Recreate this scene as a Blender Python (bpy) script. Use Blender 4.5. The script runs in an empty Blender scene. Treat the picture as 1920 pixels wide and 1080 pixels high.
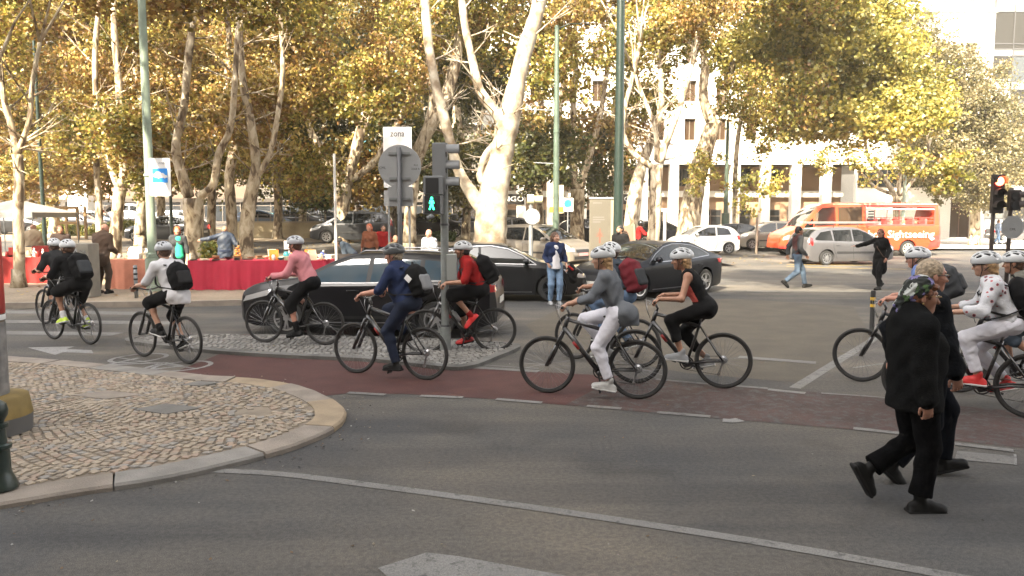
import bpy, bmesh, math, random
import numpy as np
from mathutils import Vector, Matrix, Euler
from math import sin, cos, tan, pi, radians, sqrt, atan2
random.seed(7); RNG = np.random.default_rng(7)
SC = bpy.context.scene
COL = SC.collection

# ------------------------------------------------------------------ camera
F = 1450.0; PITCH = math.atan(134.5/F); CH = 2.1
cam = bpy.data.cameras.new('camera'); camo = bpy.data.objects.new('camera', cam); COL.objects.link(camo)
camo.location = (0, 0, CH); camo.rotation_euler = (pi/2-PITCH, 0, 0)
cam.sensor_width = 36; cam.lens = F/1920*36; cam.clip_end = 1500; cam.clip_start = 0.05
SC.camera = camo
SC.render.resolution_x = 1024; SC.render.resolution_y = 576
# ------------------------------------------------------------------ world, sun, exposure
SUN_EL = radians(40); SUN_AZ = radians(205)      # azimuth from +Y clockwise: behind and a little left
w = bpy.data.worlds.new('World'); SC.world = w; w.use_nodes = True
nt = w.node_tree; nt.nodes.clear()
sky = nt.nodes.new('ShaderNodeTexSky'); sky.sky_type = 'NISHITA'; sky.sun_disc = False
sky.sun_elevation = SUN_EL; sky.sun_rotation = SUN_AZ; sky.air_density = 1.0; sky.dust_density = 5.0; sky.ozone_density = 0.4
bg = nt.nodes.new('ShaderNodeBackground'); bg.inputs[1].default_value = 0.15
wo = nt.nodes.new('ShaderNodeOutputWorld')
hs = nt.nodes.new('ShaderNodeHueSaturation'); hs.inputs['Saturation'].default_value = 0.28
wt = nt.nodes.new('ShaderNodeMix'); wt.data_type = 'RGBA'; wt.blend_type = 'MULTIPLY'; wt.inputs[0].default_value = 1; wt.inputs[7].default_value = (1, .97, .93, 1)
nt.links.new(sky.outputs[0], hs.inputs['Color']); nt.links.new(hs.outputs[0], wt.inputs[6]); nt.links.new(wt.outputs[2], bg.inputs[0]); nt.links.new(bg.outputs[0], wo.inputs[0])
sd = bpy.data.lights.new('sun', 'SUN'); sd.energy = 4.0; sd.angle = radians(0.6); sd.color = (1.0, 0.87, 0.66)
so = bpy.data.objects.new('sun', sd); COL.objects.link(so)
SUNV = Vector((sin(SUN_AZ)*cos(SUN_EL), cos(SUN_AZ)*cos(SUN_EL), sin(SUN_EL)))
so.rotation_euler = (-SUNV).to_track_quat('-Z', 'Y').to_euler(); so.location = (-10, -20, 30)
SC.view_settings.view_transform = 'Standard'; SC.view_settings.look = 'None'
SC.view_settings.exposure = 2.6; SC.view_settings.gamma = 1; SC.view_settings.use_curve_mapping = False
SC.cycles.max_bounces = 6; SC.cycles.diffuse_bounces = 3; SC.cycles.glossy_bounces = 3
SC.cycles.transmission_bounces = 4; SC.cycles.transparent_max_bounces = 8
SC.cycles.use_denoising = True; SC.cycles.sample_clamp_indirect = 6

# ------------------------------------------------------------------ site survey
def smooth(a, b, x):
    t = min(1, max(0, (x-a)/(b-a))); return t*t*(3-2*t)
def gz(x, y):
    """height of the ground: level junction, park rising gently to the back on the left"""
    return 0.026*max(0, y-19)*min(1, max(0, (16-x)/24)) if y < 75 else 0.026*56*min(1, max(0, (16-x)/24))
def ray(px, py):
    u = (px-960)/F; v = (540-py)/F
    return Vector((u, cos(PITCH)+v*sin(PITCH), -sin(PITCH)+v*cos(PITCH)))
def P(px, py, Y):
    d = ray(px, py); t = Y/d.y
    return Vector((d.x*t, Y, CH+d.z*t))
def G(px, py, dz=0.0):
    d = ray(px, py); y = 3.0
    lo = 2.0; hi = 2.0
    while hi < 140:
        t = hi/d.y
        if CH+d.z*t < gz(d.x*t, hi)+dz: break
        lo = hi; hi += 0.5
    for _ in range(30):
        m = (lo+hi)/2; t = m/d.y
        if CH+d.z*t < gz(d.x*t, m)+dz: hi = m
        else: lo = m
    t = lo/d.y
    return Vector((d.x*t, lo, gz(d.x*t, lo)+dz))

# ------------------------------------------------------------------ materials
MATS = {}
def mat(name, col, rough=0.7, metal=0.0, var=0.0, vscale=4.0, bump=0.0, bscale=30.0, coat=0.0, spec=None, emit=None, estr=0, coords='Object', col2=None, detail=4, sheen=0, trans=0, alpha=1):
    if name in MATS: return MATS[name]
    m = bpy.data.materials.new(name); m.use_nodes = True; MATS[name] = m
    n = m.node_tree; b = n.nodes['Principled BSDF']
    b.inputs['Base Color'].default_value = (*col, 1); b.inputs['Roughness'].default_value = rough
    b.inputs['Metallic'].default_value = metal
    if coat: b.inputs['Coat Weight'].default_value = coat; b.inputs['Coat Roughness'].default_value = 0.03
    if spec is not None: b.inputs['Specular IOR Level'].default_value = spec
    if sheen: b.inputs['Sheen Weight'].default_value = sheen
    if trans: b.inputs['Transmission Weight'].default_value = trans
    if alpha < 1: b.inputs['Alpha'].default_value = alpha
    if emit: b.inputs['Emission Color'].default_value = (*emit, 1); b.inputs['Emission Strength'].default_value = estr
    if var or bump or col2:
        tc = n.nodes.new('ShaderNodeTexCoord')
        if coords == 'Position':
            tc = n.nodes.new('ShaderNodeNewGeometry')
        if var or col2:
            no = n.nodes.new('ShaderNodeTexNoise'); no.inputs['Scale'].default_value = vscale; no.inputs['Detail'].default_value = detail
            n.links.new(tc.outputs[coords], no.inputs['Vector'])
            r = n.nodes.new('ShaderNodeValToRGB')
            c2 = col2 or tuple(min(1, c*(1+var)) for c in col); c1 = col if col2 else tuple(c*(1-var) for c in col)
            r.color_ramp.elements[0].position = 0.36; r.color_ramp.elements[1].position = 0.64
            r.color_ramp.elements[0].color = (*c1, 1); r.color_ramp.elements[1].color = (*c2, 1)
            n.links.new(no.outputs[0], r.inputs[0]); n.links.new(r.outputs[0], b.inputs['Base Color'])
        if bump:
            nb = n.nodes.new('ShaderNodeTexNoise'); nb.inputs['Scale'].default_value = bscale; nb.inputs['Detail'].default_value = 5
            n.links.new(tc.outputs[coords], nb.inputs['Vector'])
            bp = n.nodes.new('ShaderNodeBump'); bp.inputs['Strength'].default_value = bump; bp.inputs['Distance'].default_value = 0.02
            n.links.new(nb.outputs[0], bp.inputs['Height']); n.links.new(bp.outputs[0], b.inputs['Normal'])
    return m
def nd(m, t, **kw):
    x = m.node_tree.nodes.new(t)
    for k, v in kw.items(): setattr(x, k, v)
    return x

# ------------------------------------------------------------------ objects and tags
def link(o, parent=None):
    COL.objects.link(o)
    if parent is not None: o.parent = parent
    return o
def tag(o, label=None, cat=None, group=None, kind=None):
    if label: o['label'] = label
    if cat: o['category'] = cat
    if group: o['group'] = group
    if kind: o['kind'] = kind
    return o
def thing(name, label, cat, loc=(0, 0, 0), rz=0, group=None, parent=None):
    o = bpy.data.objects.new(name, None); o.empty_display_size = 0.2
    o.location = loc; o.rotation_euler = (0, 0, rz); link(o, parent)
    return tag(o, label, cat, group)
def mesh_obj(name, verts, faces, m, parent=None, smooth_=False, loc=None, mats=None, mi=None):
    me = bpy.data.meshes.new(name); me.from_pydata([tuple(v) for v in verts], [], faces); me.update()
    if mats:
        for k in mats: me.materials.append(k)
        if mi is not None: me.polygons.foreach_set('material_index', mi)
    else: me.materials.append(m)
    if smooth_: me.polygons.foreach_set('use_smooth', [True]*len(me.polygons))
    o = bpy.data.objects.new(name, me); link(o, parent)
    if loc is not None: o.location = loc
    return o
def copy_tree(o, parent=None, loc=None, rz=None, label=None):
    c = o.copy(); COL.objects.link(c); c.parent = parent
    if loc is not None: c.location = loc
    if rz is not None: c.rotation_euler = (0, 0, rz)
    if label: c['label'] = label
    for ch in list(o.children): copy_tree(ch, c)
    return c

class MB:
    """collects shapes for one mesh object"""
    def __init__(s): s.v = []; s.f = []; s.mi = []; s.cm = 0
    def add(s, vs, fs, M=None):
        o = len(s.v)
        s.v += [tuple(M @ Vector(v)) if M is not None else tuple(v) for v in vs]
        s.f += [[i+o for i in f] for f in fs]; s.mi += [s.cm]*len(fs); return s
    def box(s, a, b, M=None, bev=0.0):
        x0, y0, z0 = a; x1, y1, z1 = b
        if bev:
            e = bev; vs = []
            for z, ee in ((z0, e), (z0+e, 0), (z1-e, 0), (z1, e)):
                vs += [(x0+ee, y0+ee, z), (x1-ee, y0+ee, z), (x1-ee, y1-ee, z), (x0+ee, y1-ee, z)]
            fs = [(3, 2, 1, 0), (12, 13, 14, 15)]
            for k in range(3):
                for i in range(4):
                    j = (i+1) % 4; fs.append((k*4+i, k*4+j, k*4+4+j, k*4+4+i))
            return s.add(vs, fs, M)
        vs = [(x0, y0, z0), (x1, y0, z0), (x1, y1, z0), (x0, y1, z0), (x0, y0, z1), (x1, y0, z1), (x1, y1, z1), (x0, y1, z1)]
        return s.add(vs, [(3, 2, 1, 0), (4, 5, 6, 7), (0, 1, 5, 4), (1, 2, 6, 5), (2, 3, 7, 6), (3, 0, 4, 7)], M)
    def prism(s, pts, z0, z1, M=None):
        n = len(pts)
        vs = [(p[0], p[1], z0) for p in pts]+[(p[0], p[1], z1) for p in pts]
        fs = [tuple(range(n))[::-1], tuple(range(n, 2*n))]+[(i, (i+1) % n, n+(i+1) % n, n+i) for i in range(n)]
        return s.add(vs, fs, M)
    def tube(s, pts, rad, n=8, M=None, caps=True, flat=None):
        pts = [Vector(p) for p in pts]
        if not hasattr(rad, '__len__'): rad = [rad]*len(pts)
        vs = []; fs = []; up = None
        for i, p in enumerate(pts):
            t = (pts[min(i+1, len(pts)-1)]-pts[max(i-1, 0)]).normalized()
            if up is None: up = Vector((0, 0, 1)) if abs(t.z) < .9 else Vector((1, 0, 0))
            a = t.cross(up).normalized(); b = a.cross(t).normalized(); up = b
            for k in range(n):
                th = 2*pi*k/n; vs.append(p+(a*cos(th)+b*sin(th)*(flat or 1))*rad[i])
        for i in range(len(pts)-1):
            for k in range(n):
                j = (k+1) % n; fs.append((i*n+k, i*n+j, (i+1)*n+j, (i+1)*n+k))
        if caps: fs += [tuple(range(n))[::-1], tuple(range((len(pts)-1)*n, len(pts)*n))]
        return s.add(vs, fs, M)
    def lathe(s, prof, n=16, M=None, axis='Z', caps=True, a0=0, a1=2*pi):
        vs = []; fs = []; full = abs(a1-a0-2*pi) < 1e-6; m = n if full else n+1
        for r, z in prof:
            for k in range(m):
                th = a0+(a1-a0)*k/n; x, y = r*cos(th), r*sin(th)
                vs.append((x, y, z) if axis == 'Z' else ((x, z, y) if axis == 'Y' else (z, x, y)))
        for i in range(len(prof)-1):
            for k in range(n):
                j = (k+1) % m; fs.append((i*m+k, i*m+j, (i+1)*m+j, (i+1)*m+k))
        if caps and full:
            fs += [tuple(range(m))[::-1], tuple(range((len(prof)-1)*m, len(prof)*m))]
        return s.add(vs, fs, M)
    def torus(s, R, r, N=48, n=8, M=None, flat=1.0):
        vs = []; fs = []
        for i in range(N):
            a = 2*pi*i/N
            for k in range(n):
                b = 2*pi*k/n; rr = R+r*cos(b); vs.append((rr*cos(a), r*flat*sin(b), rr*sin(a)))
        for i in range(N):
            for k in range(n):
                fs.append((i*n+k, i*n+(k+1) % n, ((i+1) % N)*n+(k+1) % n, ((i+1) % N)*n+k))
        return s.add(vs, fs, M)
    def sphere(s, c, r, n=12, m=8, M=None, sc=(1, 1, 1)):
        vs = []; fs = []
        for i in range(m+1):
            ph = pi*i/m
            for k in range(n):
                th = 2*pi*k/n
                vs.append((c[0]+r*sc[0]*sin(ph)*cos(th), c[1]+r*sc[1]*sin(ph)*sin(th), c[2]+r*sc[2]*cos(ph)))
        for i in range(m):
            for k in range(n):
                j = (k+1) % n; fs.append((i*n+k, (i+1)*n+k, (i+1)*n+j, i*n+j))
        return s.add(vs, fs, M)
    def build(s, name, m, parent=None, sm=False, auto=None, loc=None, mats=None):
        o = mesh_obj(name, s.v, s.f, m, parent, sm, loc, mats, s.mi if mats else None)
        if auto:
            me = o.data; bm = bmesh.new(); bm.from_mesh(me)
            bmesh.ops.remove_doubles(bm, verts=bm.verts, dist=1e-5)
            bmesh.ops.recalc_face_normals(bm, faces=bm.faces)
            for e in bm.edges:
                if len(e.link_faces) == 2: e.smooth = e.calc_face_angle(0) < radians(auto)
            for f_ in bm.faces: f_.smooth = True
            bm.to_mesh(me); bm.free()
        return o
def text(body, size, m, parent, loc, rot, ext=0.004, align='CENTER', name='lettering', xs=1.0):
    c = bpy.data.curves.new(name, 'FONT'); c.body = body; c.size = size; c.extrude = ext; c.align_x = align; c.align_y = 'CENTER'
    c.resolution_u = 2; c.materials.append(m)
    o = bpy.data.objects.new(name, c); link(o, parent); o.location = loc; o.rotation_euler = rot; o.scale = (xs, 1, 1)
    return o
def rot_to(a, b):
    d = (Vector(b)-Vector(a)); q = d.to_track_quat('Z', 'Y')
    return Matrix.Translation(a) @ q.to_matrix().to_4x4()

# ------------------------------------------------------------------ organic shapes: distance fields meshed with surface nets
def snets(fn, lo, hi, h):
    lo = np.array(lo, float); n = np.ceil((np.array(hi)-lo)/h).astype(int)+1
    ax = [lo[i]+h*np.arange(n[i]) for i in range(3)]
    X, Y, Z = np.meshgrid(*ax, indexing='ij')
    V = fn(np.stack([X, Y, Z], -1).reshape(-1, 3).astype(np.float32)).reshape(n)
    S = V < 0
    c = n-1
    cor = [(i, j, k) for i in (0, 1) for j in (0, 1) for k in (0, 1)]
    cnt = sum(S[i:i+c[0], j:j+c[1], k:k+c[2]].astype(np.int8) for i, j, k in cor)
    act = (cnt > 0) & (cnt < 8)
    acc = np.zeros(tuple(c)+(3,)); num = np.zeros(tuple(c))
    for a in range(3):
        for u in (0, 1):
            for v in (0, 1):
                o0 = [0, 0, 0]; o1 = [0, 0, 0]; b1, b2 = [q for q in range(3) if q != a]
                o0[b1] = u; o0[b2] = v; o1[:] = o0; o1[a] = 1
                A = V[o0[0]:o0[0]+c[0], o0[1]:o0[1]+c[1], o0[2]:o0[2]+c[2]]
                B = V[o1[0]:o1[0]+c[0], o1[1]:o1[1]+c[1], o1[2]:o1[2]+c[2]]
                cr = (A < 0) != (B < 0)
                d = A-B; d = np.where(np.abs(d) < 1e-9, 1e-9, d)
                t = np.where(cr, A/d, 0)
                for q in range(3):
                    acc[..., q] += np.where(cr, t if q == a else o0[q], 0)
                num += cr
    idx = -np.ones(tuple(c), int); ids = np.argwhere(act); idx[act] = np.arange(len(ids))
    vs = lo+h*(ids+acc[act]/num[act][:, None])
    fs = []
    for a in range(3):
        b, d = (a+1) % 3, (a+2) % 3
        s0 = [slice(None)]*3; s1 = [slice(None)]*3
        s0[a] = slice(0, n[a]-1); s1[a] = slice(1, n[a])
        e = S[tuple(s0)] != S[tuple(s1)]
        sub = [slice(None)]*3; sub[b] = slice(1, n[b]-1); sub[d] = slice(1, n[d]-1)
        q = np.argwhere(e[tuple(sub)]); 
        if len(q) == 0: continue
        q[:, b] += 1; q[:, d] += 1
        ins = S[tuple(q.T)]
        def I(db, dd):
            r = q.copy(); r[:, b] -= db; r[:, d] -= dd; return idx[tuple(r.T)]
        quad = np.stack([I(1, 1), I(0, 1), I(0, 0), I(1, 0)], 1)
        quad[~ins] = quad[~ins][:, ::-1]
        fs.append(quad)
    fs = np.concatenate(fs) if fs else np.zeros((0, 4), int)
    fs = fs[(fs >= 0).all(1)]
    return vs, fs
class S:
    """a smooth union of tapered limbs and lumps"""
    def __init__(s, k=0.03): s.p = []; s.k = k; s.sub = []; s.lo = np.full(3, 9e9); s.hi = -s.lo; s.noise = None
    def _b(s, c, r):
        c = np.array(c, float); s.lo = np.minimum(s.lo, c-r); s.hi = np.maximum(s.hi, c+r)
    def cone(s, a, b, ra, rb, k=None, flat=None, cut=False):
        a = np.array(a, np.float32); b = np.array(b, np.float32); ba = b-a; L = float(ba@ba)+1e-9
        if flat is not None: fd = np.array(flat[0], np.float32); fd = fd/np.linalg.norm(fd); fk = flat[1]
        def f(p):
            q = p-a; t = np.clip(q@ba/L, 0, 1); d = q-t[:, None]*ba; r = ra+(rb-ra)*t
            if flat is not None:
                c = d@fd; d = d+(c*(1/fk-1))[:, None]*fd
            return (np.sqrt((d*d).sum(1))-r)*(min(1, flat[1]) if flat else 1)
        (s.sub if cut else s.p).append((f, s.k if k is None else k))
        if not cut: m = max(1, flat[1]) if flat else 1; s._b(a, ra*m); s._b(b, rb*m)
        return s
    def ell(s, c, r, R=None, k=None, cut=False):
        c = np.array(c, np.float32); r = np.array(r, np.float32); mn = float(r.min())
        Rm = np.array(R, np.float32) if R is not None else None
        def f(p):
            q = p-c
            if Rm is not None: q = q@Rm
            n = np.sqrt(((q/r)**2).sum(1)); g = np.sqrt(((q/r**2)**2).sum(1))+1e-9
            return n*(n-1)/g
        (s.sub if cut else s.p).append((f, s.k if k is None else k))
        if not cut: s._b(c, float(r.max()))
        return s
    def box(s, c, hx, R=None, rd=0.01, k=None, cut=False):
        c = np.array(c, np.float32); hx = np.array(hx, np.float32)-rd
        Rm = np.array(R, np.float32) if R is not None else None
        def f(p):
            q = p-c
            if Rm is not None: q = q@Rm
            q = np.abs(q)-hx
            return np.sqrt((np.maximum(q, 0)**2).sum(1))+np.minimum(q.max(1), 0)-rd
        (s.sub if cut else s.p).append((f, s.k if k is None else k))
        if not cut: s._b(c, float(np.linalg.norm(hx))+rd)
        return s
    def ev(s, P_):
        d = None
        for f, k in s.p:
            e = f(P_)
            if d is None: d = e
            elif k <= 0: d = np.minimum(d, e)
            else:
                h = np.clip(0.5+0.5*(d-e)/k, 0, 1); d = d*(1-h)+e*h-k*h*(1-h)
        for f, k in s.sub:
            e = -f(P_)
            if k <= 0: d = np.maximum(d, e)
            else:
                h = np.clip(0.5-0.5*(d-e)/k, 0, 1); d = d*(1-h)+e*h+k*h*(1-h)
        if s.noise:
            am, sc, seed = s.noise; x, y, z = (P_*sc+seed).T
            d = d+am*(np.sin(x*1.3+2*np.sin(z*.7+y))*np.sin(z*2.1+1.7*np.sin(y*1.1))+.5*np.sin(y*2.7+z*3.1+2*np.sin(x*1.9)))
        return d
    def mesh(s, h):
        if not s.p: return np.zeros((0, 3)), np.zeros((0, 4), int)
        return snets(s.ev, s.lo-2.5*h-.01, s.hi+2.5*h+.01, h)
def sdf_obj(name, items, m, parent, col=None):
    """items: list of (S, voxel); joined into one mesh"""
    V = []; Fc = []; o = 0
    for s, h in items:
        v, f = s.mesh(h)
        if len(v) == 0: continue
        V.append(v); Fc.append(f+o); o += len(v)
    V = np.concatenate(V); Fc = np.concatenate(Fc)
    me = bpy.data.meshes.new(name); me.from_pydata(V.tolist(), [], Fc.tolist()); me.update()
    me.materials.append(m); me.polygons.foreach_set('use_smooth', np.ones(len(Fc), bool))
    ob = bpy.data.objects.new(name, me); link(ob, parent); return ob
# ================================================================== GROUND
def asphalt_mat():
    m = mat('asphalt', (.05, .05, .05), rough=.82); n = m.node_tree; b = n.nodes['Principled BSDF']
    g = nd(m, 'ShaderNodeNewGeometry')
    def noise(sc, det=5, stretch=None):
        x = nd(m, 'ShaderNodeTexNoise'); x.inputs['Scale'].default_value = sc; x.inputs['Detail'].default_value = det
        if stretch:
            mp = nd(m, 'ShaderNodeMapping'); mp.inputs['Scale'].default_value = stretch; mp.inputs['Rotation'].default_value = (0, 0, radians(20))
            n.links.new(g.outputs['Position'], mp.inputs[0]); n.links.new(mp.outputs[0], x.inputs['Vector'])
        else: n.links.new(g.outputs['Position'], x.inputs['Vector'])
        return x
    def ramp(src, p0, c0, p1, c1):
        r = nd(m, 'ShaderNodeValToRGB'); e = r.color_ramp.elements
        e[0].position = p0; e[1].position = p1; e[0].color = (*c0, 1); e[1].color = (*c1, 1)
        n.links.new(src, r.inputs[0]); return r
    def mix(f, a, b_, mode='MIX'):
        x = nd(m, 'ShaderNodeMix'); x.data_type = 'RGBA'; x.blend_type = mode
        if hasattr(f, 'is_linked'): n.links.new(f, x.inputs[0])
        else: x.inputs[0].default_value = f
        n.links.new(a, x.inputs[6]); n.links.new(b_, x.inputs[7]); return x.outputs[2]
    big = ramp(noise(.30, 7).outputs[0], .40, (.046, .047, .048), .60, (.092, .084, .072))
    worn = ramp(noise(1.0, 7, (.16, 1.5, 1)).outputs[0], .42, (.76, .76, .78), .60, (1.18, 1.15, 1.10))
    c = mix(1.0, big.outputs[0], worn.outputs[0], 'MULTIPLY')
    agg = ramp(noise(160, 2).outputs[0], .33, (.42, .42, .43), .68, (1.75, 1.72, 1.68))
    c = mix(1.0, c, agg.outputs[0], 'MULTIPLY')
    agg2 = ramp(noise(28, 3).outputs[0], .36, (.78, .78, .79), .62, (1.16, 1.15, 1.13))
    c = mix(1.0, c, agg2.outputs[0], 'MULTIPLY')
    # old oil and tyre stains
    st = ramp(noise(.9, 7).outputs[0], .56, (1, 1, 1), .72, (.62, .61, .60)); c = mix(1.0, c, st.outputs[0], 'MULTIPLY')
    n.links.new(c, b.inputs['Base Color'])
    nb = noise(120, 3); bp = nd(m, 'ShaderNodeBump'); bp.inputs['Strength'].default_value = .55; bp.inputs['Distance'].default_value = .006
    n.links.new(nb.outputs[0], bp.inputs['Height']); n.links.new(bp.outputs[0], b.inputs['Normal'])
    return m
ASPH = asphalt_mat()
def variant(name, c0, c1, rough=.8, sc=.8, agg=140, amt=.35, bump=.4, wear=None):
    m = mat(name, c0, rough=rough); n = m.node_tree; b = n.nodes['Principled BSDF']
    g = nd(m, 'ShaderNodeNewGeometry')
    a = nd(m, 'ShaderNodeTexNoise'); a.inputs['Scale'].default_value = sc; a.inputs['Detail'].default_value = 8; n.links.new(g.outputs['Position'], a.inputs['Vector'])
    r = nd(m, 'ShaderNodeValToRGB'); r.color_ramp.elements[0].position = .36; r.color_ramp.elements[1].position = .66
    r.color_ramp.elements[0].color = (*c0, 1); r.color_ramp.elements[1].color = (*c1, 1); n.links.new(a.outputs[0], r.inputs[0])
    k = nd(m, 'ShaderNodeTexNoise'); k.inputs['Scale'].default_value = agg; k.inputs['Detail'].default_value = 3; n.links.new(g.outputs['Position'], k.inputs['Vector'])
    r2 = nd(m, 'ShaderNodeValToRGB'); r2.color_ramp.elements[0].position = .35; r2.color_ramp.elements[1].position = .66
    r2.color_ramp.elements[0].color = (1-amt,)*3+(1,); r2.color_ramp.elements[1].color = (1+amt*.8,)*3+(1,); n.links.new(k.outputs[0], r2.inputs[0])
    x = nd(m, 'ShaderNodeMix'); x.data_type = 'RGBA'; x.blend_type = 'MULTIPLY'; x.inputs[0].default_value = 1
    n.links.new(r.outputs[0], x.inputs[6]); n.links.new(r2.outputs[0], x.inputs[7]); out = x.outputs[2]
    if wear:     # worn paint: the asphalt shows through
        wn = nd(m, 'ShaderNodeTexNoise'); wn.inputs['Scale'].default_value = 9; wn.inputs['Detail'].default_value = 9; wn.inputs['Roughness'].default_value = .75
        n.links.new(g.outputs['Position'], wn.inputs['Vector'])
        wr = nd(m, 'ShaderNodeValToRGB'); wr.color_ramp.elements[0].position = wear; wr.color_ramp.elements[1].position = wear+.1
        n.links.new(wn.outputs[0], wr.inputs[0])
        y = nd(m, 'ShaderNodeMix'); y.data_type = 'RGBA'; n.links.new(wr.outputs[0], y.inputs[0]); n.links.new(out, y.inputs[6]); y.inputs[7].default_value = (.062, .06, .058, 1); out = y.outputs[2]
    n.links.new(out, b.inputs['Base Color'])
    if bump:
        bp = nd(m, 'ShaderNodeBump'); bp.inputs['Strength'].default_value = bump; bp.inputs['Distance'].default_value = .006
        n.links.new(k.outputs[0], bp.inputs['Height']); n.links.new(bp.outputs[0], b.inputs['Normal'])
    return m
PAINT = variant('road_paint', (.135, .132, .125), (.19, .187, .178), wear=.54)
PAINTB = variant('road_paint_bright', (.17, .17, .165), (.25, .245, .24), wear=.54)
PAINTY = variant('road_paint_yellow', (.5, .33, .06), (.62, .42, .09), wear=.6)
RED = variant('red_lane', (.048, .0135, .0115), (.070, .023, .019), sc=2.2, agg=110, amt=.3, wear=.60)
PATCH = variant('asphalt_glow_patch', (.064, .055, .042), (.088, .075, .056), sc=1.6, agg=110, amt=.4)

# one sheet to the horizon
xs = sorted(set([-900, -400, -200, -120] + [i*2.0 for i in range(-45, 46)] + [120, 200, 400, 900]))
ys = sorted(set([-300, -60] + [i*2.0 for i in range(-10, 45)] + [100, 140, 220, 400, 1200]))
vs = [(x, y, gz(x, y)) for y in ys for x in xs]; nx = len(xs)
fs = [(j*nx+i, j*nx+i+1, (j+1)*nx+i+1, (j+1)*nx+i) for j in range(len(ys)-1) for i in range(nx-1)]
ground = tag(mesh_obj('road', vs, fs, ASPH, smooth_=True), kind='structure')

def sheet(name, pts, m, dz, dens=None, kind='structure', parent=None):
    """a thin sheet following the ground"""
    bm = bmesh.new(); f = bm.faces.new([bm.verts.new((p[0], p[1], 0)) for p in pts])
    if f.normal.z < 0 or True:
        bmesh.ops.triangulate(bm, faces=[f])
    if dens:
        X = [p[0] for p in pts]; Y = [p[1] for p in pts]
        for ax, lo, hi in ((0, min(X), max(X)), (1, min(Y), max(Y))):
            t = math.ceil(lo/dens)*dens
            while t < hi:
                co = [0, 0, 0]; no = [0, 0, 0]; co[ax] = t; no[ax] = 1
                bmesh.ops.bisect_plane(bm, geom=bm.verts[:]+bm.edges[:]+bm.faces[:], plane_co=co, plane_no=no); t += dens
    for v in bm.verts: v.co.z = gz(v.co.x, v.co.y)+dz
    bmesh.ops.recalc_face_normals(bm, faces=bm.faces)
    if sum(f.normal.z for f in bm.faces) < 0: bmesh.ops.reverse_faces(bm, faces=bm.faces)
    me = bpy.data.meshes.new(name); bm.to_mesh(me); bm.free(); me.materials.append(m)
    o = bpy.data.objects.new(name, me); link(o, parent)
    if kind and parent is None: o['kind'] = kind
    return o
def gp(lst, dz=0): return [G(x, y, dz) for x, y in lst]
def spline(pts, n=6):
    out = []
    for i in range(len(pts)-1):
        p0 = pts[max(i-1, 0)]; p1 = pts[i]; p2 = pts[i+1]; p3 = pts[min(i+2, len(pts)-1)]
        for k in range(n):
            t = k/n
            out.append(0.5*((2*p1)+(-p0+p2)*t+(2*p0-5*p1+4*p2-p3)*t*t+(-p0+3*p1-3*p2+p3)*t**3))
    out.append(pts[-1]); return out
def stripe(name, px, wid, m, dz=.0045, parent=None, taper=None):
    c = spline(gp(px)); L = []; R = []
    for i, p in enumerate(c):
        t = (c[min(i+1, len(c)-1)]-c[max(i-1, 0)]); t.z = 0; t.normalize(); nrm = Vector((-t.y, t.x, 0))
        wv = wid if not hasattr(wid, '__len__') else wid[0]+(wid[1]-wid[0])*i/(len(c)-1)
        L.append(p+nrm*wv/2); R.append(p-nrm*wv/2)
    vs = [(p.x, p.y, gz(p.x, p.y)+dz) for q in zip(L, R) for p in q]
    fs = [(2*i, 2*i+1, 2*i+3, 2*i+2) for i in range(len(c)-1)]
    o = mesh_obj(name, vs, fs, m, parent)
    if parent is None: o['kind'] = 'structure'
    return o

# browner asphalt, a reflected glow put into its colour, and the red cycle lane
sheet('road_glow_patch', gp([(1085, 562), (1380, 560), (1600, 575), (1640, 640), (1500, 720), (1480, 716), (1290, 700), (1040, 655), (985, 610)]), PATCH, .002)
RED2 = variant('red_lane_worn', (.036, .020, .018), (.068, .036, .031), sc=1.8, agg=90, amt=.4, wear=.49)
sheet('cycle_lane', gp([(425, 659), (330, 697), (405, 722), (560, 748), (650, 738), (760, 739), (930, 749), (1060, 760), (1160, 706), (1000, 697), (860, 690), (700, 676), (560, 667)]), RED, .0035)
sheet('cycle_lane', gp([(1060, 760), (1240, 776), (1600, 806), (1990, 848), (2600, 922), (3600, 1060), (3600, 925), (2500, 828), (1920, 773), (1500, 733), (1250, 714), (1160, 706)]), RED2, .0035)
for a, b in (((652, 737), (722, 741)), ((788, 743), (868, 746)), ((930, 749), (1016, 756)), ((1100, 762), (1165, 767)), ((1232, 774), (1332, 782)), ((1600, 804), (1730, 818)), ((1790, 833), (1900, 846))):
    stripe('lane_dash', [a, ((a[0]+b[0])/2, (a[1]+b[1])/2), b], .10, PAINT, .0075)
stripe('lane_mark', [(1355, 789), (1372, 790), (1388, 788)], .14, PAINTB, .0075)
for pts, wd in (([(862, 688), (930, 692), (1010, 697)], .16), ([(905, 685), (960, 689), (1010, 692)], .06), ([(1230, 712), (1320, 720), (1440, 729)], .09), ([(1440, 731), (1480, 735), (1510, 738)], .11), ([(1540, 738), (1640, 745), (1720, 752)], .06), ([(1385, 670), (1450, 675), (1530, 681)], .2)):
    stripe('lane_line', pts, wd, PAINT, .0075)
stripe('guide_line', [(335, 880), (520, 889), (700, 911), (900, 938), (1200, 982), (1500, 1030), (1900, 1102)], .105, PAINT, .0045)
sheet('road_mark_block', gp([(708, 1066), (800, 1037), (860, 1044), (1090, 1086), (1050, 1180), (780, 1130)]), PAINT, .0045)
sheet('road_mark_plate', gp([(1795, 846), (1903, 856), (1903, 872), (1790, 862)]), PAINT, .0045)
stripe('plate_edge', [(1903, 853), (1904, 863), (1904, 873)], .02, PAINTB, .0075)
stripe('hatch_line', [(1645, 632), (1580, 672), (1490, 728)], .14, PAINT, .0045)
stripe('hatch_line', [(1780, 690), (1690, 680), (1600, 690)], .05, PAINTB, .0048)
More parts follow.
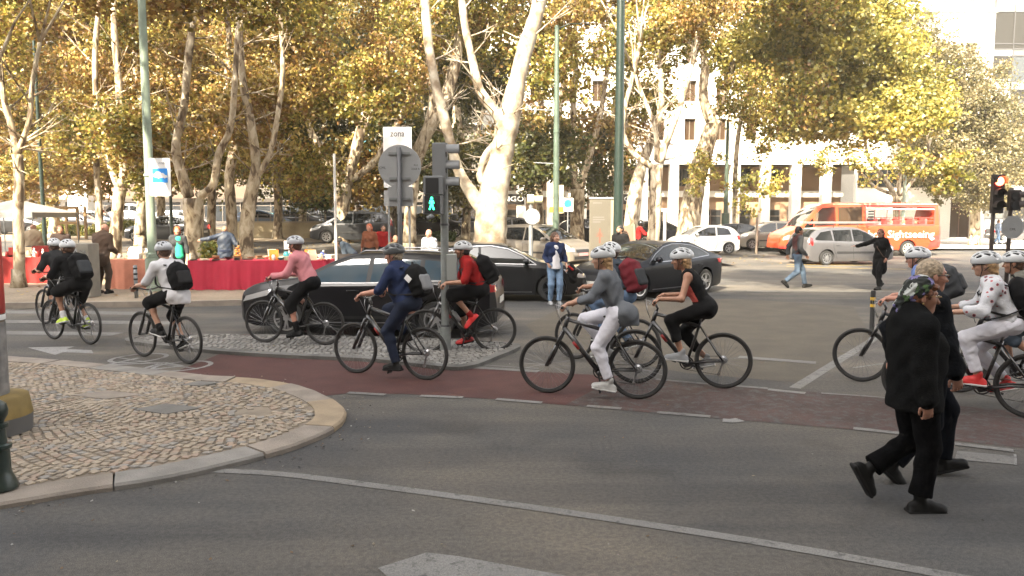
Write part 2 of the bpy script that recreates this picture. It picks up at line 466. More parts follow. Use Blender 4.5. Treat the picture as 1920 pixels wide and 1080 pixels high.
for i, (y0, x0, x1) in enumerate(((585, -20, 270), (603, -20, 330), (624, -40, 220))):
    stripe('crossing_stripe', [(x0, y0), ((x0+x1)/2, y0+1), (x1, y0+3)], .5-.06*i, PAINT, .0045)
sheet('lane_arrow', gp([(52, 652), (140, 650), (124, 655), (172, 657), (175, 663), (118, 661), (103, 666)]), PAINTB, .0048)
# the bicycle painted on the lane: two wheels, frame, bars
BK = [G(300, 680), G(235, 668)]
ax = (BK[1]-BK[0]); ax.z = 0; ux = ax.normalized(); uy = Vector((-ux.y, ux.x, 0)); 
b_ = MB(); c0 = G(300, 679)
def mk(x, y): return c0+ux*x+uy*y
def ln(a, b, wd=.07):
    a = mk(*a); b = mk(*b); t = (b-a).normalized(); nn = Vector((-t.y, t.x, 0))*wd/2
    b_.add([(*(a+nn).xy, .0056), (*(a-nn).xy, .0056), (*(b-nn).xy, .0056), (*(b+nn).xy, .0056)], [(0, 1, 2, 3)])
for cx in (-.55, .55):
    for i in range(24):
        a0, a1 = 2*pi*i/24, 2*pi*(i+1)/24
        b_.add([(*mk(cx+r*cos(t), r*1.2*sin(t)).xy, .0052) for r, t in ((.36, a0), (.30, a0), (.30, a1), (.36, a1))], [(0, 1, 2, 3)])
for s_ in (((-.55, 0), (-.1, .0)), ((-.1, 0), (.4, .55)), ((-.1, 0), (-.35, .6)), ((-.35, .6), (.4, .55)), ((.55, 0), (.35, .75)), ((.35, .75), (.6, .78)), ((-.5, .62), (-.2, .62)), ((-.55, 0), (-.35, .6))): ln(*s_)
tag(b_.build('cycle_symbol', PAINTB), kind='structure')
stripe('symbol_line', [(222, 671), (300, 683), (372, 692)], .05, PAINT, .0047)
for pts in ([(1475, 496), (1560, 497), (1660, 498)], [(1475, 500), (1590, 503), (1700, 505)]): stripe('yellow_line', pts, .12, PAINTY, .005)
for pts in ([(1340, 524), (1460, 527), (1590, 529)], [(1400, 546), (1600, 547), (1900, 549)]): stripe('lane_line', pts, .12, PAINT, .005)

# ---------------------------------------------------------------- corner pavement in small stone blocks
STONE = [mat('kerb_stone_%s' % k, c, rough=.8, var=.16, vscale=3.5, bump=.35, bscale=60, coords='Position') for k, c in (('a', (.215, .185, .155)), ('b', (.235, .165, .135)), ('c', (.25, .195, .13)), ('d', (.185, .175, .16)))]
ko = spline([G(x, y, .06) for x, y in ((-260, 650), (-80, 660), (30, 668), (150, 677), (260, 688), (400, 703), (470, 706), (545, 717), (605, 736), (640, 757), (648, 778), (632, 796), (600, 813), (540, 836), (440, 862), (300, 893), (150, 915), (0, 940), (-160, 962), (-420, 985))], 8)
def offset(c, d):
    out = []
    for i, p in enumerate(c):
        t = (c[min(i+1, len(c)-1)]-c[max(i-1, 0)]); t.z = 0; t.normalize(); out.append(p+Vector((t.y, -t.x, 0))*d)
    return out
ki = offset(ko, .31)
pave = tag(mesh_obj('sidewalk', [(p.x, p.y, .046) for p in ki]+[(-9, 3.5, .046), (-40, 3.5, .046), (-40, 11.8, .046)], [list(range(len(ki)+3))], mat('cobble_joint', (.18, .15, .115), rough=.95, var=.2)), kind='structure')
# kerb: lengths of stone with joints between them, dropped at the crossing
L = [0]
for i in range(1, len(ko)): L.append(L[-1]+(ko[i]-ko[i-1]).length)
def at_len(c, s):
    s = min(max(s, 0), L[-1])
    for i in range(1, len(L)):
        if L[i] >= s:
            t = (s-L[i-1])/max(1e-6, L[i]-L[i-1]); return c[i-1].lerp(c[i], t)
s = 0; k = 0
rk = random.Random(3)
while s < L[-1]-.3:
    ln_ = rk.uniform(.75, 1.25); e = min(s+ln_, L[-1]); n = 6; mb = MB()
    h = .056+rk.uniform(-.008, .006); vs = []
    for i in range(n+1):
        q = s+.009+(e-s-.018)*i/n; a = at_len(ko, q); b = at_len(ki, q); sk = .0
        jx = rk.uniform(-.008, .008); d_ = (b-a).normalized()*.018
        vs += [(a.x+jx, a.y+jx, -.03), (a.x+jx, a.y+jx, h-.02), (a.x+jx+d_.x, a.y+jx+d_.y, h), (b.x, b.y, h), (b.x, b.y, .01)]
    fs = []
    for i in range(n):
        for j in range(4): fs.append((i*5+j, i*5+j+1, (i+1)*5+j+1, (i+1)*5+j))
    fs += [(4, 3, 2, 1, 0), tuple(n*5+j for j in range(5))]
    mb.add(vs, fs); mb.build('kerb_stone', STONE[rk.choice((0, 0, 1, 2, 3))], pave)
    s = e; k += 1
# cobbles: irregular little blocks in rows that follow the curve of the corner
import itertools
kiv = [(p.x, p.y) for p in ki]; poly = kiv+[(-9, 3.5), (-40, 3.5), (-40, 11.8)]
pa = np.array(poly)
def inside(x, y):
    c = False; n = len(pa); j = n-1
    for i in range(n):
        if (pa[i][1] > y) != (pa[j][1] > y) and x < (pa[j][0]-pa[i][0])*(y-pa[i][1])/(pa[j][1]-pa[i][1])+pa[i][0]: c = not c
        j = i
    return c
cen = G(480, 770, .06); rc = random.Random(11); cob = []
kin = np.array(kiv)
for r in range(2, 90):
    rad = .09+r*.068; nseg = int(2*pi*rad/.073); ph = rc.random()
    for q in range(nseg):
        th = 2*pi*(q+ph)/nseg; wob = .05*sin(th*5+r*.13)+.03*sin(th*11+r*.4)
        x = cen.x+(rad+wob)*cos(th)*1.25; y = cen.y+(rad+wob)*sin(th)
        if y > 11.8 or x < -8.2 or y < 4.0 or x < -.72*y-.3: continue
        if not inside(x, y): continue
        if ((kin[:, 0]-x)**2+(kin[:, 1]-y)**2).min() < .05**2: continue
        cob.append((x, y, th))
COBM = [mat('cobble_%d' % i, c, rough=.7, var=.1, vscale=6, coords='Position', bump=.3, bscale=90) for i, c in enumerate(((.26, .215, .16), (.30, .25, .19), (.22, .185, .145), (.27, .205, .155), (.215, .20, .18)))]
def cobble(mb, x, y, th, zz, rnd, sx=.034, sy=.0312):
    M = Matrix.Translation((x, y, 0)) @ Matrix.Rotation(th+pi/2+rnd.uniform(-.14, .14), 4, 'Z')
    j = lambda: rnd.uniform(-.006, .006)
    a = [(-sx+j(), -sy+j()), (sx+j(), -sy+j()), (sx+j(), sy+j()), (-sx+j(), sy+j())]
    t = (rnd.uniform(-.003, .003), rnd.uniform(-.003, .003))
    vs = [(p[0], p[1], .03) for p in a]+[(p[0]*.97, p[1]*.97, zz-.005) for p in a]+[(p[0]*.87, p[1]*.87, zz+t[0]*(1 if p[0] > 0 else -1)+t[1]*(1 if p[1] > 0 else -1)) for p in a]
    fs = [(8, 9, 10, 11)]+[(k_*4+i, k_*4+(i+1) % 4, k_*4+4+(i+1) % 4, k_*4+4+i) for k_ in (0, 1) for i in range(4)]
    mb.add(vs, fs, M)
def vis(x, y):
    return abs(x/y) < .70 and y > 5.2
cob.sort(key=lambda c: (0 if vis(c[0], c[1]) else 1, c[1]))
proto = []
for v_ in range(10):
    mb = MB(); cobble(mb, 0, 0, 0, .06, random.Random(v_)); o_ = mb.build('cobble', COBM[v_ % 5]); proto.append(o_.data); bpy.data.objects.remove(o_)
for i, (x, y, th) in enumerate(cob[:290]):
    o_ = bpy.data.objects.new('cobble', proto[rc.randrange(10)]); o_.location = (x, y, rc.uniform(-.004, .003)); o_.rotation_euler = (0, 0, th+rc.uniform(-.1, .06)); link(o_, pave)
mb = MB()
for x, y, th in cob[290:]:
    mb.cm = rc.choice((0, 0, 1, 1, 2, 3, 4)); cobble(mb, x, y, th, .06+rc.uniform(-.004, .003), rc)
tag(mb.build('cobble_field', None, pave, mats=COBM), kind='stuff')
# inspection covers let into the cobbles
for pts, c in (([(132, 741), (198, 749), (268, 740), (205, 733)], 'a'), ([(338, 722), (378, 724), (416, 717), (372, 715)], 'd'), ([(250, 768), (310, 777), (378, 765), (312, 757)], 'd')):
    g4 = [G(x, y, .06) for x, y in pts]; mb = MB(); mb.prism([(p.x, p.y) for p in g4], .03, .0655)
    cc = mb.build('access_cover', mat('cover_'+c, (.2, .17, .14) if c == 'a' else (.12, .115, .105), rough=.7, var=.15, bump=.3), pave)

CORNER = [(p.x, p.y) for p in ko]+[(-9, 3.5), (-40, 3.5), (-40, 11.8)]
def inside_corner(x, y):
    c = False; j = len(CORNER)-1
    for i in range(len(CORNER)):
        if (CORNER[i][1] > y) != (CORNER[j][1] > y) and x < (CORNER[j][0]-CORNER[i][0])*(y-CORNER[i][1])/(CORNER[j][1]-CORNER[i][1])+CORNER[i][0]: c = not c
        j = i
    return c
# ---------------------------------------------------------------- traffic island
IS = spline([G(x, y, .06) for x, y in ((236, 638), (300, 646), (400, 656), (520, 664), (700, 672), (830, 686), (885, 684), (930, 668), (976, 647), (940, 640), (840, 634), (700, 630), (560, 627), (420, 625), (300, 627), (240, 632), (236, 638))], 5)[:-1]
cI = sum(IS, Vector())/len(IS)
def shrink(c, d):
    out = []
    n = len(c)
    for i, p in enumerate(c):
        t = c[(i+1) % n]-c[i-1]; t.z = 0; t.normalize(); nn = Vector((-t.y, t.x, 0)); 
        out.append(p+nn*d)
    return out
II = shrink(IS, .13)
if ((II[0]-cI).length > (IS[0]-cI).length): II = shrink(IS, -.13)
isl = tag(mesh_obj('traffic_island', [(p.x, p.y, .045) for p in II], [list(range(len(II)))], mat('island_bed', (.11, .105, .095), rough=.95)), kind='structure')
n = len(IS); m_k = mat('island_kerb', (.11, .107, .10), rough=.85, var=.25, vscale=3, coords='Position', bump=.4)
st = 8
for i in range(0, n, st):
    idx = [min(i+j, n) % n for j in range(st+1)]
    if i+st > n: idx = [j % n for j in range(i, n+1)]
    if len(idx) < 2: continue
    vs = []
    for q in idx:
        a, b = IS[q], II[q]; vs += [(a.x, a.y, -.02), (a.x, a.y, .055), (b.x, b.y, .063), (b.x, b.y, .02)]
    fs = [(4*j+k_, 4*j+k_+1, 4*j+5+k_, 4*j+4+k_) for j in range(len(idx)-1) for k_ in range(3)]
    mesh_obj('kerb_stone', vs, fs, m_k, isl)
pa = np.array([(p.x, p.y) for p in II]); mb = MB(); ISM = [mat('island_cobble_%d' % i, c, rough=.75, var=.12, coords='Position') for i, c in enumerate(((.17, .163, .15), (.205, .198, .185), (.135, .13, .12)))]
x0, x1 = pa[:, 0].min(), pa[:, 0].max(); y0, y1 = pa[:, 1].min(), pa[:, 1].max()
y = y0
while y < y1:
    x = x0+rc.random()*.05
    while x < x1:
        if inside(x, y): mb.cm = rc.choice((0, 0, 1, 2)); cobble(mb, x, y, rc.uniform(-.1, .06), .06+rc.uniform(-.005, .004), rc, .04, .036)
        x += .09
    y += .085
tag(mb.build('cobble_field', None, isl, mats=ISM), kind='stuff')

# ---------------------------------------------------------------- far pavement, park lane, beds
PAVE = variant('pale_paving', (.19, .15, .105), (.27, .22, .16), sc=.9, agg=18, amt=.16, bump=.5)
PARKP = variant('park_gravel', (.15, .11, .07), (.22, .17, .11), sc=.5, agg=9, amt=.3, bump=.5)
edge = gp([(-900, 583), (-300, 580), (0, 579), (200, 577), (450, 573), (560, 562), (640, 548), (760, 530), (900, 512), (1000, 510), (1100, 506), (1180, 487), (1235, 478), (1290, 471)])
edge = spline(edge, 4)
back = [Vector((9.5, 50, 0)), Vector((-70, 50, 0)), Vector((-70, edge[0].y, 0))]
prom = sheet('promenade', edge+back, PAVE, .12, dens=3)
vs = []; 
for p in edge:
    vs += [(p.x, p.y, gz(p.x, p.y)-.02), (p.x, p.y, gz(p.x, p.y)+.135), (p.x, p.y+.16, gz(p.x, p.y)+.137), (p.x, p.y+.16, gz(p.x, p.y)+.1)]
for a in range(0, len(edge)-1, 3):
    idx = list(range(a, min(a+4, len(edge)))); q = [vs[4*i+j] for i in idx for j in range(4)]
    mesh_obj('kerb_stone', q, [(4*j+k_, 4*j+k_+1, 4*j+5+k_, 4*j+4+k_) for j in range(len(idx)-1) for k_ in range(3)], STONE[0], prom)
# the lane that runs through the park behind the stalls
pl = [Vector((-70, 34, 0)), Vector((-20, 34, 0)), Vector((-4, 33.5, 0)), Vector((3, 31.5, 0)), Vector((9, 31, 0)), Vector((9, 34, 0)), Vector((2, 37, 0)), Vector((-5, 41, 0)), Vector((-20, 42.5, 0)), Vector((-70, 42.5, 0))]
sheet('park_lane', pl, ASPH, .126, dens=3)
sheet('park_ground', [Vector((-90, 50, 0)), Vector((10, 50, 0)), Vector((12, 56, 0)), Vector((-90, 75, 0))], PARKP, .05, dens=4)
sheet('forecourt', [Vector((9.6, 47.5, 0)), Vector((60, 47.5, 0)), Vector((60, 75, 0)), Vector((9.6, 56, 0))], variant('forecourt_paving', (.42, .38, .33), (.55, .5, .44), amt=.1), .12, dens=6)

# tar seams, cracks and covers in the carriageway
TAR = mat('tar_seam', (.022, .021, .021), rough=.55); rs_ = random.Random(4)
def crack(name, a, b, wd, amp, m=TAR, seg=14):
    A, B = G(*a), G(*b); t = B-A; nn = Vector((-t.y, t.x, 0)).normalized(); L_ = []; off = 0
    for i in range(seg+1): off = off*.7+rs_.uniform(-amp, amp); L_.append(A+t*(i/seg)+nn*off)
    vs = []
    for i, p in enumerate(L_): w2 = wd*rs_.uniform(.4, 1.2)*(.3 if i in (0, seg) else 1)/2; vs += [(*(p+nn*w2).xy, .0056), (*(p-nn*w2).xy, .0056)]
    o = mesh_obj(name, vs, [(2*i, 2*i+1, 2*i+3, 2*i+2) for i in range(seg)], m); o['kind'] = 'structure'
for a, b, w_ in (((960, 640), (1080, 700), .014), ((1250, 600), (1560, 620), .012), ((1100, 822), (1300, 832), .005), ((1330, 930), (1470, 905), .005)): crack('tar_seam', a, b, w_, .035)
# ================================================================== BUILDINGS
WHITE = mat('white_render', (.80, .77, .70), rough=.85, var=.05, vscale=.6, bump=.1, coords='Position')
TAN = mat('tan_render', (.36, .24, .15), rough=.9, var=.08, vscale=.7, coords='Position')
GREYR = mat('grey_render', (.12, .105, .085), rough=.9, var=.12, vscale=.5, coords='Position')  # tree shade put into the dark wall colour, likewise rose render and shop stone
PALER = mat('pale_render', (.24, .22, .18), rough=.9, var=.08, vscale=.4, coords='Position')
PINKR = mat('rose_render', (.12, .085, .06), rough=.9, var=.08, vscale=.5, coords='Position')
DGLASS = mat('dark_glass', (.022, .025, .028), rough=.06, spec=.7)
BGLASS = mat('brown_glass', (.055, .035, .022), rough=.10, spec=.5)
TGLASS = mat('teal_glass', (.06, .16, .17), rough=.08, spec=.7)
FRAME = mat('window_frame', (.16, .13, .10), rough=.5)
FRAMEW = mat('window_frame_white', (.62, .6, .56), rough=.5)
DARKIN = mat('dark_interior', (.02, .016, .013), rough=.9)
def win_proto(w_, h, m_frame, m_glass, mull=1, tr=0.0):
    mb = MB(); t = .06
    mb.box((-w_/2, -.04, 0), (-w_/2+t, .04, h)); mb.box((w_/2-t, -.04, 0), (w_/2, .04, h)); mb.box((-w_/2+t, -.04, 0), (w_/2-t, .04, t)); mb.box((-w_/2+t, -.04, h-t), (w_/2-t, .04, h))
    for i in range(mull): x = -w_/2+w_*(i+1)/(mull+1); mb.box((x-.025, -.035, t), (x+.025, .035, h-t))
    if tr: mb.box((-w_/2+t, -.033, h*tr-.025), (w_/2-t, .033, h*tr+.025))
    f = mb.build('window', m_frame); p = MB().box((-w_/2+t, .0, t), (w_/2-t, .012, h-t)).build('pane', m_glass, f)
    fd, pd = f.data, p.data; bpy.data.objects.remove(p); bpy.data.objects.remove(f)
    return fd, pd
def put_win(pr, parent, loc, rz=0):
    f = bpy.data.objects.new('window', pr[0]); link(f, parent); f.location = loc; f.rotation_euler = (0, 0, rz)
    p = bpy.data.objects.new('pane', pr[1]); link(p, f); return f
def facade(b, x0, x1, z0, rows, cols, m, T=.4, ztop=None, wname='wall'):
    """rows: list of (zlo, zhi); cols: list of (xlo, xhi) openings; wall front face on y=0"""
    mb = MB(); zs = z0
    for lo, hi in rows:
        if lo > zs: mb.box((x0, 0, zs), (x1, T, lo))
        xs_ = x0
        for a, c in cols:
            if a > xs_: mb.box((xs_, 0, lo), (a, T, hi))
            xs_ = c
        if x1 > xs_: mb.box((xs_, 0, lo), (x1, T, hi))
        zs = hi
    if ztop and ztop > zs: mb.box((x0, 0, zs), (x1, T, ztop))
    return mb.build(wname, m, b)

# ---- white office building with a two-storey colonnade along the ground
YB = 57.0; XB0 = P(905, 400, YB).x; XR = P(1603, 400, YB).x; XE = P(1846, 400, YB).x; BAY = 2.24
gb = .45
wb = thing('office_building', 'white rendered office building over a tan recessed colonnade beyond the trees', 'building', (0, YB, gb))
def zz(py): return P(960, py, YB).z-gb
rows = [(zz(263), zz(222)), (zz(190), zz(151)), (zz(118), zz(80))]
rows = [(a, b) for a, b in rows]
colx = []; x = P(1294, 240, YB).x
while x > XB0+1.5: x -= BAY
k = 0
while x < XE-1.0:
    if x > XB0+.8: colx.append((x-.41, x+.41))
    x += BAY
facade(wb, XB0, XE, zz(308), rows, colx, WHITE, ztop=16.2)
prW = win_proto(.82, rows[0][1]-rows[0][0], FRAME, BGLASS, 1)
for lo, hi in rows:
    for a, c in colx: put_win(prW, wb, ((a+c)/2, .27, lo))
MB().box((XB0, .4, zz(308)), (XE, 14, 16.0)).build('block', WHITE, wb)
mb = MB(); mb.box((XB0-.15, -.15, 16.2), (XE+.15, 14.2, 16.5)); mb.build('roof', WHITE, wb)
pr = MB().box((-.33, 0, 0), (.33, .66, zz(308))).build('column', WHITE, wb).data; bpy.data.objects.remove(COL.objects['column'])
x = P(1435, 400, YB).x
while x > XB0: x -= BAY
x += BAY
while x < XR:
    o = bpy.data.objects.new('column', pr); link(o, wb); o.location = (x, 0, 0); x += BAY
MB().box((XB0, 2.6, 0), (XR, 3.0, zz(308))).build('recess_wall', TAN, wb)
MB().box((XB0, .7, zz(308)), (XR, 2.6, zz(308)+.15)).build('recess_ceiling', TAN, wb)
mb = MB(); mb.box((XB0, 2.2, zz(368)), (XR, 2.6, zz(356))); mb.build('band', WHITE, wb)
prS = win_proto(1.7, zz(392)-.15, FRAME, DGLASS, 1, .75); prM = win_proto(1.5, zz(312)-zz(347), FRAME, DGLASS, 1)
x = P(1463, 400, YB).x
while x > XB0+1: x -= BAY
k = 0; x += BAY
while x < XR-1:
    put_win(prS, wb, (x, 2.56, .15)); 
    if k % 3 != 1: put_win(prM, wb, (x, 2.56, zz(347)))
    x += BAY; k += 1
# solid right wing with tall brown doorways
d1 = (P(1782, 400, YB).x, P(1820, 400, YB).x)
facade(wb, XR, XE, 0, [(0.02, zz(372))], [d1], WHITE, ztop=zz(308)-.003, wname='wing_wall')
prD = win_proto(d1[1]-d1[0], zz(372)-.1, mat('brown_door_frame', (.12, .06, .035), rough=.5), BGLASS, 1, .78); put_win(prD, wb, ((d1[0]+d1[1])/2, .2, .08))
for xa in (1625, 1660, 1700, 1740): put_win(prM, wb, (P(xa, 400, YB).x, -.03, zz(352)))
sg = mat('sign_white_letters', (.8, .8, .78), rough=.4)
for sx, gap in ((1151, 0), (951, 0)):
    MB().box((P(sx-30, 371, YB).x, -.12, zz(383)), (P(sx+32, 371, YB).x, -.02, zz(364))).build('shop_sign', mat('sign_black', (.015, .014, .013), rough=.4), wb)
    text('MANGO', .52, sg, wb, (P(sx, 371, YB).x, -.125, zz(373.5)), (pi/2, 0, 0), .02, xs=1.25)

# ---- glass and metal block at the right
YG = 84.0
gbd = thing('glass_building', 'pale glass office block with thin dark floor lines at the picture edge', 'building', (0, YG, 0))
gx = [P(q, 300, YG).x for q in (1851, 1887, 1926, 1965, 2004, 2043)]; gyp = [-60, 22, 82, 92, 105, 152, 168, 190, 215, 285, 300, 345, 365, 410, 440, 452]
gm = [mat('curtain_pane_pale', (.30, .31, .30), rough=.4, spec=.3), mat('curtain_pane_smoked', (.028, .027, .024), rough=.25, spec=.15), mat('curtain_panel_grey', (.10, .105, .10), rough=.6, spec=.2), mat('curtain_pane_mirror', (.055, .062, .065), rough=.2, spec=.3)]
seq = [0, 1, 1, 2, 3, 0, 0, 2, 0, 0, 1, 0, 2, 0, 3]; rr = random.Random(5)
for i in range(len(gx)-1):
    for j in range(len(gyp)-1):
        a = P(960, gyp[j+1], YG).z; b = P(960, gyp[j], YG).z
        MB().box((gx[i]+.03, 0, a+.03), (gx[i+1]-.03, .05, b-.03)).build('pane', gm[seq[j] if rr.random() < .8 else rr.randrange(4)], gbd)
mb = MB()
for g_ in gyp: z = P(960, g_, YG).z; mb.box((gx[0], -.06, z-.06), (gx[-1], .0, z+.06))
mb.build('floor_line', mat('mullion_dark', (.05, .05, .05), rough=.5), gbd)
for g_ in gx: MB().box((g_-.05, -.1, 0), (g_+.05, -.061, P(960, -60, YG).z)).build('mullion', mat('mullion_dark', (.05, .05, .05)), gbd)
MB().box((gx[0], .06, 0), (gx[-1]+.2, 16, P(960, -60, YG).z)).build('block', PALER, gbd)
# a white block between, with a terrace recess
mid = thing('rear_building', 'white flat roofed block showing above the round tree crown', 'building', (0, 74, 0))
facade(mid, P(1560, 0, 74).x, P(1850, 0, 74).x, 0, [(P(0, 120, 74).z, P(0, 84, 74).z), (P(0, 62, 74).z, P(0, 28, 74).z)], [(P(1792, 0, 74).x, P(1816, 0, 74).x)], WHITE, ztop=P(0, 8, 74).z)
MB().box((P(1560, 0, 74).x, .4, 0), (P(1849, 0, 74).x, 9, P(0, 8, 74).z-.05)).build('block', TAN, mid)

# ---- facades glimpsed between the trunks on the left
def street_block(name, label, pxa, pxb, Y, m, rows_px, bay, ow, ztop_px, glass, frame, shop=True, trim=None):
    g0 = gz(-10, Y)
    b = thing(name, label, 'building', (0, Y, g0)); xa, xb = P(pxa, 400, Y).x, P(pxb, 400, Y).x
    Z = lambda py: P(960, py, Y).z-g0
    cols = []; x = xa+.9
    while x+ow < xb-.5: cols.append((x, x+ow)); x += bay
    rws = [(Z(b_), Z(a_)) for a_, b_ in rows_px]
    facade(b, xa, xb, Z(372), rws, cols, m, ztop=Z(ztop_px))
    MB().box((xa, .41, 0.02), (xb, 12, Z(ztop_px)-.02)).build('block', DARKIN, b)
    for lo, hi in rws:
        pr_ = win_proto(ow, hi-lo, frame, glass, 1, .7)
        for a, c in cols: put_win(pr_, b, ((a+c)/2, .22, lo))
    if trim:
        for lo, hi in rws: MB().box((xa, -.5, lo-.28), (xb, .0-.002, lo-.1)).build('balcony', trim, b)
    if shop:
        x = xa; 
        MB().box((xa, -.06, Z(379)), (xb, .39, Z(372)-.003)).build('fascia', SHOPD, b); prs = win_proto(bay*1.5-.5, Z(378), FRAME, DGLASS, 2, .8)
        while x+bay*1.5 < xb:
            MB().box((x, -.05, 0), (x+.45, .4, Z(372)-.002)).build('pier', SHOPD, b); put_win(prs, b, (x+.45+(bay*1.5-.5)/2, .2, 0.02)); x += bay*1.5
    return b
SHOPD = mat('shop_stone', (.055, .045, .035), rough=.9, var=.2, vscale=.8, coords='Position')
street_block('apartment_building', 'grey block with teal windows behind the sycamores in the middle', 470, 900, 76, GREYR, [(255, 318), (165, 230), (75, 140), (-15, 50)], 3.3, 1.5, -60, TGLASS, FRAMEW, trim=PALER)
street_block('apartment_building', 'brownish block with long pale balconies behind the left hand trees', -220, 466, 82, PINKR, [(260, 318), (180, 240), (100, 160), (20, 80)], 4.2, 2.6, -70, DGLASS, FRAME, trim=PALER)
# awnings and kiosk lit by the sun at the left
aw = thing('cafe_awning', 'faded pink sloping awning glowing in the sun behind the parked cars', 'awning', (0, 0, 0))
a0, a1, a2, a3 = P(108, 372, 62), P(176, 318, 66), P(262, 322, 66), P(210, 372, 62)
mesh_obj('canopy', [a0, a1, a2, a3]+[v-Vector((0, 0, .08)) for v in (a0, a1, a2, a3)], [(0, 1, 2, 3), (7, 6, 5, 4), (0, 4, 5, 1), (1, 5, 6, 2), (2, 6, 7, 3), (3, 7, 4, 0)], mat('awning_pink', (.62, .36, .26), rough=.8), aw)
for v in (a0, a3): MB().tube([(v.x, v.y, gz(v.x, v.y)), (v.x, v.y, v.z)], .05).build('post', FRAME, aw)
MB().box((P(128, 400, 61).x, 61, gz(-20, 61)), (P(165, 400, 61).x, 62.2, P(0, 345, 61).z)).build('side_panel', mat('white_panel', (.75, .72, .66), rough=.7), aw)

# ---- tall building on the camera's side of the street: it keeps the junction in its shade
cb = thing('shade_building', 'tall plain apartment block on the near side of the street shading the junction', 'building', (0, -9, 0), radians(-1.6))
HB = 27.6
rws = [(4.2+i*3.2, 6.2+i*3.2) for i in range(7)]; cols = [(-72+i*4, -70.2+i*4) for i in range(36)]
o = facade(cb, -75, 75, 0, rws, cols, mat('near_render', (.40, .35, .28), rough=.9, var=.08, vscale=.4), ztop=HB)
o.rotation_euler = (0, 0, 0)
MB().box((-75, -12, 0), (75, -.002, HB-.02)).build('block', DARKIN, cb)
prN = win_proto(1.8, 2.0, FRAMEW, DGLASS, 1)
for lo, hi in rws:
    for a, c in cols[8:28]: put_win(prN, cb, ((a+c)/2, .2, lo))
# ================================================================== TREES
def bark_mat():
    m = mat('plane_bark', (.3, .25, .18), rough=.9); n = m.node_tree; b = n.nodes['Principled BSDF']
    tc = nd(m, 'ShaderNodeNewGeometry')
    mp = nd(m, 'ShaderNodeMapping'); mp.inputs['Scale'].default_value = (1, 1, .45); n.links.new(tc.outputs['Position'], mp.inputs[0])
    a = nd(m, 'ShaderNodeTexNoise'); a.inputs['Scale'].default_value = 4.5; a.inputs['Detail'].default_value = 6; a.inputs['Distortion'].default_value = .8; n.links.new(mp.outputs[0], a.inputs['Vector'])
    r = nd(m, 'ShaderNodeValToRGB'); e = r.color_ramp.elements; r.color_ramp.interpolation = 'LINEAR'
    e[0].position = .36; e[0].color = (.09, .064, .04, 1); e[1].position = .62; e[1].color = (.50, .43, .32, 1)
    q = e.new(.44); q.color = (.16, .115, .072, 1); q = e.new(.47); q.color = (.30, .24, .16, 1); q = e.new(.54); q.color = (.36, .30, .21, 1)
    n.links.new(a.outputs[0], r.inputs[0]); n.links.new(r.outputs[0], b.inputs['Base Color'])
    bp = nd(m, 'ShaderNodeBump'); bp.inputs['Strength'].default_value = .6; bp.inputs['Distance'].default_value = .05
    n.links.new(a.outputs[0], bp.inputs['Height']); n.links.new(bp.outputs[0], b.inputs['Normal']); return m
BARK = bark_mat()
BARKW = mat('bark_pale', (.17, .125, .08), rough=.9, var=.2, vscale=2.6, bump=.5, bscale=9, coords='Position', col2=(.46, .41, .32), detail=7)
def leaf_mat(name):
    m = bpy.data.materials.new(name); m.use_nodes = True; n = m.node_tree; n.nodes.clear()
    at = nd(m, 'ShaderNodeVertexColor', layer_name='leaf'); d = nd(m, 'ShaderNodeBsdfDiffuse'); t = nd(m, 'ShaderNodeBsdfTranslucent'); g = nd(m, 'ShaderNodeBsdfGlossy'); g.inputs['Roughness'].default_value = .45
    mx = nd(m, 'ShaderNodeMixShader'); mx.inputs[0].default_value = .45; m2 = nd(m, 'ShaderNodeMixShader'); m2.inputs[0].default_value = .05; out = nd(m, 'ShaderNodeOutputMaterial')
    for s_ in (d, t): n.links.new(at.outputs[0], s_.inputs[0])
    n.links.new(d.outputs[0], mx.inputs[1]); n.links.new(t.outputs[0], mx.inputs[2]); n.links.new(mx.outputs[0], m2.inputs[1]); n.links.new(g.outputs[0], m2.inputs[2]); n.links.new(m2.outputs[0], out.inputs[0]); return m
LEAF = leaf_mat('plane_leaves')
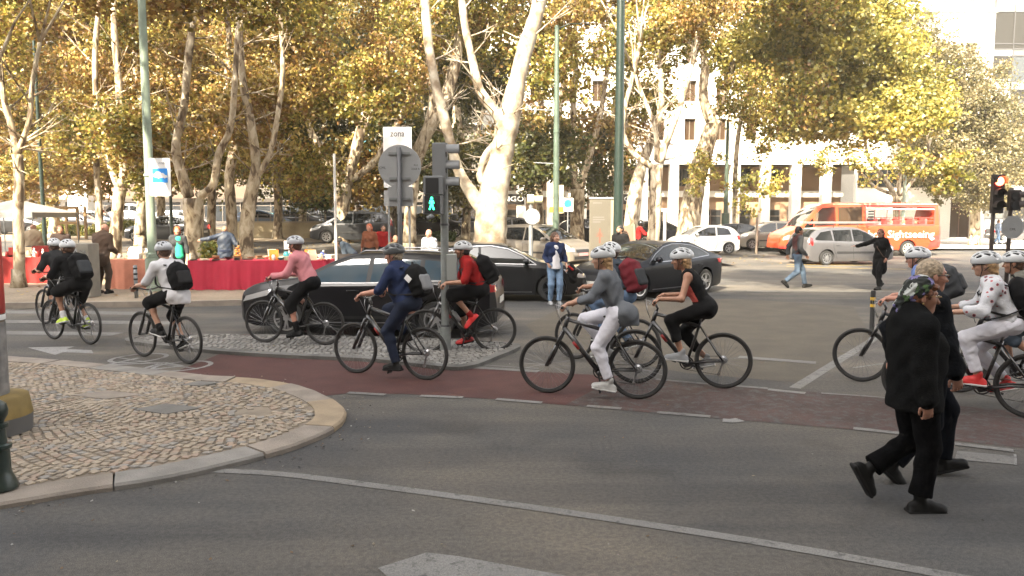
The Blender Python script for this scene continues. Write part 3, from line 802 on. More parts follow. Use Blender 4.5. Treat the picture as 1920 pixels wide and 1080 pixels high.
def crown_mesh(name, R, nleaf, pal, size, seed, squash=.8, nclump=70):
    r = np.random.default_rng(seed)
    u = r.normal(size=(nclump, 3)); u /= np.linalg.norm(u, axis=1)[:, None]
    cl = u*(r.random((nclump, 1))**.45)*R*np.array([1, 1, squash])
    cr = r.uniform(.18, .55, nclump)*R*.50; ct = r.random(nclump)
    ci = r.integers(0, nclump, nleaf)
    p = cl[ci]+r.normal(size=(nleaf, 3))*cr[ci][:, None]*np.array([.75, .75, .5])
    # leaf: two triangles hinged on the midrib, five-pointed outline suggested by a kite
    a = r.normal(size=(nleaf, 3)); a[:, 2] -= .6; a /= np.linalg.norm(a, axis=1)[:, None]
    b = np.cross(a, r.normal(size=(nleaf, 3))); b /= np.linalg.norm(b, axis=1)[:, None]; c = np.cross(a, b)
    s = size*r.uniform(.6, 1.25, nleaf)[:, None]
    v = np.stack([p, p+(a*.45+b*.62-c*.14)*s, p+a*1.1*s, p+(a*.45-b*.62-c*.14)*s], 1).reshape(-1, 3)
    f = (np.arange(nleaf)*4)[:, None]
    f = np.concatenate([f+np.array([0, 1, 2]), f+np.array([0, 2, 3])], 0)
    me = bpy.data.meshes.new(name); me.from_pydata(v.tolist(), [], f.tolist()); me.update()
    pal = np.array(pal)*np.array([.90, .88, .60] if size != .13 else [.78, .82, .80]); k = (np.clip(ct[ci]+r.normal(size=nleaf)*.28, 0, .999)*len(pal)).astype(int)
    col = pal[k]*r.uniform(.7, 1.3, (nleaf, 1)); col = np.repeat(np.clip(col, 0, 1), 4, 0)
    at = me.color_attributes.new('leaf', 'FLOAT_COLOR', 'POINT'); at.data.foreach_set('color', np.c_[col, np.ones(len(col))].ravel().astype(np.float32))
    me.materials.append(LEAF); return me
AUT = [(.15, .155, .04), (.24, .23, .06), (.36, .31, .09), (.44, .35, .11), (.34, .20, .07), (.22, .12, .045), (.52, .44, .18), (.40, .35, .10)]
BRN = [(.26, .14, .055), (.34, .21, .08), (.22, .15, .05), (.42, .32, .12), (.18, .15, .045), (.46, .36, .15)]
GRN = [(.060, .075, .022), (.085, .095, .03), (.12, .115, .035), (.05, .055, .02), (.17, .15, .045)]
TANL = [(.30, .23, .11), (.24, .20, .09), (.36, .28, .14), (.18, .16, .07)]
YEL = [(.36, .31, .09), (.46, .39, .12), (.28, .27, .08), (.54, .45, .18), (.20, .20, .06)]
CM = {'a': [crown_mesh('crown', 2.3, 3000, AUT, .17, 10+i) for i in range(3)], 'b': [crown_mesh('crown', 2.3, 2600, BRN, .17, 20+i) for i in range(3)],
      'g': [crown_mesh('crown', 2.4, 4600, GRN, .15, 30+i) for i in range(2)], 't': [crown_mesh('crown', 2.4, 5200, TANL, .13, 40+i) for i in range(2)],
      'y': [crown_mesh('crown', 2.3, 4200, YEL, .19, 50+i) for i in range(3)], 's': [crown_mesh('crown', 1.6, 620, AUT+YEL, .16, 60+i, .7, 16) for i in range(3)]}
rt = random.Random(5)
TREES = []
def limb(mb, pts, Y, seed=0):
    rn = random.Random(seed); P3 = []; R = []
    for i, q in enumerate(pts):
        y = Y+(q[3] if len(q) > 3 else 0); p = P(q[0], q[1], y); P3.append(p); R.append(max(.02, q[2]/2/F*y))
    P3 = spline(P3, 4); R2 = []
    for i in range(len(R)-1): R2 += [R[i]+(R[i+1]-R[i])*k/4 for k in range(4)]
    R2.append(R[-1]); R2 = [r*(1+rn.uniform(-.07, .09)) for r in R2]
    mb.tube(P3, R2, 12 if R2[0] > .15 else 7)
    return P3[-1], R2[-1]
def tree(label, Y, limbs, group='plane trees in the park', cat='tree', bark=None, twigs=True):
    base = P(limbs[0][0][0], limbs[0][0][1], Y); g = gz(base.x, Y)+(.12 if base.x < 9.5 else .1)
    t = thing('plane_tree', label, cat, (base.x, Y, g), 0, group); mb = MB(); rn = random.Random(int(Y*100+base.x))
    l0 = [tuple(q) for q in limbs[0]]
    # flare the foot down to the ground
    dz = base.z-g; M = Matrix.Translation(-Vector((base.x, Y, g)))
    m2 = MB()
    foot = [Vector((base.x, Y, g-.1)), Vector((base.x, Y, g+.25)), Vector((base.x, Y, max(g+.5, base.z)))]
    r0 = l0[0][2]/2/F*Y; m2.tube(foot, [r0*1.45, r0*1.12, r0*1.0], 14)
    for i, l in enumerate(limbs): 
        e, r_ = limb(m2, l, Y, i)
        if twigs and l[-1][1] < 150:     # each limb goes on above the frame, forking into branches
            d0 = (e-P(l[-2][0], l[-2][1], Y+(l[-2][3] if len(l[-2]) > 3 else 0))).normalized()
            for k in range(3):
                d = (d0+Vector((rn.uniform(-.6, .6), rn.uniform(-.6, .6), rn.uniform(0, .5)))).normalized(); L_ = rn.uniform(1.6, 3.2)
                m2.tube([e, e+d*L_*.5+Vector((0, 0, .2)), e+d*L_], [r_*.8, r_*.5, .02], 5)
        for k in range(len(l)*2):   # side twigs
            a = rn.random()*(len(l)-1); ia = int(a); fr = a-ia; q0, q1 = l[ia], l[ia+1]
            px, py = q0[0]+(q1[0]-q0[0])*fr, q0[1]+(q1[1]-q0[1])*fr
            if py > 330: continue
            p = P(px, py, Y); d = Vector((rn.uniform(-1, 1), rn.uniform(-1, 1), rn.uniform(-.1, .8))).normalized(); L_ = rn.uniform(.7, 1.8); k2 = p+d*L_*.5+Vector((0, 0, .08))
            m2.tube([p, k2, p+d*L_+Vector((0, 0, .25))], [.035, .022, .008], 4, caps=False)
            for z in range(2):
                d2 = (d+Vector((rn.uniform(-.8, .8), rn.uniform(-.8, .8), rn.uniform(-.3, .6)))).normalized(); m2.tube([k2, k2+d2*L_*.5], [.016, .006], 4, caps=False)
    mb.add(m2.v, m2.f, M)
    o = mb.build('trunk', bark or BARK, t, True); TREES.append((t, base, limbs)); return t
def crown(t, kind, p, s=1.0):
    c = bpy.data.objects.new('crown', rt.choice(CM[kind])); link(c, t); c.location = Vector(p)-t.location
    c.rotation_euler = (rt.uniform(-.3, .3), rt.uniform(-.3, .3), rt.uniform(0, 6.28)); c.scale = (s*rt.uniform(.9, 1.1), s*rt.uniform(.9, 1.1), s*rt.uniform(.85, 1.05)); return c
tA = tree('slim sycamore on the pavement beside the left stall, forking just above head height', 21, [[(36, 545, 22), (36, 480, 19), (34, 400, 18), (36, 340, 17), (33, 290, 18)], [(33, 290, 14), (22, 240, 12), (8, 190, 11), (-5, 120, 9)], [(34, 285, 12), (55, 225, 9), (60, 160, 8), (75, 80, 7)]])
tree('mottled sycamore just left of the green lamp post behind the pale stall cloth', 30, [[(214, 475, 24), (218, 430, 22), (222, 380, 20), (226, 352, 22)], [(222, 352, 13), (203, 300, 11), (190, 250, 10), (180, 180, 10), (178, 100, 10), (185, 20, 9), (190, -20, 8)], [(230, 350, 16), (232, 290, 15), (226, 220, 14), (222, 150, 12), (215, 70, 11), (212, 0, 9)], [(236, 345, 10), (262, 300, 9), (270, 240, 8), (262, 180, 7)]])
tree('thin straight sycamore behind the man in brown at the stall', 33, [[(187, 470, 14), (186, 400, 13), (182, 330, 11), (180, 260, 10), (186, 180, 9)]])
tree('sycamore beside the planted bed, left of the dark hatchback', 37, [[(262, 440, 20), (266, 380, 18), (270, 300, 14), (262, 220, 12), (255, 130, 10), (250, 40, 8)]])
tree('thick sycamore behind the woman in green, with a sawn stub at its fork', 27, [[(365, 500, 36), (364, 430, 34), (362, 372, 38)], [(355, 370, 20), (338, 320, 18), (330, 270, 16), (345, 200, 14), (352, 120, 14), (362, 40, 12), (370, -20, 10)], [(372, 370, 18), (400, 345, 14), (410, 290, 14), (432, 240, 12), (440, 160, 10), (445, 60, 9), (450, -20, 8)], [(352, 362, 18), (345, 340, 20), (339, 318, 21)]])
tree('mottled sycamore behind the red stall, right of the man in dark blue', 27.5, [[(462, 487, 28), (462, 430, 27), (470, 370, 24), (480, 310, 18), (470, 230, 16), (455, 150, 13), (450, 60, 11), (455, -20, 9)], [(476, 340, 12), (505, 290, 11), (520, 220, 10), (530, 130, 9), (525, 30, 8)]])
tree('slimmer sycamore tucked behind the pair at the red stall', 32, [[(436, 470, 20), (434, 400, 20), (430, 330, 18), (440, 260, 15), (425, 180, 12), (430, 80, 10), (420, -20, 8)]])
tree('sycamore in front of the grey SUV splitting into three long limbs', 41, [[(640, 455, 28), (642, 400, 26), (645, 345, 30)], [(640, 350, 17), (610, 300, 15), (580, 240, 13), (565, 180, 12), (552, 110, 10), (545, 20, 9), (540, -30, 8)], [(650, 345, 22), (668, 280, 20), (680, 220, 16), (690, 150, 14), (700, 60, 12), (712, -20, 9)], [(660, 338, 14), (700, 305, 12), (735, 250, 11), (765, 190, 11), (795, 120, 10), (815, 60, 8)], [(672, 270, 12), (700, 190, 10), (712, 120, 9), (745, 60, 8), (765, 0, 7)]])
tree('dappled sycamore behind the round sign leaning right to a dark limb', 34, [[(768, 455, 24), (770, 380, 23), (778, 310, 25), (800, 250, 24), (840, 170, 21), (860, 80, 18), (862, -20, 14)], [(795, 262, 14), (812, 180, 15), (798, 100, 15), (780, 30, 13), (772, -30, 12)]])
tree('big pale sycamore with a sunlit white limb behind the black coupe', 26, [[(918, 480, 66), (920, 420, 60), (926, 360, 54), (938, 300, 44), (948, 250, 40), (956, 215, 40), (968, 160, 33), (985, 90, 28), (1005, 30, 26), (1020, -40, 20)], [(950, 240, 24), (925, 205, 21), (900, 170, 18), (885, 110, 15), (872, 50, 14), (862, -30, 12)], [(918, 410, 34), (895, 378, 26), (862, 325, 20), (845, 270, 18), (830, 210, 18), (815, 150, 18), (803, 80, 17), (795, -20, 15)], [(915, 350, 16), (900, 330, 15), (912, 290, 14), (936, 262, 13), (950, 240, 12)]], bark=BARKW)
tree('forked sycamore beside the blue parking sign', 42, [[(1082, 447, 26), (1082, 400, 26), (1083, 355, 26)], [(1080, 355, 14), (1074, 290, 12), (1075, 200, 11), (1080, 120, 9), (1078, 40, 7)], [(1088, 355, 14), (1100, 310, 13), (1120, 240, 12), (1130, 190, 9), (1140, 120, 8)]])
tree('dark leaning sycamore behind the slender green post', 36, [[(1182, 440, 30), (1186, 400, 28), (1193, 350, 24), (1205, 305, 18), (1225, 255, 14), (1240, 200, 11), (1238, 130, 9)]])
tree('sycamore with a bright foot and fan of limbs above the dark saloon', 29, [[(1222, 470, 24), (1228, 410, 23), (1230, 350, 22), (1232, 310, 22)], [(1226, 315, 12), (1190, 290, 10), (1168, 250, 10), (1172, 200, 9), (1185, 150, 9), (1200, 80, 7)], [(1236, 305, 16), (1255, 250, 14), (1275, 200, 11), (1295, 130, 10), (1310, 60, 8)], [(1232, 300, 12), (1228, 240, 9), (1205, 180, 8), (1190, 140, 6)]])
tree('thick brown sycamore leaning right above the white hatchback', 45, [[(1290, 450, 46), (1296, 390, 40), (1308, 330, 34), (1325, 270, 32), (1340, 225, 26)], [(1335, 230, 22), (1318, 180, 18), (1322, 120, 16), (1310, 50, 13)], [(1345, 215, 18), (1362, 160, 14), (1380, 100, 12), (1400, 30, 9)]])
tree('round headed tree behind the orange bus with a fan of bare limbs', 49, [[(1685, 440, 18), (1684, 400, 17), (1684, 368, 20)], [(1680, 370, 10), (1655, 330, 8), (1630, 300, 6), (1620, 250, 5)], [(1690, 370, 8), (1710, 340, 7), (1730, 310, 6), (1745, 260, 5)], [(1684, 370, 8), (1690, 300, 6), (1700, 200, 5)], [(1676, 365, 7), (1640, 350, 6), (1610, 320, 5)]])
tree('tan leaved tree against the glass building', 53, [[(1828, 440, 18), (1828, 380, 16), (1826, 320, 14), (1815, 240, 10), (1805, 160, 7)], [(1826, 320, 8), (1860, 280, 6), (1880, 220, 5)]])
tree('slim tree rising behind the far traffic islands near the pale pillars', 50, [[(1380, 440, 12), (1378, 380, 10), (1380, 300, 9), (1390, 220, 8), (1420, 120, 7)]])
# further row at the back of the park
for i, (px, Y) in enumerate(((100, 47), (300, 49), (395, 46), (520, 45), (566, 52), (735, 48), (812, 52), (873, 47), (1010, 50), (1150, 51))):
    tree(('slender sycamore in the back row, %s' % ['at the far left beyond the tent', 'beyond the dark hatchback', 'between the two thick stall trees', 'in front of the cream wall', 'beside the clipped trees', 'behind the standing sign', 'behind the pedestrian signal', 'left of the big pale trunk', 'behind the beige people carrier', 'behind the poster pillar'][i]), Y,
         [[(px, 440, 17), (px+2, 380, 15), (px+rt.uniform(-8, 8), 300, 13), (px+rt.uniform(-20, 20), 220, 11), (px+rt.uniform(-30, 30), 120, 9), (px+rt.uniform(-40, 40), 10, 7)], [(px+2, 330, 9), (px+rt.uniform(15, 40), 250, 8), (px+rt.uniform(30, 60), 150, 6)]], group='slender trees at the back of the park')
# foliage, hung on the nearest tree
def hang(px, py, Y, kind, s):
    p = P(px, py, Y); best = min(TREES, key=lambda t: abs(t[1].x-p.x)+1.2*abs(t[0].location.y-p.y)); return crown(best[0], kind, p, s)
for py, spans in ((-230, [(-60, 1640, 105, 'aabyg')]), (-140, [(-60, 1620, 90, 'aabyb')]), (-60, [(-60, 1640, 78, 'aabba')]), (15, [(-40, 600, 74, 'aabab'), (600, 1420, 92, 'aabab'), (1420, 1660, 72, 'yya')]), (85, [(-30, 560, 76, 'abagb'), (620, 880, 80, 'gga'), (900, 1420, 135, 'aab'), (1420, 1700, 74, 'yy')]),
                  (120, [(-30, 900, 95, 'abba')]), (195, [(-30, 620, 100, 'bab')]), (155, [(-30, 600, 80, 'abagb'), (560, 900, 82, 'gga'), (1010, 1400, 190, 'ab'), (1470, 1740, 76, 'yya')]), (225, [(-30, 560, 88, 'aagb'), (560, 900, 85, 'ggg'), (1000, 1180, 140, 'gb'), (1520, 1760, 80, 'yy')]),
                  (318, [(-40, 900, 74, 'ggb')]), (290, [(40, 600, 110, 'abs'), (580, 880, 100, 'ggs'), (1000, 1180, 110, 'gg'), (1330, 1480, 90, 's'), (1540, 1790, 90, 'ys')]), (345, [(240, 620, 150, 's'), (1330, 1460, 70, 's'), (1790, 1850, 60, 's')])):
    for a, b, st_, kinds in spans:
        x = a
        while x < b:
            k = rt.choice(kinds); xx = x+rt.uniform(-25, 25); yy = py+rt.uniform(-28, 28)
            Y = rt.uniform(28, 46) if k in 'ab' else (rt.uniform(44, 56) if k == 'g' else (rt.uniform(41, 47) if k == 'y' else rt.uniform(30, 44)))
            if 860 < xx < 1060: Y = rt.uniform(31, 46)
            hang(xx, yy, Y, k, rt.uniform(.75, 1.15)*(Y/40 if k != 's' else .9)); x += st_
for px, py in ((1740, 110), (1790, 130), (1840, 170), (1760, 190), (1815, 215), (1870, 235), (1780, 265), (1840, 285), (1885, 300), (1745, 300), (1800, 335), (1850, 345), (1700, 60), (1720, 160)): hang(px, py, rt.uniform(51, 54), 't', 1.05)
# foliage close in front on the left, mostly above the frame, that dapples the park
for px, py, Y in [(x, y, Yv) for y, Yv in ((-70, 22), (-170, 22)) for x in range(-60, 700, 190)]: hang(px+rt.uniform(-40, 40), py+rt.uniform(-35, 35), Y+rt.uniform(-1, 2), rt.choice('aab'), .8)
# unseen street trees; two dapple the carriageway, the left pair is added park shade
for x, y, L in ((-25, 9.5, 'unseen tall tree far off to the left, added to shade the park'), (9.4, 11.5, 'tall street tree just beyond the frame on the near right pavement'), (15.5, 14.5, 'tall street tree further along the right pavement'), (-12.5, 10.5, 'unseen tall tree on the corner pavement at the far left, added to shade the park')):
    t = thing('plane_tree', L, 'tree', (x, y, 0), 0, 'street trees beside the junction'); mb = MB()
    mb.tube([(0, 0, -.05), (.1, 0, 6), (.0, .3, 12), (.5, .2, 20)], [.34, .27, .2, .08], 10); mb.tube([(.05, .1, 10), (-2, .5, 15), (-3.6, .6, 18.5)], [.16, .1, .05], 7); mb.tube([(.05, .1, 11), (2, -.5, 15), (3.2, -.6, 18)], [.14, .1, .05], 7); mb.build('trunk', BARK, t, True)
    if x > 0: pt = MB(); pt.lathe([(.0, .14), (.86, .14), (.88, .17), (1.0, .17), (1.0, -.02)], 28, Matrix.Translation((x, y, 0)), caps=False); tag(pt.build('tree_pit', STONE[0], None, auto=30), kind='structure')
    for c in [(rt.uniform(-7, 4) if x > 0 else rt.uniform(-5, 5), rt.uniform(-3, 4), rt.uniform(9.5, 16) if x > 0 else rt.uniform(12.5, 20)) for _ in range(15 if x > 0 else 9)]: crown(t, rt.choice('ab'), Vector(c)+t.location, 1.0)
# ================================================================== VEHICLES
def paint(name, col, metal=.0, rough=.32, coat=.3): return mat(name, col, rough=rough, metal=metal, coat=coat, spec=.35)
TYRE = mat('tyre_rubber', (.018, .018, .018), rough=.85); ALLOY = mat('alloy_rim', (.52, .52, .53), rough=.28, metal=.9); DALLOY = mat('dark_alloy_rim', (.12, .12, .125), rough=.3, metal=.9)
BLACKP = mat('black_plastic', (.02, .02, .021), rough=.55); CHROME = mat('chrome_trim', (.30, .30, .31), rough=.28, metal=1.0)
CARGL = mat('car_glass', (.010, .012, .013), rough=.03, spec=.55)
SKYGL = mat('car_glass_sky_tint', (.045, .075, .10), rough=.03, spec=.9, coat=.35)  # sky reflection tinted into the glass base colour
CLEARGL = mat('clear_car_glass', (.75, .78, .78), rough=.02, trans=1.0, spec=.5); 
LAMPR = mat('tail_lamp', (.38, .012, .012), rough=.15, coat=1.0); LAMPC = mat('head_lamp', (.55, .56, .58), rough=.08, metal=.5, coat=1.0)
LAMPON = mat('head_lamp_lit', (1, .7, .4), emit=(1, .62, .30), estr=9); PLATE = mat('number_plate', (.72, .72, .68), rough=.4); SEAM = mat('panel_gap', (.006, .006, .006), rough=.8)
INTER = mat('car_interior', (.03, .03, .032), rough=.8); LAMPRON = mat('brake_lamp_lit', (.9, .05, .03), emit=(1, .03, .02), estr=1.6)
def wheel_meshes(r, w_, nsp, rim_m, double=True, name=''):
    key = (r, w_, nsp, rim_m.name)
    if key in WM: return WM[key]
    t = MB(); t.lathe([(r*.66, -w_/2), (r*.93, -w_/2), (r*.99, -w_*.36), (r, 0), (r*.99, w_*.36), (r*.93, w_/2), (r*.66, w_/2)], 36, axis='Y', caps=False)
    tb = t.build('tyre', TYRE, None, auto=40)
    m = MB(); m.lathe([(r*.60, -w_/2), (r*.69, -w_/2-.004), (r*.69, w_/2+.004), (r*.60, w_/2), (r*.60, -w_/2)], 36, axis='Y', caps=False)
    for s_ in (-1, 1):
        yy = s_*(w_/2-.012); m.lathe([(r*.16, yy-.02), (r*.16, yy+.012*s_+.01), ], 12, axis='Y')
        for i in range(nsp):
            a = 2*pi*i/nsp
            for da in ((-.16, .16) if double else (0,)):
                M = Matrix.Rotation(-(a+da), 4, 'Y'); wd = r*(.045 if double else .085)
                m.add([(r*.1, yy-.012, -wd), (r*.1, yy+.012, -wd), (r*.1, yy+.012, wd), (r*.1, yy-.012, wd), (r*.64, yy-.012, -wd*.8), (r*.64, yy+.006, -wd*.8), (r*.64, yy+.006, wd*.8), (r*.64, yy-.012, wd*.8)], [(0, 1, 2, 3), (7, 6, 5, 4), (0, 4, 5, 1), (1, 5, 6, 2), (2, 6, 7, 3), (3, 7, 4, 0)], M)
    mb_ = m.build('rim', rim_m, None, auto=40)
    d = MB(); d.lathe([(r*.02, -.02), (r*.55, -.02), (r*.55, .02), (r*.02, .02)], 24, axis='Y'); db = d.build('brake_disc', mat('brake_dark', (.03, .03, .03), rough=.5, metal=.6), None)
    WM[key] = (tb.data, mb_.data, db.data)
    for o in (tb, mb_, db): bpy.data.objects.remove(o)
    return WM[key]
WM = {}
def put_wheel(parent, key, loc, roll=0.3, steer=0):
    a = bpy.data.objects.new('wheel', key[0]); link(a, parent); a.location = loc; a.rotation_euler = (0, roll, steer)
    for nme, d in (('rim', key[1]), ('brake_disc', key[2])):
        o = bpy.data.objects.new(nme, d); link(o, a)
    return a
def interp(tab, x):
    if x <= tab[0][0]: return tab[0][1]
    for i in range(len(tab)-1):
        if x <= tab[i+1][0]:
            x0, y0 = tab[i]; x1, y1 = tab[i+1]
            m0 = (tab[i+1][1]-tab[i-1][1])/(tab[i+1][0]-tab[i-1][0]) if i > 0 else (y1-y0)/(x1-x0)
            m1 = (tab[i+2][1]-y0)/(tab[i+2][0]-x0) if i+2 < len(tab) else (y1-y0)/(x1-x0)
            h = x1-x0; t = (x-x0)/h
            s_ = (y1-y0)/h     # keep it monotone: no overshoot between the given points
            if i > 0 and (tab[i][1]-tab[i-1][1])*(y1-y0) <= 0: m0 = 0
            if i+2 < len(tab) and (tab[i+2][1]-y1)*(y1-y0) <= 0: m1 = 0
            lim = 3*abs(s_); m0 = max(-lim, min(lim, m0)); m1 = max(-lim, min(lim, m1))
            return y0*(2*t**3-3*t*t+1)+h*m0*(t**3-2*t*t+t)+y1*(-2*t**3+3*t*t)+h*m1*(t**3-t*t)
    return tab[-1][1]
class Car:
    """front towards +X, ground at z=0, origin under the middle"""
    def __init__(s, L, W, top, belt, sill=.17, wheels=None, wr=.32, tum=.36, nst=64, bump=.0, plan=.16, arch=.055):
        s.L, s.W, s.top, s.belt, s.sill, s.tum, s.plan = L, W, top, belt, sill, tum, plan; s.wx, s.wr, s.nst, s.arch = wheels, wr, nst, arch
    def hw(s, x):      # half width in plan
        t = abs(x)/(s.L/2); return s.W/2*(1-s.plan*t**5-.04*t*t-.25*max(0, t-.955)/.045*.5)
    def zt(s, x): return interp(s.top, x)
    def zb(s, x): return interp(s.belt, x)
    def side(s, x, z):
        w_ = s.hw(x); b = s.zb(x); zm = s.sill+.38
        if z > b: return w_-.035-(z-b)*s.tum-.05*(z-b)**2
        if z > b-.06: return w_-.035*((z-b+.06)/.06)**2*1.0
        if z < zm: return w_-.05*((zm-z)/(zm-s.sill))**2
        return w_
    def topz(s, x, y): w_ = max(.2, s.side(x, s.zt(x)-.05)); return s.zt(x)-.035*(min(1, abs(y)/w_))**2.2
    def body(s, m, parent, name='body', cut=None):
        N = s.nst; secs = []
        xs_ = [-s.L/2*cos(pi*i/(N-1))*.35+(-s.L/2+s.L*i/(N-1))*.65 for i in range(N)]
        for x in xs_:
            zt = s.zt(x); b = s.zb(x); zb_ = s.sill+.10*max(0, (abs(x)/(s.L/2)-.86)/.14)
            lv = [zb_, zb_+.06, s.sill+.38, (s.sill+.38+b)/2, b-.06, b-.03, b, b+.03]
            if zt > b+.1:
                lv += [b+(zt-b)*k for k in (.35, .65)]; ze = zt-.055
                lv += [ze]
            else: lv += [b+.03]*3
            zs = [min(z, zt-.045) for z in lv]
            for i in range(1, len(zs)): zs[i] = max(zs[i], zs[i-1]+.0008)
            pts = [(0, zb_+.0)]+[(s.side(x, z), z) for z in zs]
            ye, ze = pts[-1]; r = min(.07, ye*.3)
            pts += [(ye-r*.12, ze+(zt-ze)*.45), (ye-r*.45, ze+(zt-ze)*.75), (ye-r*1.2, s.topz(x, ye-r*1.2)), (ye*.5, s.topz(x, ye*.5)), (0, zt)]
            secs.append((x, pts))
        n = len(secs[0][1]); vs = []; fs = []
        for x, p in secs:
            vs += [(x, q[0], q[1]) for q in p]+[(x, -q[0], q[1]) for q in p[-2:0:-1]]
        m_ = 2*n-2
        for i in range(N-1):
            for k in range(m_): j = (k+1) % m_; fs.append((i*m_+k, i*m_+j, (i+1)*m_+j, (i+1)*m_+k))
        fs += [tuple(range(m_)), tuple(range((N-1)*m_, N*m_))[::-1]]
        o = mesh_obj(name, vs, fs, m, parent)
        bm = bmesh.new(); bm.from_mesh(o.data); bmesh.ops.recalc_face_normals(bm, faces=bm.faces); bm.to_mesh(o.data); bm.free()
        cb_ = MB()
        for wx in s.wx:
            for sg_ in (-1, 1):
                y0 = sg_*(s.hw(wx)-.27); y1 = sg_*(s.W/2+.1); R = s.wr+s.arch; ring = []
                prof = [(R, min(y0, y1)), (R, max(y0, y1))]
                cb_.lathe([(q[0], q[1]) for q in prof], 40, Matrix.Translation((wx, 0, s.wr+.01)), axis='Y')
        if cut: 
            for pts in cut:
                n_ = len(pts); base = len(cb_.v)
                cb_.add([(p[0], -s.W, p[1]) for p in pts]+[(p[0], s.W, p[1]) for p in pts], [tuple(range(n_)), tuple(range(2*n_-1, n_-1, -1))]+[(i, n_+i, n_+(i+1) % n_, (i+1) % n_) for i in range(n_)])
        c = cb_.build('cutter', m, None); bm = bmesh.new(); bm.from_mesh(c.data); bmesh.ops.recalc_face_normals(bm, faces=bm.faces); bm.to_mesh(c.data); bm.free()
        md = o.modifiers.new('b', 'BOOLEAN'); md.object = c; md.operation = 'DIFFERENCE'; md.solver = 'EXACT'
        bpy.context.view_layer.update()
        me = bpy.data.meshes.new_from_object(o.evaluated_get(bpy.context.evaluated_depsgraph_get())); o.modifiers.clear(); o.data = me; me.name = name
        bpy.data.objects.remove(c)
        bm = bmesh.new(); bm.from_mesh(me)
        for e in bm.edges:
            if len(e.link_faces) == 2: e.smooth = e.calc_face_angle(0) < radians(28)
        for f in bm.faces: f.smooth = True
        bm.to_mesh(me); bm.free(); me.materials.clear(); me.materials.append(m)
        return o
    def dens(s, pts, step=.12):
        out = []
        for i, p in enumerate(pts):
            q = pts[(i+1) % len(pts)]; d = math.hypot(q[0]-p[0], q[1]-p[1]); k = max(1, int(d/step))
            out += [(p[0]+(q[0]-p[0])*j/k, p[1]+(q[1]-p[1])*j/k) for j in range(k)]
        return out
    def panel(s, name, pts, m, parent, sgn, off=.009, th=.004):
        """a panel that follows the flank: pts in (x, z)"""
        bm = bmesh.new(); P_ = s.dens(pts); f = bm.faces.new([bm.verts.new((p[0], 0, p[1])) for p in P_]); bmesh.ops.triangulate(bm, faces=[f])
        for ax, st in ((0, .25), (2, .09)):
            cs = [p[0] if ax == 0 else p[1] for p in P_]; t = math.ceil(min(cs)/st)*st
            while t < max(cs):
                co = [0, 0, 0]; no = [0, 0, 0]; co[ax] = t; no[ax] = 1; bmesh.ops.bisect_plane(bm, geom=bm.verts[:]+bm.edges[:]+bm.faces[:], plane_co=co, plane_no=no); t += st
        for v in bm.verts: v.co.y = sgn*(s.side(v.co.x, v.co.z)+off)
        bmesh.ops.remove_doubles(bm, verts=bm.verts, dist=2e-3); bmesh.ops.dissolve_degenerate(bm, edges=bm.edges, dist=1e-4); bm.normal_update()
        if sum(f.normal.y for f in bm.faces)*sgn < 0: bmesh.ops.reverse_faces(bm, faces=bm.faces)
        me = bpy.data.meshes.new(name); bm.to_mesh(me); bm.free(); me.materials.append(m); me.polygons.foreach_set('use_smooth', [True]*len(me.polygons))
        o = bpy.data.objects.new(name, me); link(o, parent); 
        return o
    def line(s, name, pts, wd, m, parent, sgn, off=.003):
        P_ = []
        for i in range(len(pts)-1):
            a, b = pts[i], pts[i+1]; k = max(1, int(math.hypot(b[0]-a[0], b[1]-a[1])/.07)); P_ += [(a[0]+(b[0]-a[0])*j/k, a[1]+(b[1]-a[1])*j/k) for j in range(k)]
        P_.append(pts[-1]); vs = []
        for i, p in enumerate(P_):
            q0, q1 = P_[max(0, i-1)], P_[min(len(P_)-1, i+1)]; dx, dz = q1[0]-q0[0], q1[1]-q0[1]; d = math.hypot(dx, dz); nx_, nz_ = -dz/d*wd/2, dx/d*wd/2
            for sx in (1, -1): x, z = p[0]+nx_*sx, p[1]+nz_*sx; vs.append((x, sgn*(s.side(x, z)+off), z))
        return mesh_obj(name, vs, [(2*i, 2*i+1, 2*i+3, 2*i+2) for i in range(len(P_)-1)], m, parent)
    def screen(s, name, x0, x1, f0, f1, m, parent, off=.011, n=21):
        """front or rear window lying on the roof profile between x0 and x1"""
        vs = []; 
        for i in range(n):
            t = i/(n-1); x = x0+(x1-x0)*t; fr = f0+(f1-f0)*t
            for j in range(n):
                y = (2*j/(n-1)-1)*s.side(x, s.zt(x)-.06)*fr; vs.append((x, y, s.topz(x, y)+off))
        fs = [(i*n+j, i*n+j+1, (i+1)*n+j+1, (i+1)*n+j) for i in range(n-1) for j in range(n-1)]
        return mesh_obj(name, vs, fs, m, parent, True)
    def endpanel(s, name, end, y0, y1, z0, z1, m, parent, off=.014, n=10):
        """a panel wrapped across the nose or tail; end=+1 front"""
        vs = []
        for i in range(n):
            y = y0+(y1-y0)*i/(n-1)
            # x where the half width equals |y|
            lo, hi = 0, s.L/2
            for _ in range(20):
                mid_ = (lo+hi)/2
                if s.hw(mid_) > abs(y): lo = mid_
                else: hi = mid_
            x = end*(min(lo, s.L/2)+off)
            for z in (z0, z1):
                xx = x
                # do not float above a falling bonnet line
                lo2, hi2 = 0, abs(x)
                if s.zt(end*hi2) < z:
                    for _ in range(20):
                        mm = (lo2+hi2)/2
                        if s.zt(end*mm) > z: lo2 = mm
                        else: hi2 = mm
                    xx = end*(lo2+off)
                vs.append((xx, y, z))
        return mesh_obj(name, vs, [(2*i, 2*i+1, 2*i+3, 2*i+2) for i in range(n-1)], m, parent, True)
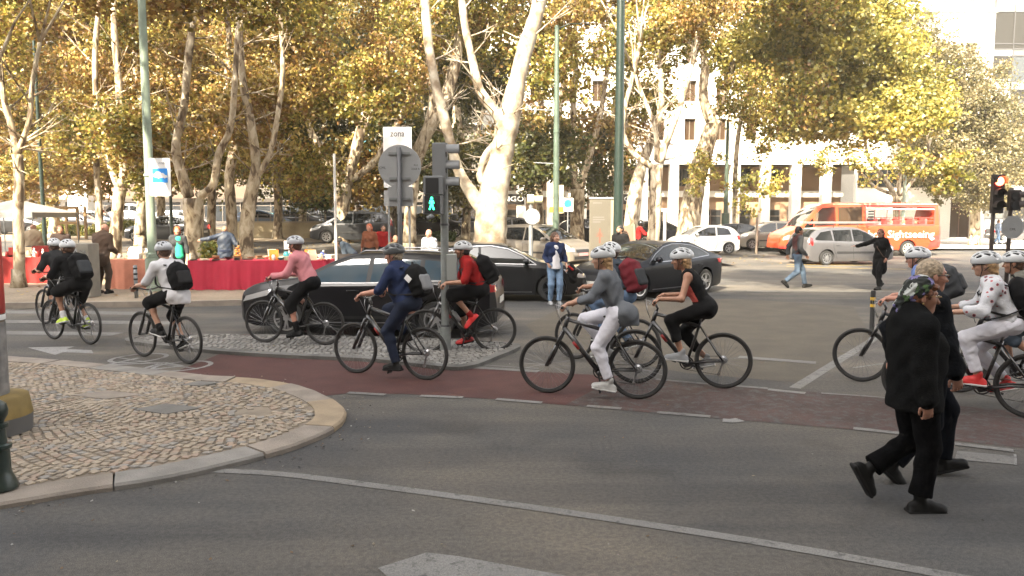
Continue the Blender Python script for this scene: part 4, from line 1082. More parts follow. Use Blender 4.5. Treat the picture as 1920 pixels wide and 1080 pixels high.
    def mirror(s, x, z, m, parent):
        for sg_ in (-1, 1):
            y = s.side(x, z-.02); mb = MB(); mb.sphere((x, sg_*(y+.13), z+.03), .11, 12, 8, sc=(.7, 1.0, .72)); mb.tube([(x+.02, sg_*(y-.02), z-.04), (x, sg_*(y+.08), z)], .028, 6); mb.build('wing_mirror', m, parent, True)
    def handles(s, xs_, z, m, parent):
        for x in xs_:
            for sg_ in (-1, 1):
                y = s.side(x, z); mb = MB(); mb.tube([(x-.1, sg_*(y+.002), z), (x-.08, sg_*(y+.035), z+.004), (x+.08, sg_*(y+.035), z+.004), (x+.1, sg_*(y+.002), z)], .012, 6, flat=.8); mb.build('door_handle', m, parent, True)
    def wheelset(s, parent, rim, nsp, double=True, w_=.21, rolls=(.3, .7)):
        k = wheel_meshes(s.wr, w_, nsp, rim, double)
        for i, wx in enumerate(s.wx):
            for sg_ in (-1, 1): put_wheel(parent, k, (wx, sg_*(s.hw(wx)-w_/2-.012), s.wr), rolls[i % 2])
        u = MB(); u.box((-s.L/2+.35, -s.W/2+.3, s.sill-.03), (s.L/2-.35, s.W/2-.3, s.sill+.05)); u.build('underbody', BLACKP, parent)
    def plate(s, end, z, parent, ox=.016, m=PLATE):
        x = end*(s.L/2+ox); mb = MB(); mb.box((x-.006, -.26, z-.055), (x+.006, .26, z+.055)); mb.build('number_plate', m, parent)
def heading(a, b): return atan2(b.y-a.y, b.x-a.x)

# ---- black estate car, nose to the left
def estate():
    Wx = (1.38, -1.30)
    c = Car(4.62, 1.80, [(-2.31, .60), (-2.27, .93), (-2.16, 1.06), (-2.06, 1.12), (-1.72, 1.38), (-1.55, 1.43), (-.6, 1.475), (.0, 1.465), (.38, 1.40), (.98, 1.13), (1.22, 1.045), (1.75, .975), (2.06, .88), (2.22, .76), (2.31, .55)],
            [(-2.31, .96), (-1.5, .97), (0, .94), (1.1, .90), (2.31, .74)], wheels=Wx, wr=.325, nst=90, tum=.46)
    t = thing('estate_car', 'glossy black estate car behind the cyclists with silver rims, nose to the left', 'car'); m = paint('black_gloss_paint', (.006, .006, .008)); bd = c.body(m, t)
    for sg_ in (-1, 1):
        c.panel('pillar_trim', [(-2.0, 1.06), (-1.62, 1.33), (-1.0, 1.375), (-.1, 1.39), (.25, 1.38), (.64, 1.25), (1.05, 1.03), (1.05, .95), (-1.0, .98)], BLACKP, t, sg_, .004)
        c.panel('window', [(-.06, .965), (-.10, 1.36), (.22, 1.355), (.62, 1.22), (1.0, 1.035), (1.02, .96)], SKYGL, t, sg_)
        c.panel('window', [(-.98, .99), (-1.0, 1.345), (-.18, 1.365), (-.14, .97)], SKYGL, t, sg_)
        c.panel('window', [(-1.95, 1.10), (-1.60, 1.30), (-1.08, 1.345), (-1.06, 1.0), (-1.75, 1.02)], SKYGL, t, sg_)
        c.line('window_trim', [(-1.98, 1.05), (-1.0, .978), (0, .953), (1.04, .945)], .018, CHROME, t, sg_, .005)
        c.line('window_trim', [(-1.98, 1.12), (-1.62, 1.325), (-1.0, 1.37), (-.1, 1.385), (.25, 1.378), (.64, 1.245), (1.05, 1.04)], .014, BLACKP, t, sg_, .008)
        for pts in ([(-.12, .93), (-.11, .45), (-.05, .24)], [(1.03, .93), (1.06, .5), (.95, .26)], [(-1.02, .95), (-1.02, .72), (-.88, .5), (-.80, .26)], [(-.8, .255), (.95, .255)]): c.line('door_seam', pts, .012, SEAM, t, sg_)
        c.line('rub_strip', [(-.85, .36), (.9, .35)], .05, BLACKP, t, sg_, .01); c.line('sill_trim', [(-.85, .27), (.95, .26)], .018, CHROME, t, sg_, .012)
        c.panel('tail_lamp', [(-2.26, .80), (-2.22, .95), (-1.78, .90), (-1.86, .80)], LAMPR, t, sg_, .014); c.panel('head_lamp', [(2.2, .60), (2.14, .70), (1.62, .84), (1.72, .72)], LAMPC, t, sg_, .01)
        mb = MB(); mb.tube([(-1.5, sg_*.60, 1.43), (-1.42, sg_*.60, 1.475), (-.9, sg_*.61, 1.505), (0, sg_*.61, 1.50), (.1, sg_*.60, 1.455)], .016, 6); mb.build('roof_rail', CHROME, t, True)
    c.screen('windscreen', .42, 1.02, .92, .95, CARGL, t); c.screen('rear_window', -2.04, -1.74, .86, .84, CARGL, t)
    c.endpanel('tail_lamp', -1, .45, .82, .80, .92, LAMPR, t); c.endpanel('tail_lamp', -1, -.82, -.45, .80, .92, LAMPR, t)
    c.endpanel('bumper_trim', -1, -.8, .8, .36, .46, BLACKP, t); c.endpanel('grille', 1, -.45, .45, .40, .56, BLACKP, t); c.plate(-1, .62, t); c.plate(1, .40, t)
    c.mirror(.92, 1.0, m, t); c.handles((-.02+.18, -.86), .82, m, t); c.wheelset(t, ALLOY, 5); return t, c
es, ec = estate()
fw, rw = G(527, 629), G(835, 634)
def place_car(t, c, fw, rw, near_is_left=True, z=None):
    """put the car so that its camera-side wheels stand on the two surveyed points"""
    h = heading(rw, fw); t.rotation_euler[2] = h; mid_ = (fw+rw)/2; n = Vector((-sin(h), cos(h), 0)); off = c.W/2-.12
    n = n if n.y > 0 else -n; fwd = Vector((cos(h), sin(h), 0)); mx = (c.wx[0]+c.wx[1])/2
    p = mid_+n*off-fwd*mx; t.location = (p.x, p.y, gz(p.x, p.y) if z is None else z)
    return p
place_car(es, ec, fw, rw)

# ---- dark grey coupe-like saloon, nose to the right, behind the estate
def saloon(label, m, lit=False, rim=DALLOY, name='saloon_car'):
    c = Car(4.63, 1.78, [(-2.31, .62), (-2.28, .88), (-2.2, .99), (-1.95, 1.05), (-1.55, 1.15), (-.95, 1.36), (-.45, 1.43), (-.1, 1.43), (.3, 1.37), (.75, 1.17), (1.1, 1.0), (1.4, .95), (1.9, .87), (2.15, .77), (2.25, .66), (2.31, .5)],
            [(-2.31, .98), (-1.6, .99), (-.8, .95), (1.0, .88), (2.31, .70)], wheels=(1.42, -1.30), wr=.33, nst=84, tum=.42)
    t = thing(name, label, 'car'); c.body(m, t)
    for sg_ in (-1, 1):
        c.panel('pillar_trim', [(-1.5, 1.05), (-1.14, 1.215), (-.82, 1.31), (-.4, 1.355), (-.05, 1.36), (.36, 1.29), (.74, 1.12), (1.04, .92), (-.5, .95)], BLACKP, t, sg_, .004)
        c.panel('window', [(-.28, .955), (-.30, 1.33), (-.05, 1.335), (.35, 1.27), (.72, 1.10), (.98, .935)], CARGL, t, sg_)
        c.panel('window', [(-1.42, 1.045), (-1.1, 1.20), (-.80, 1.29), (-.36, 1.33), (-.35, .96), (-.9, .99)], CARGL, t, sg_)
        c.line('window_trim', [(1.06, .91), (.3, .935), (-.5, .955), (-1.5, 1.03)], .022, CHROME, t, sg_, .006)
        c.line('window_trim', [(1.04, .925), (.74, 1.125), (.36, 1.295), (-.05, 1.365), (-.4, 1.36), (-.82, 1.315), (-1.14, 1.22), (-1.5, 1.05)], .016, CHROME, t, sg_, .01)
        for pts in ([(-.31, .93), (-.32, .5), (-.25, .24)], [(1.0, .9), (1.03, .5), (.95, .25)], [(-1.2, .97), (-1.12, .75), (-.98, .62), (-.86, .4), (-.82, .26)]): c.line('door_seam', pts, .011, SEAM, t, sg_)
        c.line('crease', [(-2.0, .86), (-1.0, .82), (.3, .72), (.95, .60)], .014, m, t, sg_, .012); c.line('sill_trim', [(-.85, .25), (.95, .24)], .025, CHROME, t, sg_, .012)
        c.panel('tail_lamp', [(-2.27, .78), (-2.24, .93), (-1.85, .93), (-1.95, .82)], LAMPR, t, sg_, .012); c.panel('head_lamp', [(2.2, .58), (2.12, .70), (1.72, .80), (1.85, .64)], LAMPON if lit else LAMPC, t, sg_, .01)
    c.screen('windscreen', .36, 1.06, .93, .96, CARGL, t); c.screen('rear_window', -1.5, -.98, .90, .90, CARGL, t)
    c.endpanel('head_lamp', 1, .5, .78, .58, .68, LAMPON if lit else LAMPC, t); c.endpanel('head_lamp', 1, -.78, -.5, .58, .68, LAMPC, t)
    c.endpanel('grille', 1, -.42, .42, .46, .62, BLACKP, t); c.plate(1, .42, t); c.plate(-1, .66, t); c.mirror(.82, .96, m, t); c.handles((-.1, -1.0), .80, m, t); c.wheelset(t, rim, 5); return t, c
DK = paint('charcoal_paint', (.018, .019, .021), metal=.3)
s1, c1 = saloon('dark grey saloon with a chrome window line, behind the woman in a navy jacket', DK)
place_car(s1, c1, G(1022, 566), G(905, 566)+Vector((-.9, 0, 0)))
BK2 = mat('black_blue_paint', (.004, .005, .008), rough=.35, coat=.1, spec=.25)
s2, c2 = saloon('black saloon with one headlamp lit, facing left on the crossing road', BK2, lit=True, rim=ALLOY)
place_car(s2, c2, G(1212, 562), G(1303, 551))
# adjust: its tail swings away from the camera

# ---- people carrier, beige silver, nose to the right
def carrier(label, m, rim=ALLOY, L=4.5, H=1.62, cut=False, glass=CARGL, racks=False, name='people_carrier', nst=76, nsp=7):
    k = L/4.5; q = H/1.62
    c = Car(L, 1.78, [(-2.25*k, .60*q), (-2.22*k, 1.0*q), (-2.12*k, 1.18*q), (-1.95*k, 1.38*q), (-1.6*k, 1.54*q), (-.9*k, 1.61*q), (-.1*k, 1.62*q), (.45*k, 1.53*q), (1.1*k, 1.22*q), (1.45*k, 1.05*q), (1.85*k, .95*q), (2.1*k, .82*q), (2.2*k, .66*q), (2.25*k, .5*q)],
            [(-2.25*k, 1.02*q), (-1.3*k, 1.02*q), (0, .98*q), (1.3*k, .93*q), (2.25*k, .72*q)], wheels=(1.36*k, -1.36*k), wr=.315, nst=nst, tum=.30)
    W1 = [(-.02, 1.0*q), (-.02, 1.50*q), (.28*k, 1.50*q), (.7*k, 1.36*q), (.98*k, 1.17*q), (.98*k, .99*q)]; W2 = [(-1.0*k, 1.03*q), (-1.02*k, 1.48*q), (-.1, 1.50*q), (-.1, 1.0*q)]; W3 = [(-1.9*k, 1.12*q), (-1.6*k, 1.40*q), (-1.12*k, 1.47*q), (-1.08*k, 1.04*q), (-1.82*k, 1.06*q)]; W4 = [(1.05*k, 1.0*q), (1.05*k, 1.12*q), (1.30*k, 1.0*q)]
    t = thing(name, label, 'car'); c.body(m, t, cut=[W1, W2, W3] if cut else None)
    for sg_ in (-1, 1):
        for Wn in (W1, W2, W3): c.panel('window', Wn, glass, t, sg_, .009)
        c.panel('window', W4, CARGL, t, sg_, .006)
        for pts in ([(-.06, .98*q), (-.06, .5), (-.0, .24)], [(1.12*k, .93*q), (1.1*k, .5), (.95*k, .25)], [(-1.06*k, 1.0*q), (-1.05*k, .75), (-.95*k, .5), (-.85*k, .26)]): c.line('door_seam', pts, .012, SEAM, t, sg_)
        c.line('rub_strip', [(-.9*k, .55), (.98*k, .53)], .07, BLACKP, t, sg_, .012)
        c.panel('tail_lamp', [(-2.18*k, .86*q), (-2.1*k, 1.2*q), (-1.98*k, 1.14*q), (-2.02*k, .84*q)], LAMPR, t, sg_, .01); c.panel('head_lamp', [(2.14*k, .60*q), (2.06*k, .74*q), (1.6*k, .88*q), (1.72*k, .70*q)], LAMPC, t, sg_, .01)
    c.screen('windscreen', .5*k, 1.42*k, .90, .95, CARGL if not cut else glass, t); c.screen('rear_window', -2.1*k, -1.72*k, .85, .86, CARGL, t)
    c.endpanel('head_lamp', 1, .48, .78, .60*q, .74*q, LAMPC, t); c.endpanel('head_lamp', 1, -.78, -.48, .60*q, .74*q, LAMPC, t); c.endpanel('grille', 1, -.4, .4, .56*q, .68*q, BLACKP, t, .016); c.endpanel('grille', 1, -.55, .55, .30, .42, BLACKP, t, .016); c.plate(1, .49, t, .03, mat('pink_plate', (.62, .3, .3), rough=.4) if not cut else PLATE); c.plate(-1, .75, t)
    c.mirror(1.02*k, 1.03*q, m, t); c.handles((.12, -.86*k), .86*q, m, t); c.wheelset(t, rim, nsp, False); return t, c
BEI = paint('silver_beige_paint', (.25, .225, .19), metal=.5, rough=.35)
t1, cc1 = carrier('beige silver people carrier behind the big pale tree, nose to the right', BEI)
a, b = Vector((P(1040, 500, 29.5).x, 29.5, 0)), Vector((P(935, 500, 31.5).x, 31.5, 0)); place_car(t1, cc1, a, b, z=gz(2, 30)+.0)
SIL = paint('silver_paint', (.13, .128, .134), metal=.5, rough=.35)
CLR = mat('tinted_clear_glass', (.02, .022, .022), rough=.03, spec=.4, alpha=.42)
t2, cc2 = carrier('silver people carrier with a ladder on its roof, passing the orange bus', SIL, cut=True, glass=CLR, nsp=9)
place_car(t2, cc2, G(1672, 496), G(1521, 497))
# ladder and bars on its roof, lying along the car
lad = thing('roof_ladder', 'long aluminium ladder carried flat on the roof of the silver people carrier', 'ladder', t2.location+Vector((0, 0, 1.80)), t2.rotation_euler[2])
LAL = mat('ladder_aluminium', (.50, .47, .44), rough=.35, metal=.8)
for sg_ in (-1, 1): MB().box((-1.9, sg_*.2-.02+.1, -.04), (2.0, sg_*.2+.02+.1, .05)).build('ladder_rail', LAL, lad)
for i in range(12):
    MB().tube([(-1.8+i*.33, -.08, 0), (-1.8+i*.33, .28, 0)], .016, 6).build('rung', LAL, lad)
for x in (-.9, .35):
    mb = MB(); mb.tube([(x, -.62, 1.60), (x, -.60, 1.72), (x, .60, 1.72), (x, .62, 1.60)], .018, 6); mb.build('roof_bar', BLACKP, t2, True)
# seats and steering wheel show through the glass
for x in (-.15, -.95, .55):
    for y in (-.38, .38):
        mb = MB(); mb.box((x-.08, y-.24, .55), (x+.08, y+.24, 1.28), bev=.03); mb.box((x-.05, y-.13, 1.29), (x+.05, y+.13, 1.46), bev=.03); mb.build('seat', INTER, t2)

# ---- white two-door hatchback seen from its left side, nose to the left
def hatch(label, m, L=3.6, H=1.5, rim=ALLOY, nst=60, name='hatchback', dark=CARGL, wr=.295, nsp=6, tl=LAMPR, two=True):
    k = L/3.6; q = H/1.5
    c = Car(L, 1.66, [(-1.8*k, .55*q), (-1.78*k, .90*q), (-1.68*k, 1.06*q), (-1.45*k, 1.30*q), (-1.2*k, 1.42*q), (-.5*k, 1.49*q), (.0*k, 1.47*q), (.4*k, 1.34*q), (.85*k, 1.08*q), (1.05*k, .98*q), (1.45*k, .86*q), (1.68*k, .74*q), (1.76*k, .62*q), (1.8*k, .46*q)],
            [(-1.8*k, .93*q), (-.8*k, .94*q), (.6*k, .90*q), (1.8*k, .68*q)], wheels=(1.16*k, -1.12*k), wr=wr, nst=nst, tum=.36)
    t = thing(name, label, 'car'); c.body(m, t)
    for sg_ in (-1, 1):
        c.panel('window', [(-.38*k, .95*q), (-.40*k, 1.38*q), (-.02*k, 1.37*q), (.36*k, 1.24*q), (.72*k, 1.04*q), (.74*k, .93*q)], dark, t, sg_); c.panel('window', [(-1.25*k, 1.0*q), (-1.1*k, 1.28*q), (-.85*k, 1.35*q), (-.48*k, 1.38*q), (-.46*k, .97*q)], dark, t, sg_)
        for pts in ([(-.43*k, .93*q), (-.43*k, .5), (-.36*k, .26)], [(.78*k, .9*q), (.8*k, .5), (.72*k, .26)]): c.line('door_seam', pts, .011, SEAM, t, sg_)
        c.panel('tail_lamp', [(-1.74*k, .74*q), (-1.69*k, .97*q), (-1.55*k, .95*q), (-1.6*k, .74*q)], tl, t, sg_, .01); c.panel('head_lamp', [(1.70*k, .56*q), (1.64*k, .70*q), (1.34*k, .78*q), (1.42*k, .62*q)], LAMPC, t, sg_, .01)
    c.screen('windscreen', .30*k, .98*k, .9, .95, dark, t); c.screen('rear_window', -1.62*k, -1.28*k, .85, .86, dark, t); c.endpanel('tail_lamp', -1, .5, .72, .74*q, .92*q, tl, t); c.endpanel('tail_lamp', -1, -.72, -.5, .74*q, .92*q, tl, t)
    c.endpanel('grille', 1, -.4, .4, .40, .52, BLACKP, t); c.plate(-1, .55, t); c.plate(1, .36, t); c.mirror(.66*k, .98*q, m, t); c.handles((-.22*k,), .82*q, m, t); c.wheelset(t, rim, nsp, False, w_=.19); return t, c
WHT = paint('white_paint', (.78, .77, .74), rough=.3)
t3, cc3 = hatch('small white hatchback glowing in the sun, seen from the side', WHT)
p = G(1291, 477); p2 = G(1362, 478); place_car(t3, cc3, p, p2, z=.12*0+gz(p.x, p.y)+.0)
# ---- orange open-window sightseeing bus
ORG = paint('orange_paint', (.46, .062, .022), rough=.4); REDP = paint('bus_red_paint', (.62, .05, .04), rough=.35)
bus = thing('sightseeing_bus', 'orange red sightseeing bus with open windows and passengers, beyond the silver car', 'bus')
cb_ = Car(8.9, 2.1, [(-4.45, .8), (-4.40, 2.3), (-4.3, 2.66), (-4.1, 2.78), (-2, 2.82), (1.0, 2.81), (1.9, 2.78), (2.35, 2.66), (2.8, 2.26), (3.25, 1.72), (3.5, 1.48), (3.95, 1.32), (4.3, 1.12), (4.42, .9), (4.45, .6)],
          [(-4.45, 1.62), (-2, 1.62), (2.2, 1.56), (3.2, 1.42), (4.45, .85)], wheels=(3.35, -2.5), wr=.40, nst=90, tum=.10, plan=.10, sill=.34, arch=.07)
WBIG = [(-3.95, 1.66), (-4.05, 2.58), (-.15, 2.64), (-.15, 1.66)]; WM1 = [(.05, 1.66), (.05, 2.60), (1.35, 2.58), (1.35, 1.64)]; WM2 = [(1.5, 1.62), (1.5, 2.60), (2.2, 2.52), (2.6, 2.20), (2.62, 1.56)]
bb = cb_.body(ORG, bus, cut=[WBIG, WM2])
for sg_ in (-1, 1):
    cb_.panel('window', WM1, BGLASS, bus, sg_, .01); cb_.panel('window', [(2.7, 1.52), (2.7, 2.0), (2.9, 1.86), (3.15, 1.6), (3.15, 1.46)], CARGL, bus, sg_, .01)
    cb_.panel('window', WM2, CLR, bus, sg_, .01)
    cb_.line('window_frame', [(-3.95, 1.64), (-4.07, 2.60), (-.13, 2.66), (-.13, 1.64), (-3.95, 1.64)], .07, REDP, bus, sg_, .012); cb_.line('window_frame', [(-4.2, 2.70), (1.2, 2.72)], .05, REDP, bus, sg_, .01)
    cb_.panel('tail_panel', [(-4.42, .5), (-4.40, 1.2), (-3.9, 1.0), (-3.6, .42)], REDP, bus, sg_, .008)
    cb_.panel('head_lamp', [(4.3, .85), (4.22, 1.02), (3.95, 1.15), (4.0, .9)], LAMPC, bus, sg_, .01); cb_.line('bumper_trim', [(3.85, .45), (4.42, .5)], .16, REDP, bus, sg_, .012)
    for y_, z_ in ((0, 1.86), (0, 2.02)): cb_.line('hand_rail', [(-3.95, z_), (-1.3, z_)], .035, REDP, bus, sg_, -.03)
    cb_.line('roof_beading', [(-4.2, 2.745), (1.6, 2.735)], .03, mat('bus_pale_trim', (.7, .5, .35), rough=.5), bus, sg_, .012)
cb_.screen('windscreen', 2.2, 3.38, .9, .95, CARGL, bus)
mb = MB(); mb.box((-3.9, -.97, 2.44), (-.2, .97, 2.50)); mb.build('roof_lining', mat('bus_lining', (.72, .45, .4), rough=.8), bus)
LAMT = mat('bus_lettering', (.82, .80, .74), rough=.5)
rot = 0
text('Lisbon Sightseeing', .56, LAMT, bus, (-1.75, 1.072, 1.14), (pi/2, 0, pi), .006, xs=1.05)
text('Lisbon Sightseeing', .56, LAMT, bus, (-1.75, -1.072, 1.14), (pi/2, 0, 0), .006, xs=1.05)
for i in range(4): MB().box((-.55, 1.0, 1.9+i*.14), (-.25, 1.03, 1.97+i*.14)).build('louvre', BLACKP, bus)
for i, x in enumerate((-3.5, -2.8, -2.1, -1.4, -.7)):
    for y in (-.55, .55): MB().box((x-.06, y-.38, 1.05), (x+.06, y+.38, 1.98), bev=.03).build('seat', mat('bus_seat', (.55, .08, .07), rough=.7), bus)
    if i < 4: MB().tube([(x+.35, -1.0, 1.66), (x+.35, -1.0, 2.5)], .02, 6).build('pillar', REDP, bus)
mb = MB(); mb.box((-4.4, .42, .42), (3.9, .43, 1.2)); 
cb_.mirror(2.9, 1.7, REDP, bus); cb_.wheelset(bus, mat('bus_hub', (.42, .40, .36), rough=.5, metal=.3), 8, False, w_=.26)
fwb, rwb = G(1493, 480), G(1706, 480); place_car(bus, cb_, fwb, rwb, z=gz(fwb.x+3, fwb.y))
# ---- parked and passing cars in the park lane and beyond
def far_car(kind, label, m, px, Y, h, group='cars parked along the park', **kw):
    t, c = kind(label, m, nst=44, **kw); x = P(px, 400, Y).x; t.location = (x, Y, gz(x, Y)+(.13 if Y < 50 else .06)); t.rotation_euler[2] = h; tag(t, group=group); return t
DGR = paint('dark_grey_paint', (.05, .052, .056), metal=.5); GRY = paint('mid_grey_paint', (.17, .17, .175), metal=.5); BLU = paint('blue_grey_paint', (.10, .13, .17), metal=.4)
far_car(hatch, 'dark hatchback with a lit brake lamp behind the green lamp post', DGR, 312, 42, pi-.05, L=4.2, H=1.46, wr=.31, tl=LAMPRON)
far_car(carrier, 'dark grey off-road car with tall tail lamps behind the forked tree', DGR, 662, 41.5, pi+.1, L=4.4, H=1.66, name='off_road_car')
for kind, L_, m, px, Y, h, kw in ((hatch, 'silver hatchback beside the planted bed, nearest the tent', SIL, 140, 54, .1, dict(L=4.1)), (hatch, 'blue grey hatchback beyond the planted bed', BLU, 178, 57, .1, dict(L=4.1)), (hatch, 'pale hatchback between the two mottled trees beyond the bed', SIL, 250, 58, .15, dict(L=4.0)), (carrier, 'white van-like carrier under the pink awning', WHT, 250, 64, 0.1, dict(H=1.9)), (hatch, 'grey car beyond the dark hatchback', GRY, 345, 58, .1, dict(L=4.2)), (hatch, 'grey blue car behind the cream wall', BLU, 495, 58, 0, dict(L=4.2)), (hatch, 'dark car behind the low cream wall railing', DGR, 560, 59, .1, dict(L=4.3)), (hatch, 'black car behind the clipped round trees', BK2, 610, 62, .1, dict(L=4.3)),
                              (hatch, 'grey car parked right of the off-road car', GRY, 735, 50, pi, dict(L=4.2)), (hatch, 'dark car behind the pedestrian signal head', DK, 812, 49, .2, dict(L=4.2)), (hatch, 'silver car beyond the dark one, left of the pale trunk', SIL, 868, 55, .2, dict(L=4.2)), (hatch, 'pale car behind the people carrier roof', SIL, 975, 44, .1, dict(L=4.4)), (hatch, 'dark car behind the poster pillar', BK2, 1110, 46, 0, dict(L=4.3, H=1.5)),
                              (hatch, 'dark grey hatchback parked left of the beige off-road car', DGR, 1394, 47, .0, dict(L=4.0)), (carrier, 'beige off-road car parked by the pale pillars', BEI, 1447, 46.5, pi, dict(L=4.5, H=1.68, name='off_road_car')), (hatch, 'black car half behind the brown leaning trunk', BK2, 1240, 48, .1, dict(L=4.0)), (hatch, 'dark car far left beyond the tent', DK, 30, 52, .0, dict(L=4.2)), (hatch, 'silver car at the far right edge of the forecourt', SIL, 1905, 64, 0, dict(L=4.3))):
    far_car(kind, L_, m, px, Y, h, **kw)
# scooter for the rider in red
# ================================================================== PEOPLE AND BICYCLES
def V3(*a): return np.array(a, float)
def ik(a, b, l1, l2, pole):
    """middle joint of a two-bone limb from a to b bending towards pole"""
    a, b, pole = map(lambda q: np.array(q, float), (a, b, pole)); d = b-a; D = np.linalg.norm(d)
    if D > (l1+l2)*.998: b = a+d/D*(l1+l2)*.998; d = b-a; D = np.linalg.norm(d)
    u = d/D; x = (l1*l1-l2*l2+D*D)/(2*D); h = sqrt(max(1e-6, l1*l1-x*x)); p = pole-u*(pole@u); p /= np.linalg.norm(p)
    return a+u*x+p*h, b
def rotm(yaw=0, pitch=0, roll=0): return np.array((Matrix.Rotation(yaw, 3, 'Z') @ Matrix.Rotation(pitch, 3, 'Y') @ Matrix.Rotation(roll, 3, 'X')))
SK = lambda n, c: mat('skin_'+n, c, rough=.55, var=.06, vscale=9)
SKIN = SK('fair', (.42, .235, .16)); SKIN2 = SK('tanned', (.34, .175, .11)); SKIN3 = SK('rosy', (.45, .22, .155))
def cloth(name, c, var=.12, **k): return mat('cloth_'+name, c, rough=.95, var=var, vscale=k.pop('vs', 7), bump=.2, bscale=45, spec=.2, **k)
def hair_m(name, c): return mat('hair_'+name, c, rough=.6, var=.35, vscale=40, bump=.35, bscale=110)
def foot_sdf(an, toe, up, s=1.0, sole=False):
    """shoe: an = ankle joint, toe = unit direction of the foot, up = unit normal of its top"""
    S_ = S(.02); an, toe, up = (np.array(q, float) for q in (an, toe, up)); toe /= np.linalg.norm(toe); up = up-toe*(up@toe); up /= np.linalg.norm(up); lat = np.cross(up, toe)
    R = np.stack([toe, lat, up], 1); c = an-up*.055*s
    if sole: S_.box(c+toe*.055*s-up*.027*s, (.142*s, .048*s, .014*s), R, .012); return S_
    S_.ell(c+toe*.125*s-up*.002, (.085*s, .046*s, .042*s), R); S_.ell(c+toe*.06*s+up*.022*s, (.07*s, .038*s, .038*s), R); S_.ell(c-toe*.015*s+up*.005, (.07*s, .040*s, .048*s), R); S_.cone(c+toe*.02*s+up*.02*s, an+up*.03*s, .042*s, .042*s); S_.box(c+toe*.055*s-up*.02*s, (.135*s, .043*s, .018*s), R, .014)
    return S_
def hand_sdf(wr, d, n, lr, s=1.0, curl=.9, grip=None):
    """wr wrist, d finger direction, n back-of-hand normal, lr = +1 when the thumb sits on cross(d, n)"""
    wr, d, n = (np.array(q, float) for q in (wr, d, n)); d /= np.linalg.norm(d); n = n-d*(n@d); n /= np.linalg.norm(n); w_ = np.cross(d, n)*lr
    H = S(.008); R = np.stack([d, w_, n], 1); H.ell(wr+d*.045*s, (.052*s, .040*s, .017*s), R); H.cone(wr-d*.03*s, wr+d*.02*s, .024*s, .026*s, flat=(n, .8))
    for i, L in enumerate((.078, .088, .083, .066)):
        b = wr+d*.078*s+w_*(.030-.020*i)*s-n*.002; a1 = curl*.55; p = b; dd = d
        for k, fr in enumerate((.45, .32, .23)):
            th = curl*(.5 if k == 0 else .95)*(1+.06*i); c_, s_ = cos(th), sin(th); dn = np.array(dd)*c_-np.array(n if k == 0 else nn)*s_
            nn = (np.array(n if k == 0 else nn)*c_+np.array(dd)*s_); q = p+dn*L*fr*s
            H.cone(p, q, (.0092-.001*k)*s, (.0085-.001*k)*s, k=.004); p, dd = q, dn
    t0 = wr+d*.02*s+w_*.028*s; t1 = t0+(w_*.65+d*.6-n*.3)*.034*s; t2 = t1+(d*.85-n*.35*curl+w_*.15)*.030*s; t3 = t2+(d*.8-n*.7*curl-w_*.1)*.024*s
    H.cone(t0, t1, .014*s, .011*s); H.cone(t1, t2, .0105*s, .0095*s, k=.005); H.cone(t2, t3, .0095*s, .0075*s, k=.004); return H
def head_sdf(hc, R, s=1.0, neck=None, female=False, old=False):
    """hc centre of the skull; R columns = forward, left, up"""
    H = S(.018*s); f, l, u = R[:, 0], R[:, 1], R[:, 2]; at = lambda x, y, z: hc+(f*x+l*y+u*z)*s
    H.ell(at(-.012, 0, .025), (.098*s, .078*s, .098*s), R); H.ell(at(.028, 0, -.035), (.066*s, .060*s, .085*s), R, k=.03)
    H.ell(at(.062, 0, -.088), (.026*s, .026*s, .022*s), R, k=.022)   # chin
    H.cone(at(.084, 0, .01), at(.108, 0, -.030), .009*s, .0135*s, k=.012)   # nose
    for sg_ in (-1, 1):
        H.cone(at(.083, sg_*.018, .034), at(.074, sg_*.045, .036), .010*s, .007*s, k=.012)   # brow
        H.ell(at(.060, sg_*.040, -.022), (.026*s, .020*s, .020*s), R, k=.02)   # cheek
        H.ell(at(-.008, sg_*.079, -.008), (.018*s, .008*s, .031*s), R @ rotm(0, -.2, 0), k=.006)   # ear
        H.ell(at(.089, sg_*.031, .012), (.012*s, .017*s, .010*s), R, cut=True, k=.012)
    H.cone(at(.083, -.018, -.058), at(.083, .018, -.058), .0075*s, .0075*s, k=.006); H.cone(at(.080, -.015, -.071), at(.080, .015, -.071), .008*s, .008*s, k=.006)
    H.cone(at(.092, -.022, -.0645), at(.092, .022, -.0645), .0028*s, .0028*s, cut=True, k=.003)
    if old: H.ell(at(.045, 0, -.10), (.03*s, .04*s, .02*s), R, k=.03)
    if neck is not None: r = .046 if female else .056; H.cone(at(-.03, 0, -.07), neck, r*s, (r+.006)*s, k=.03)
    return H
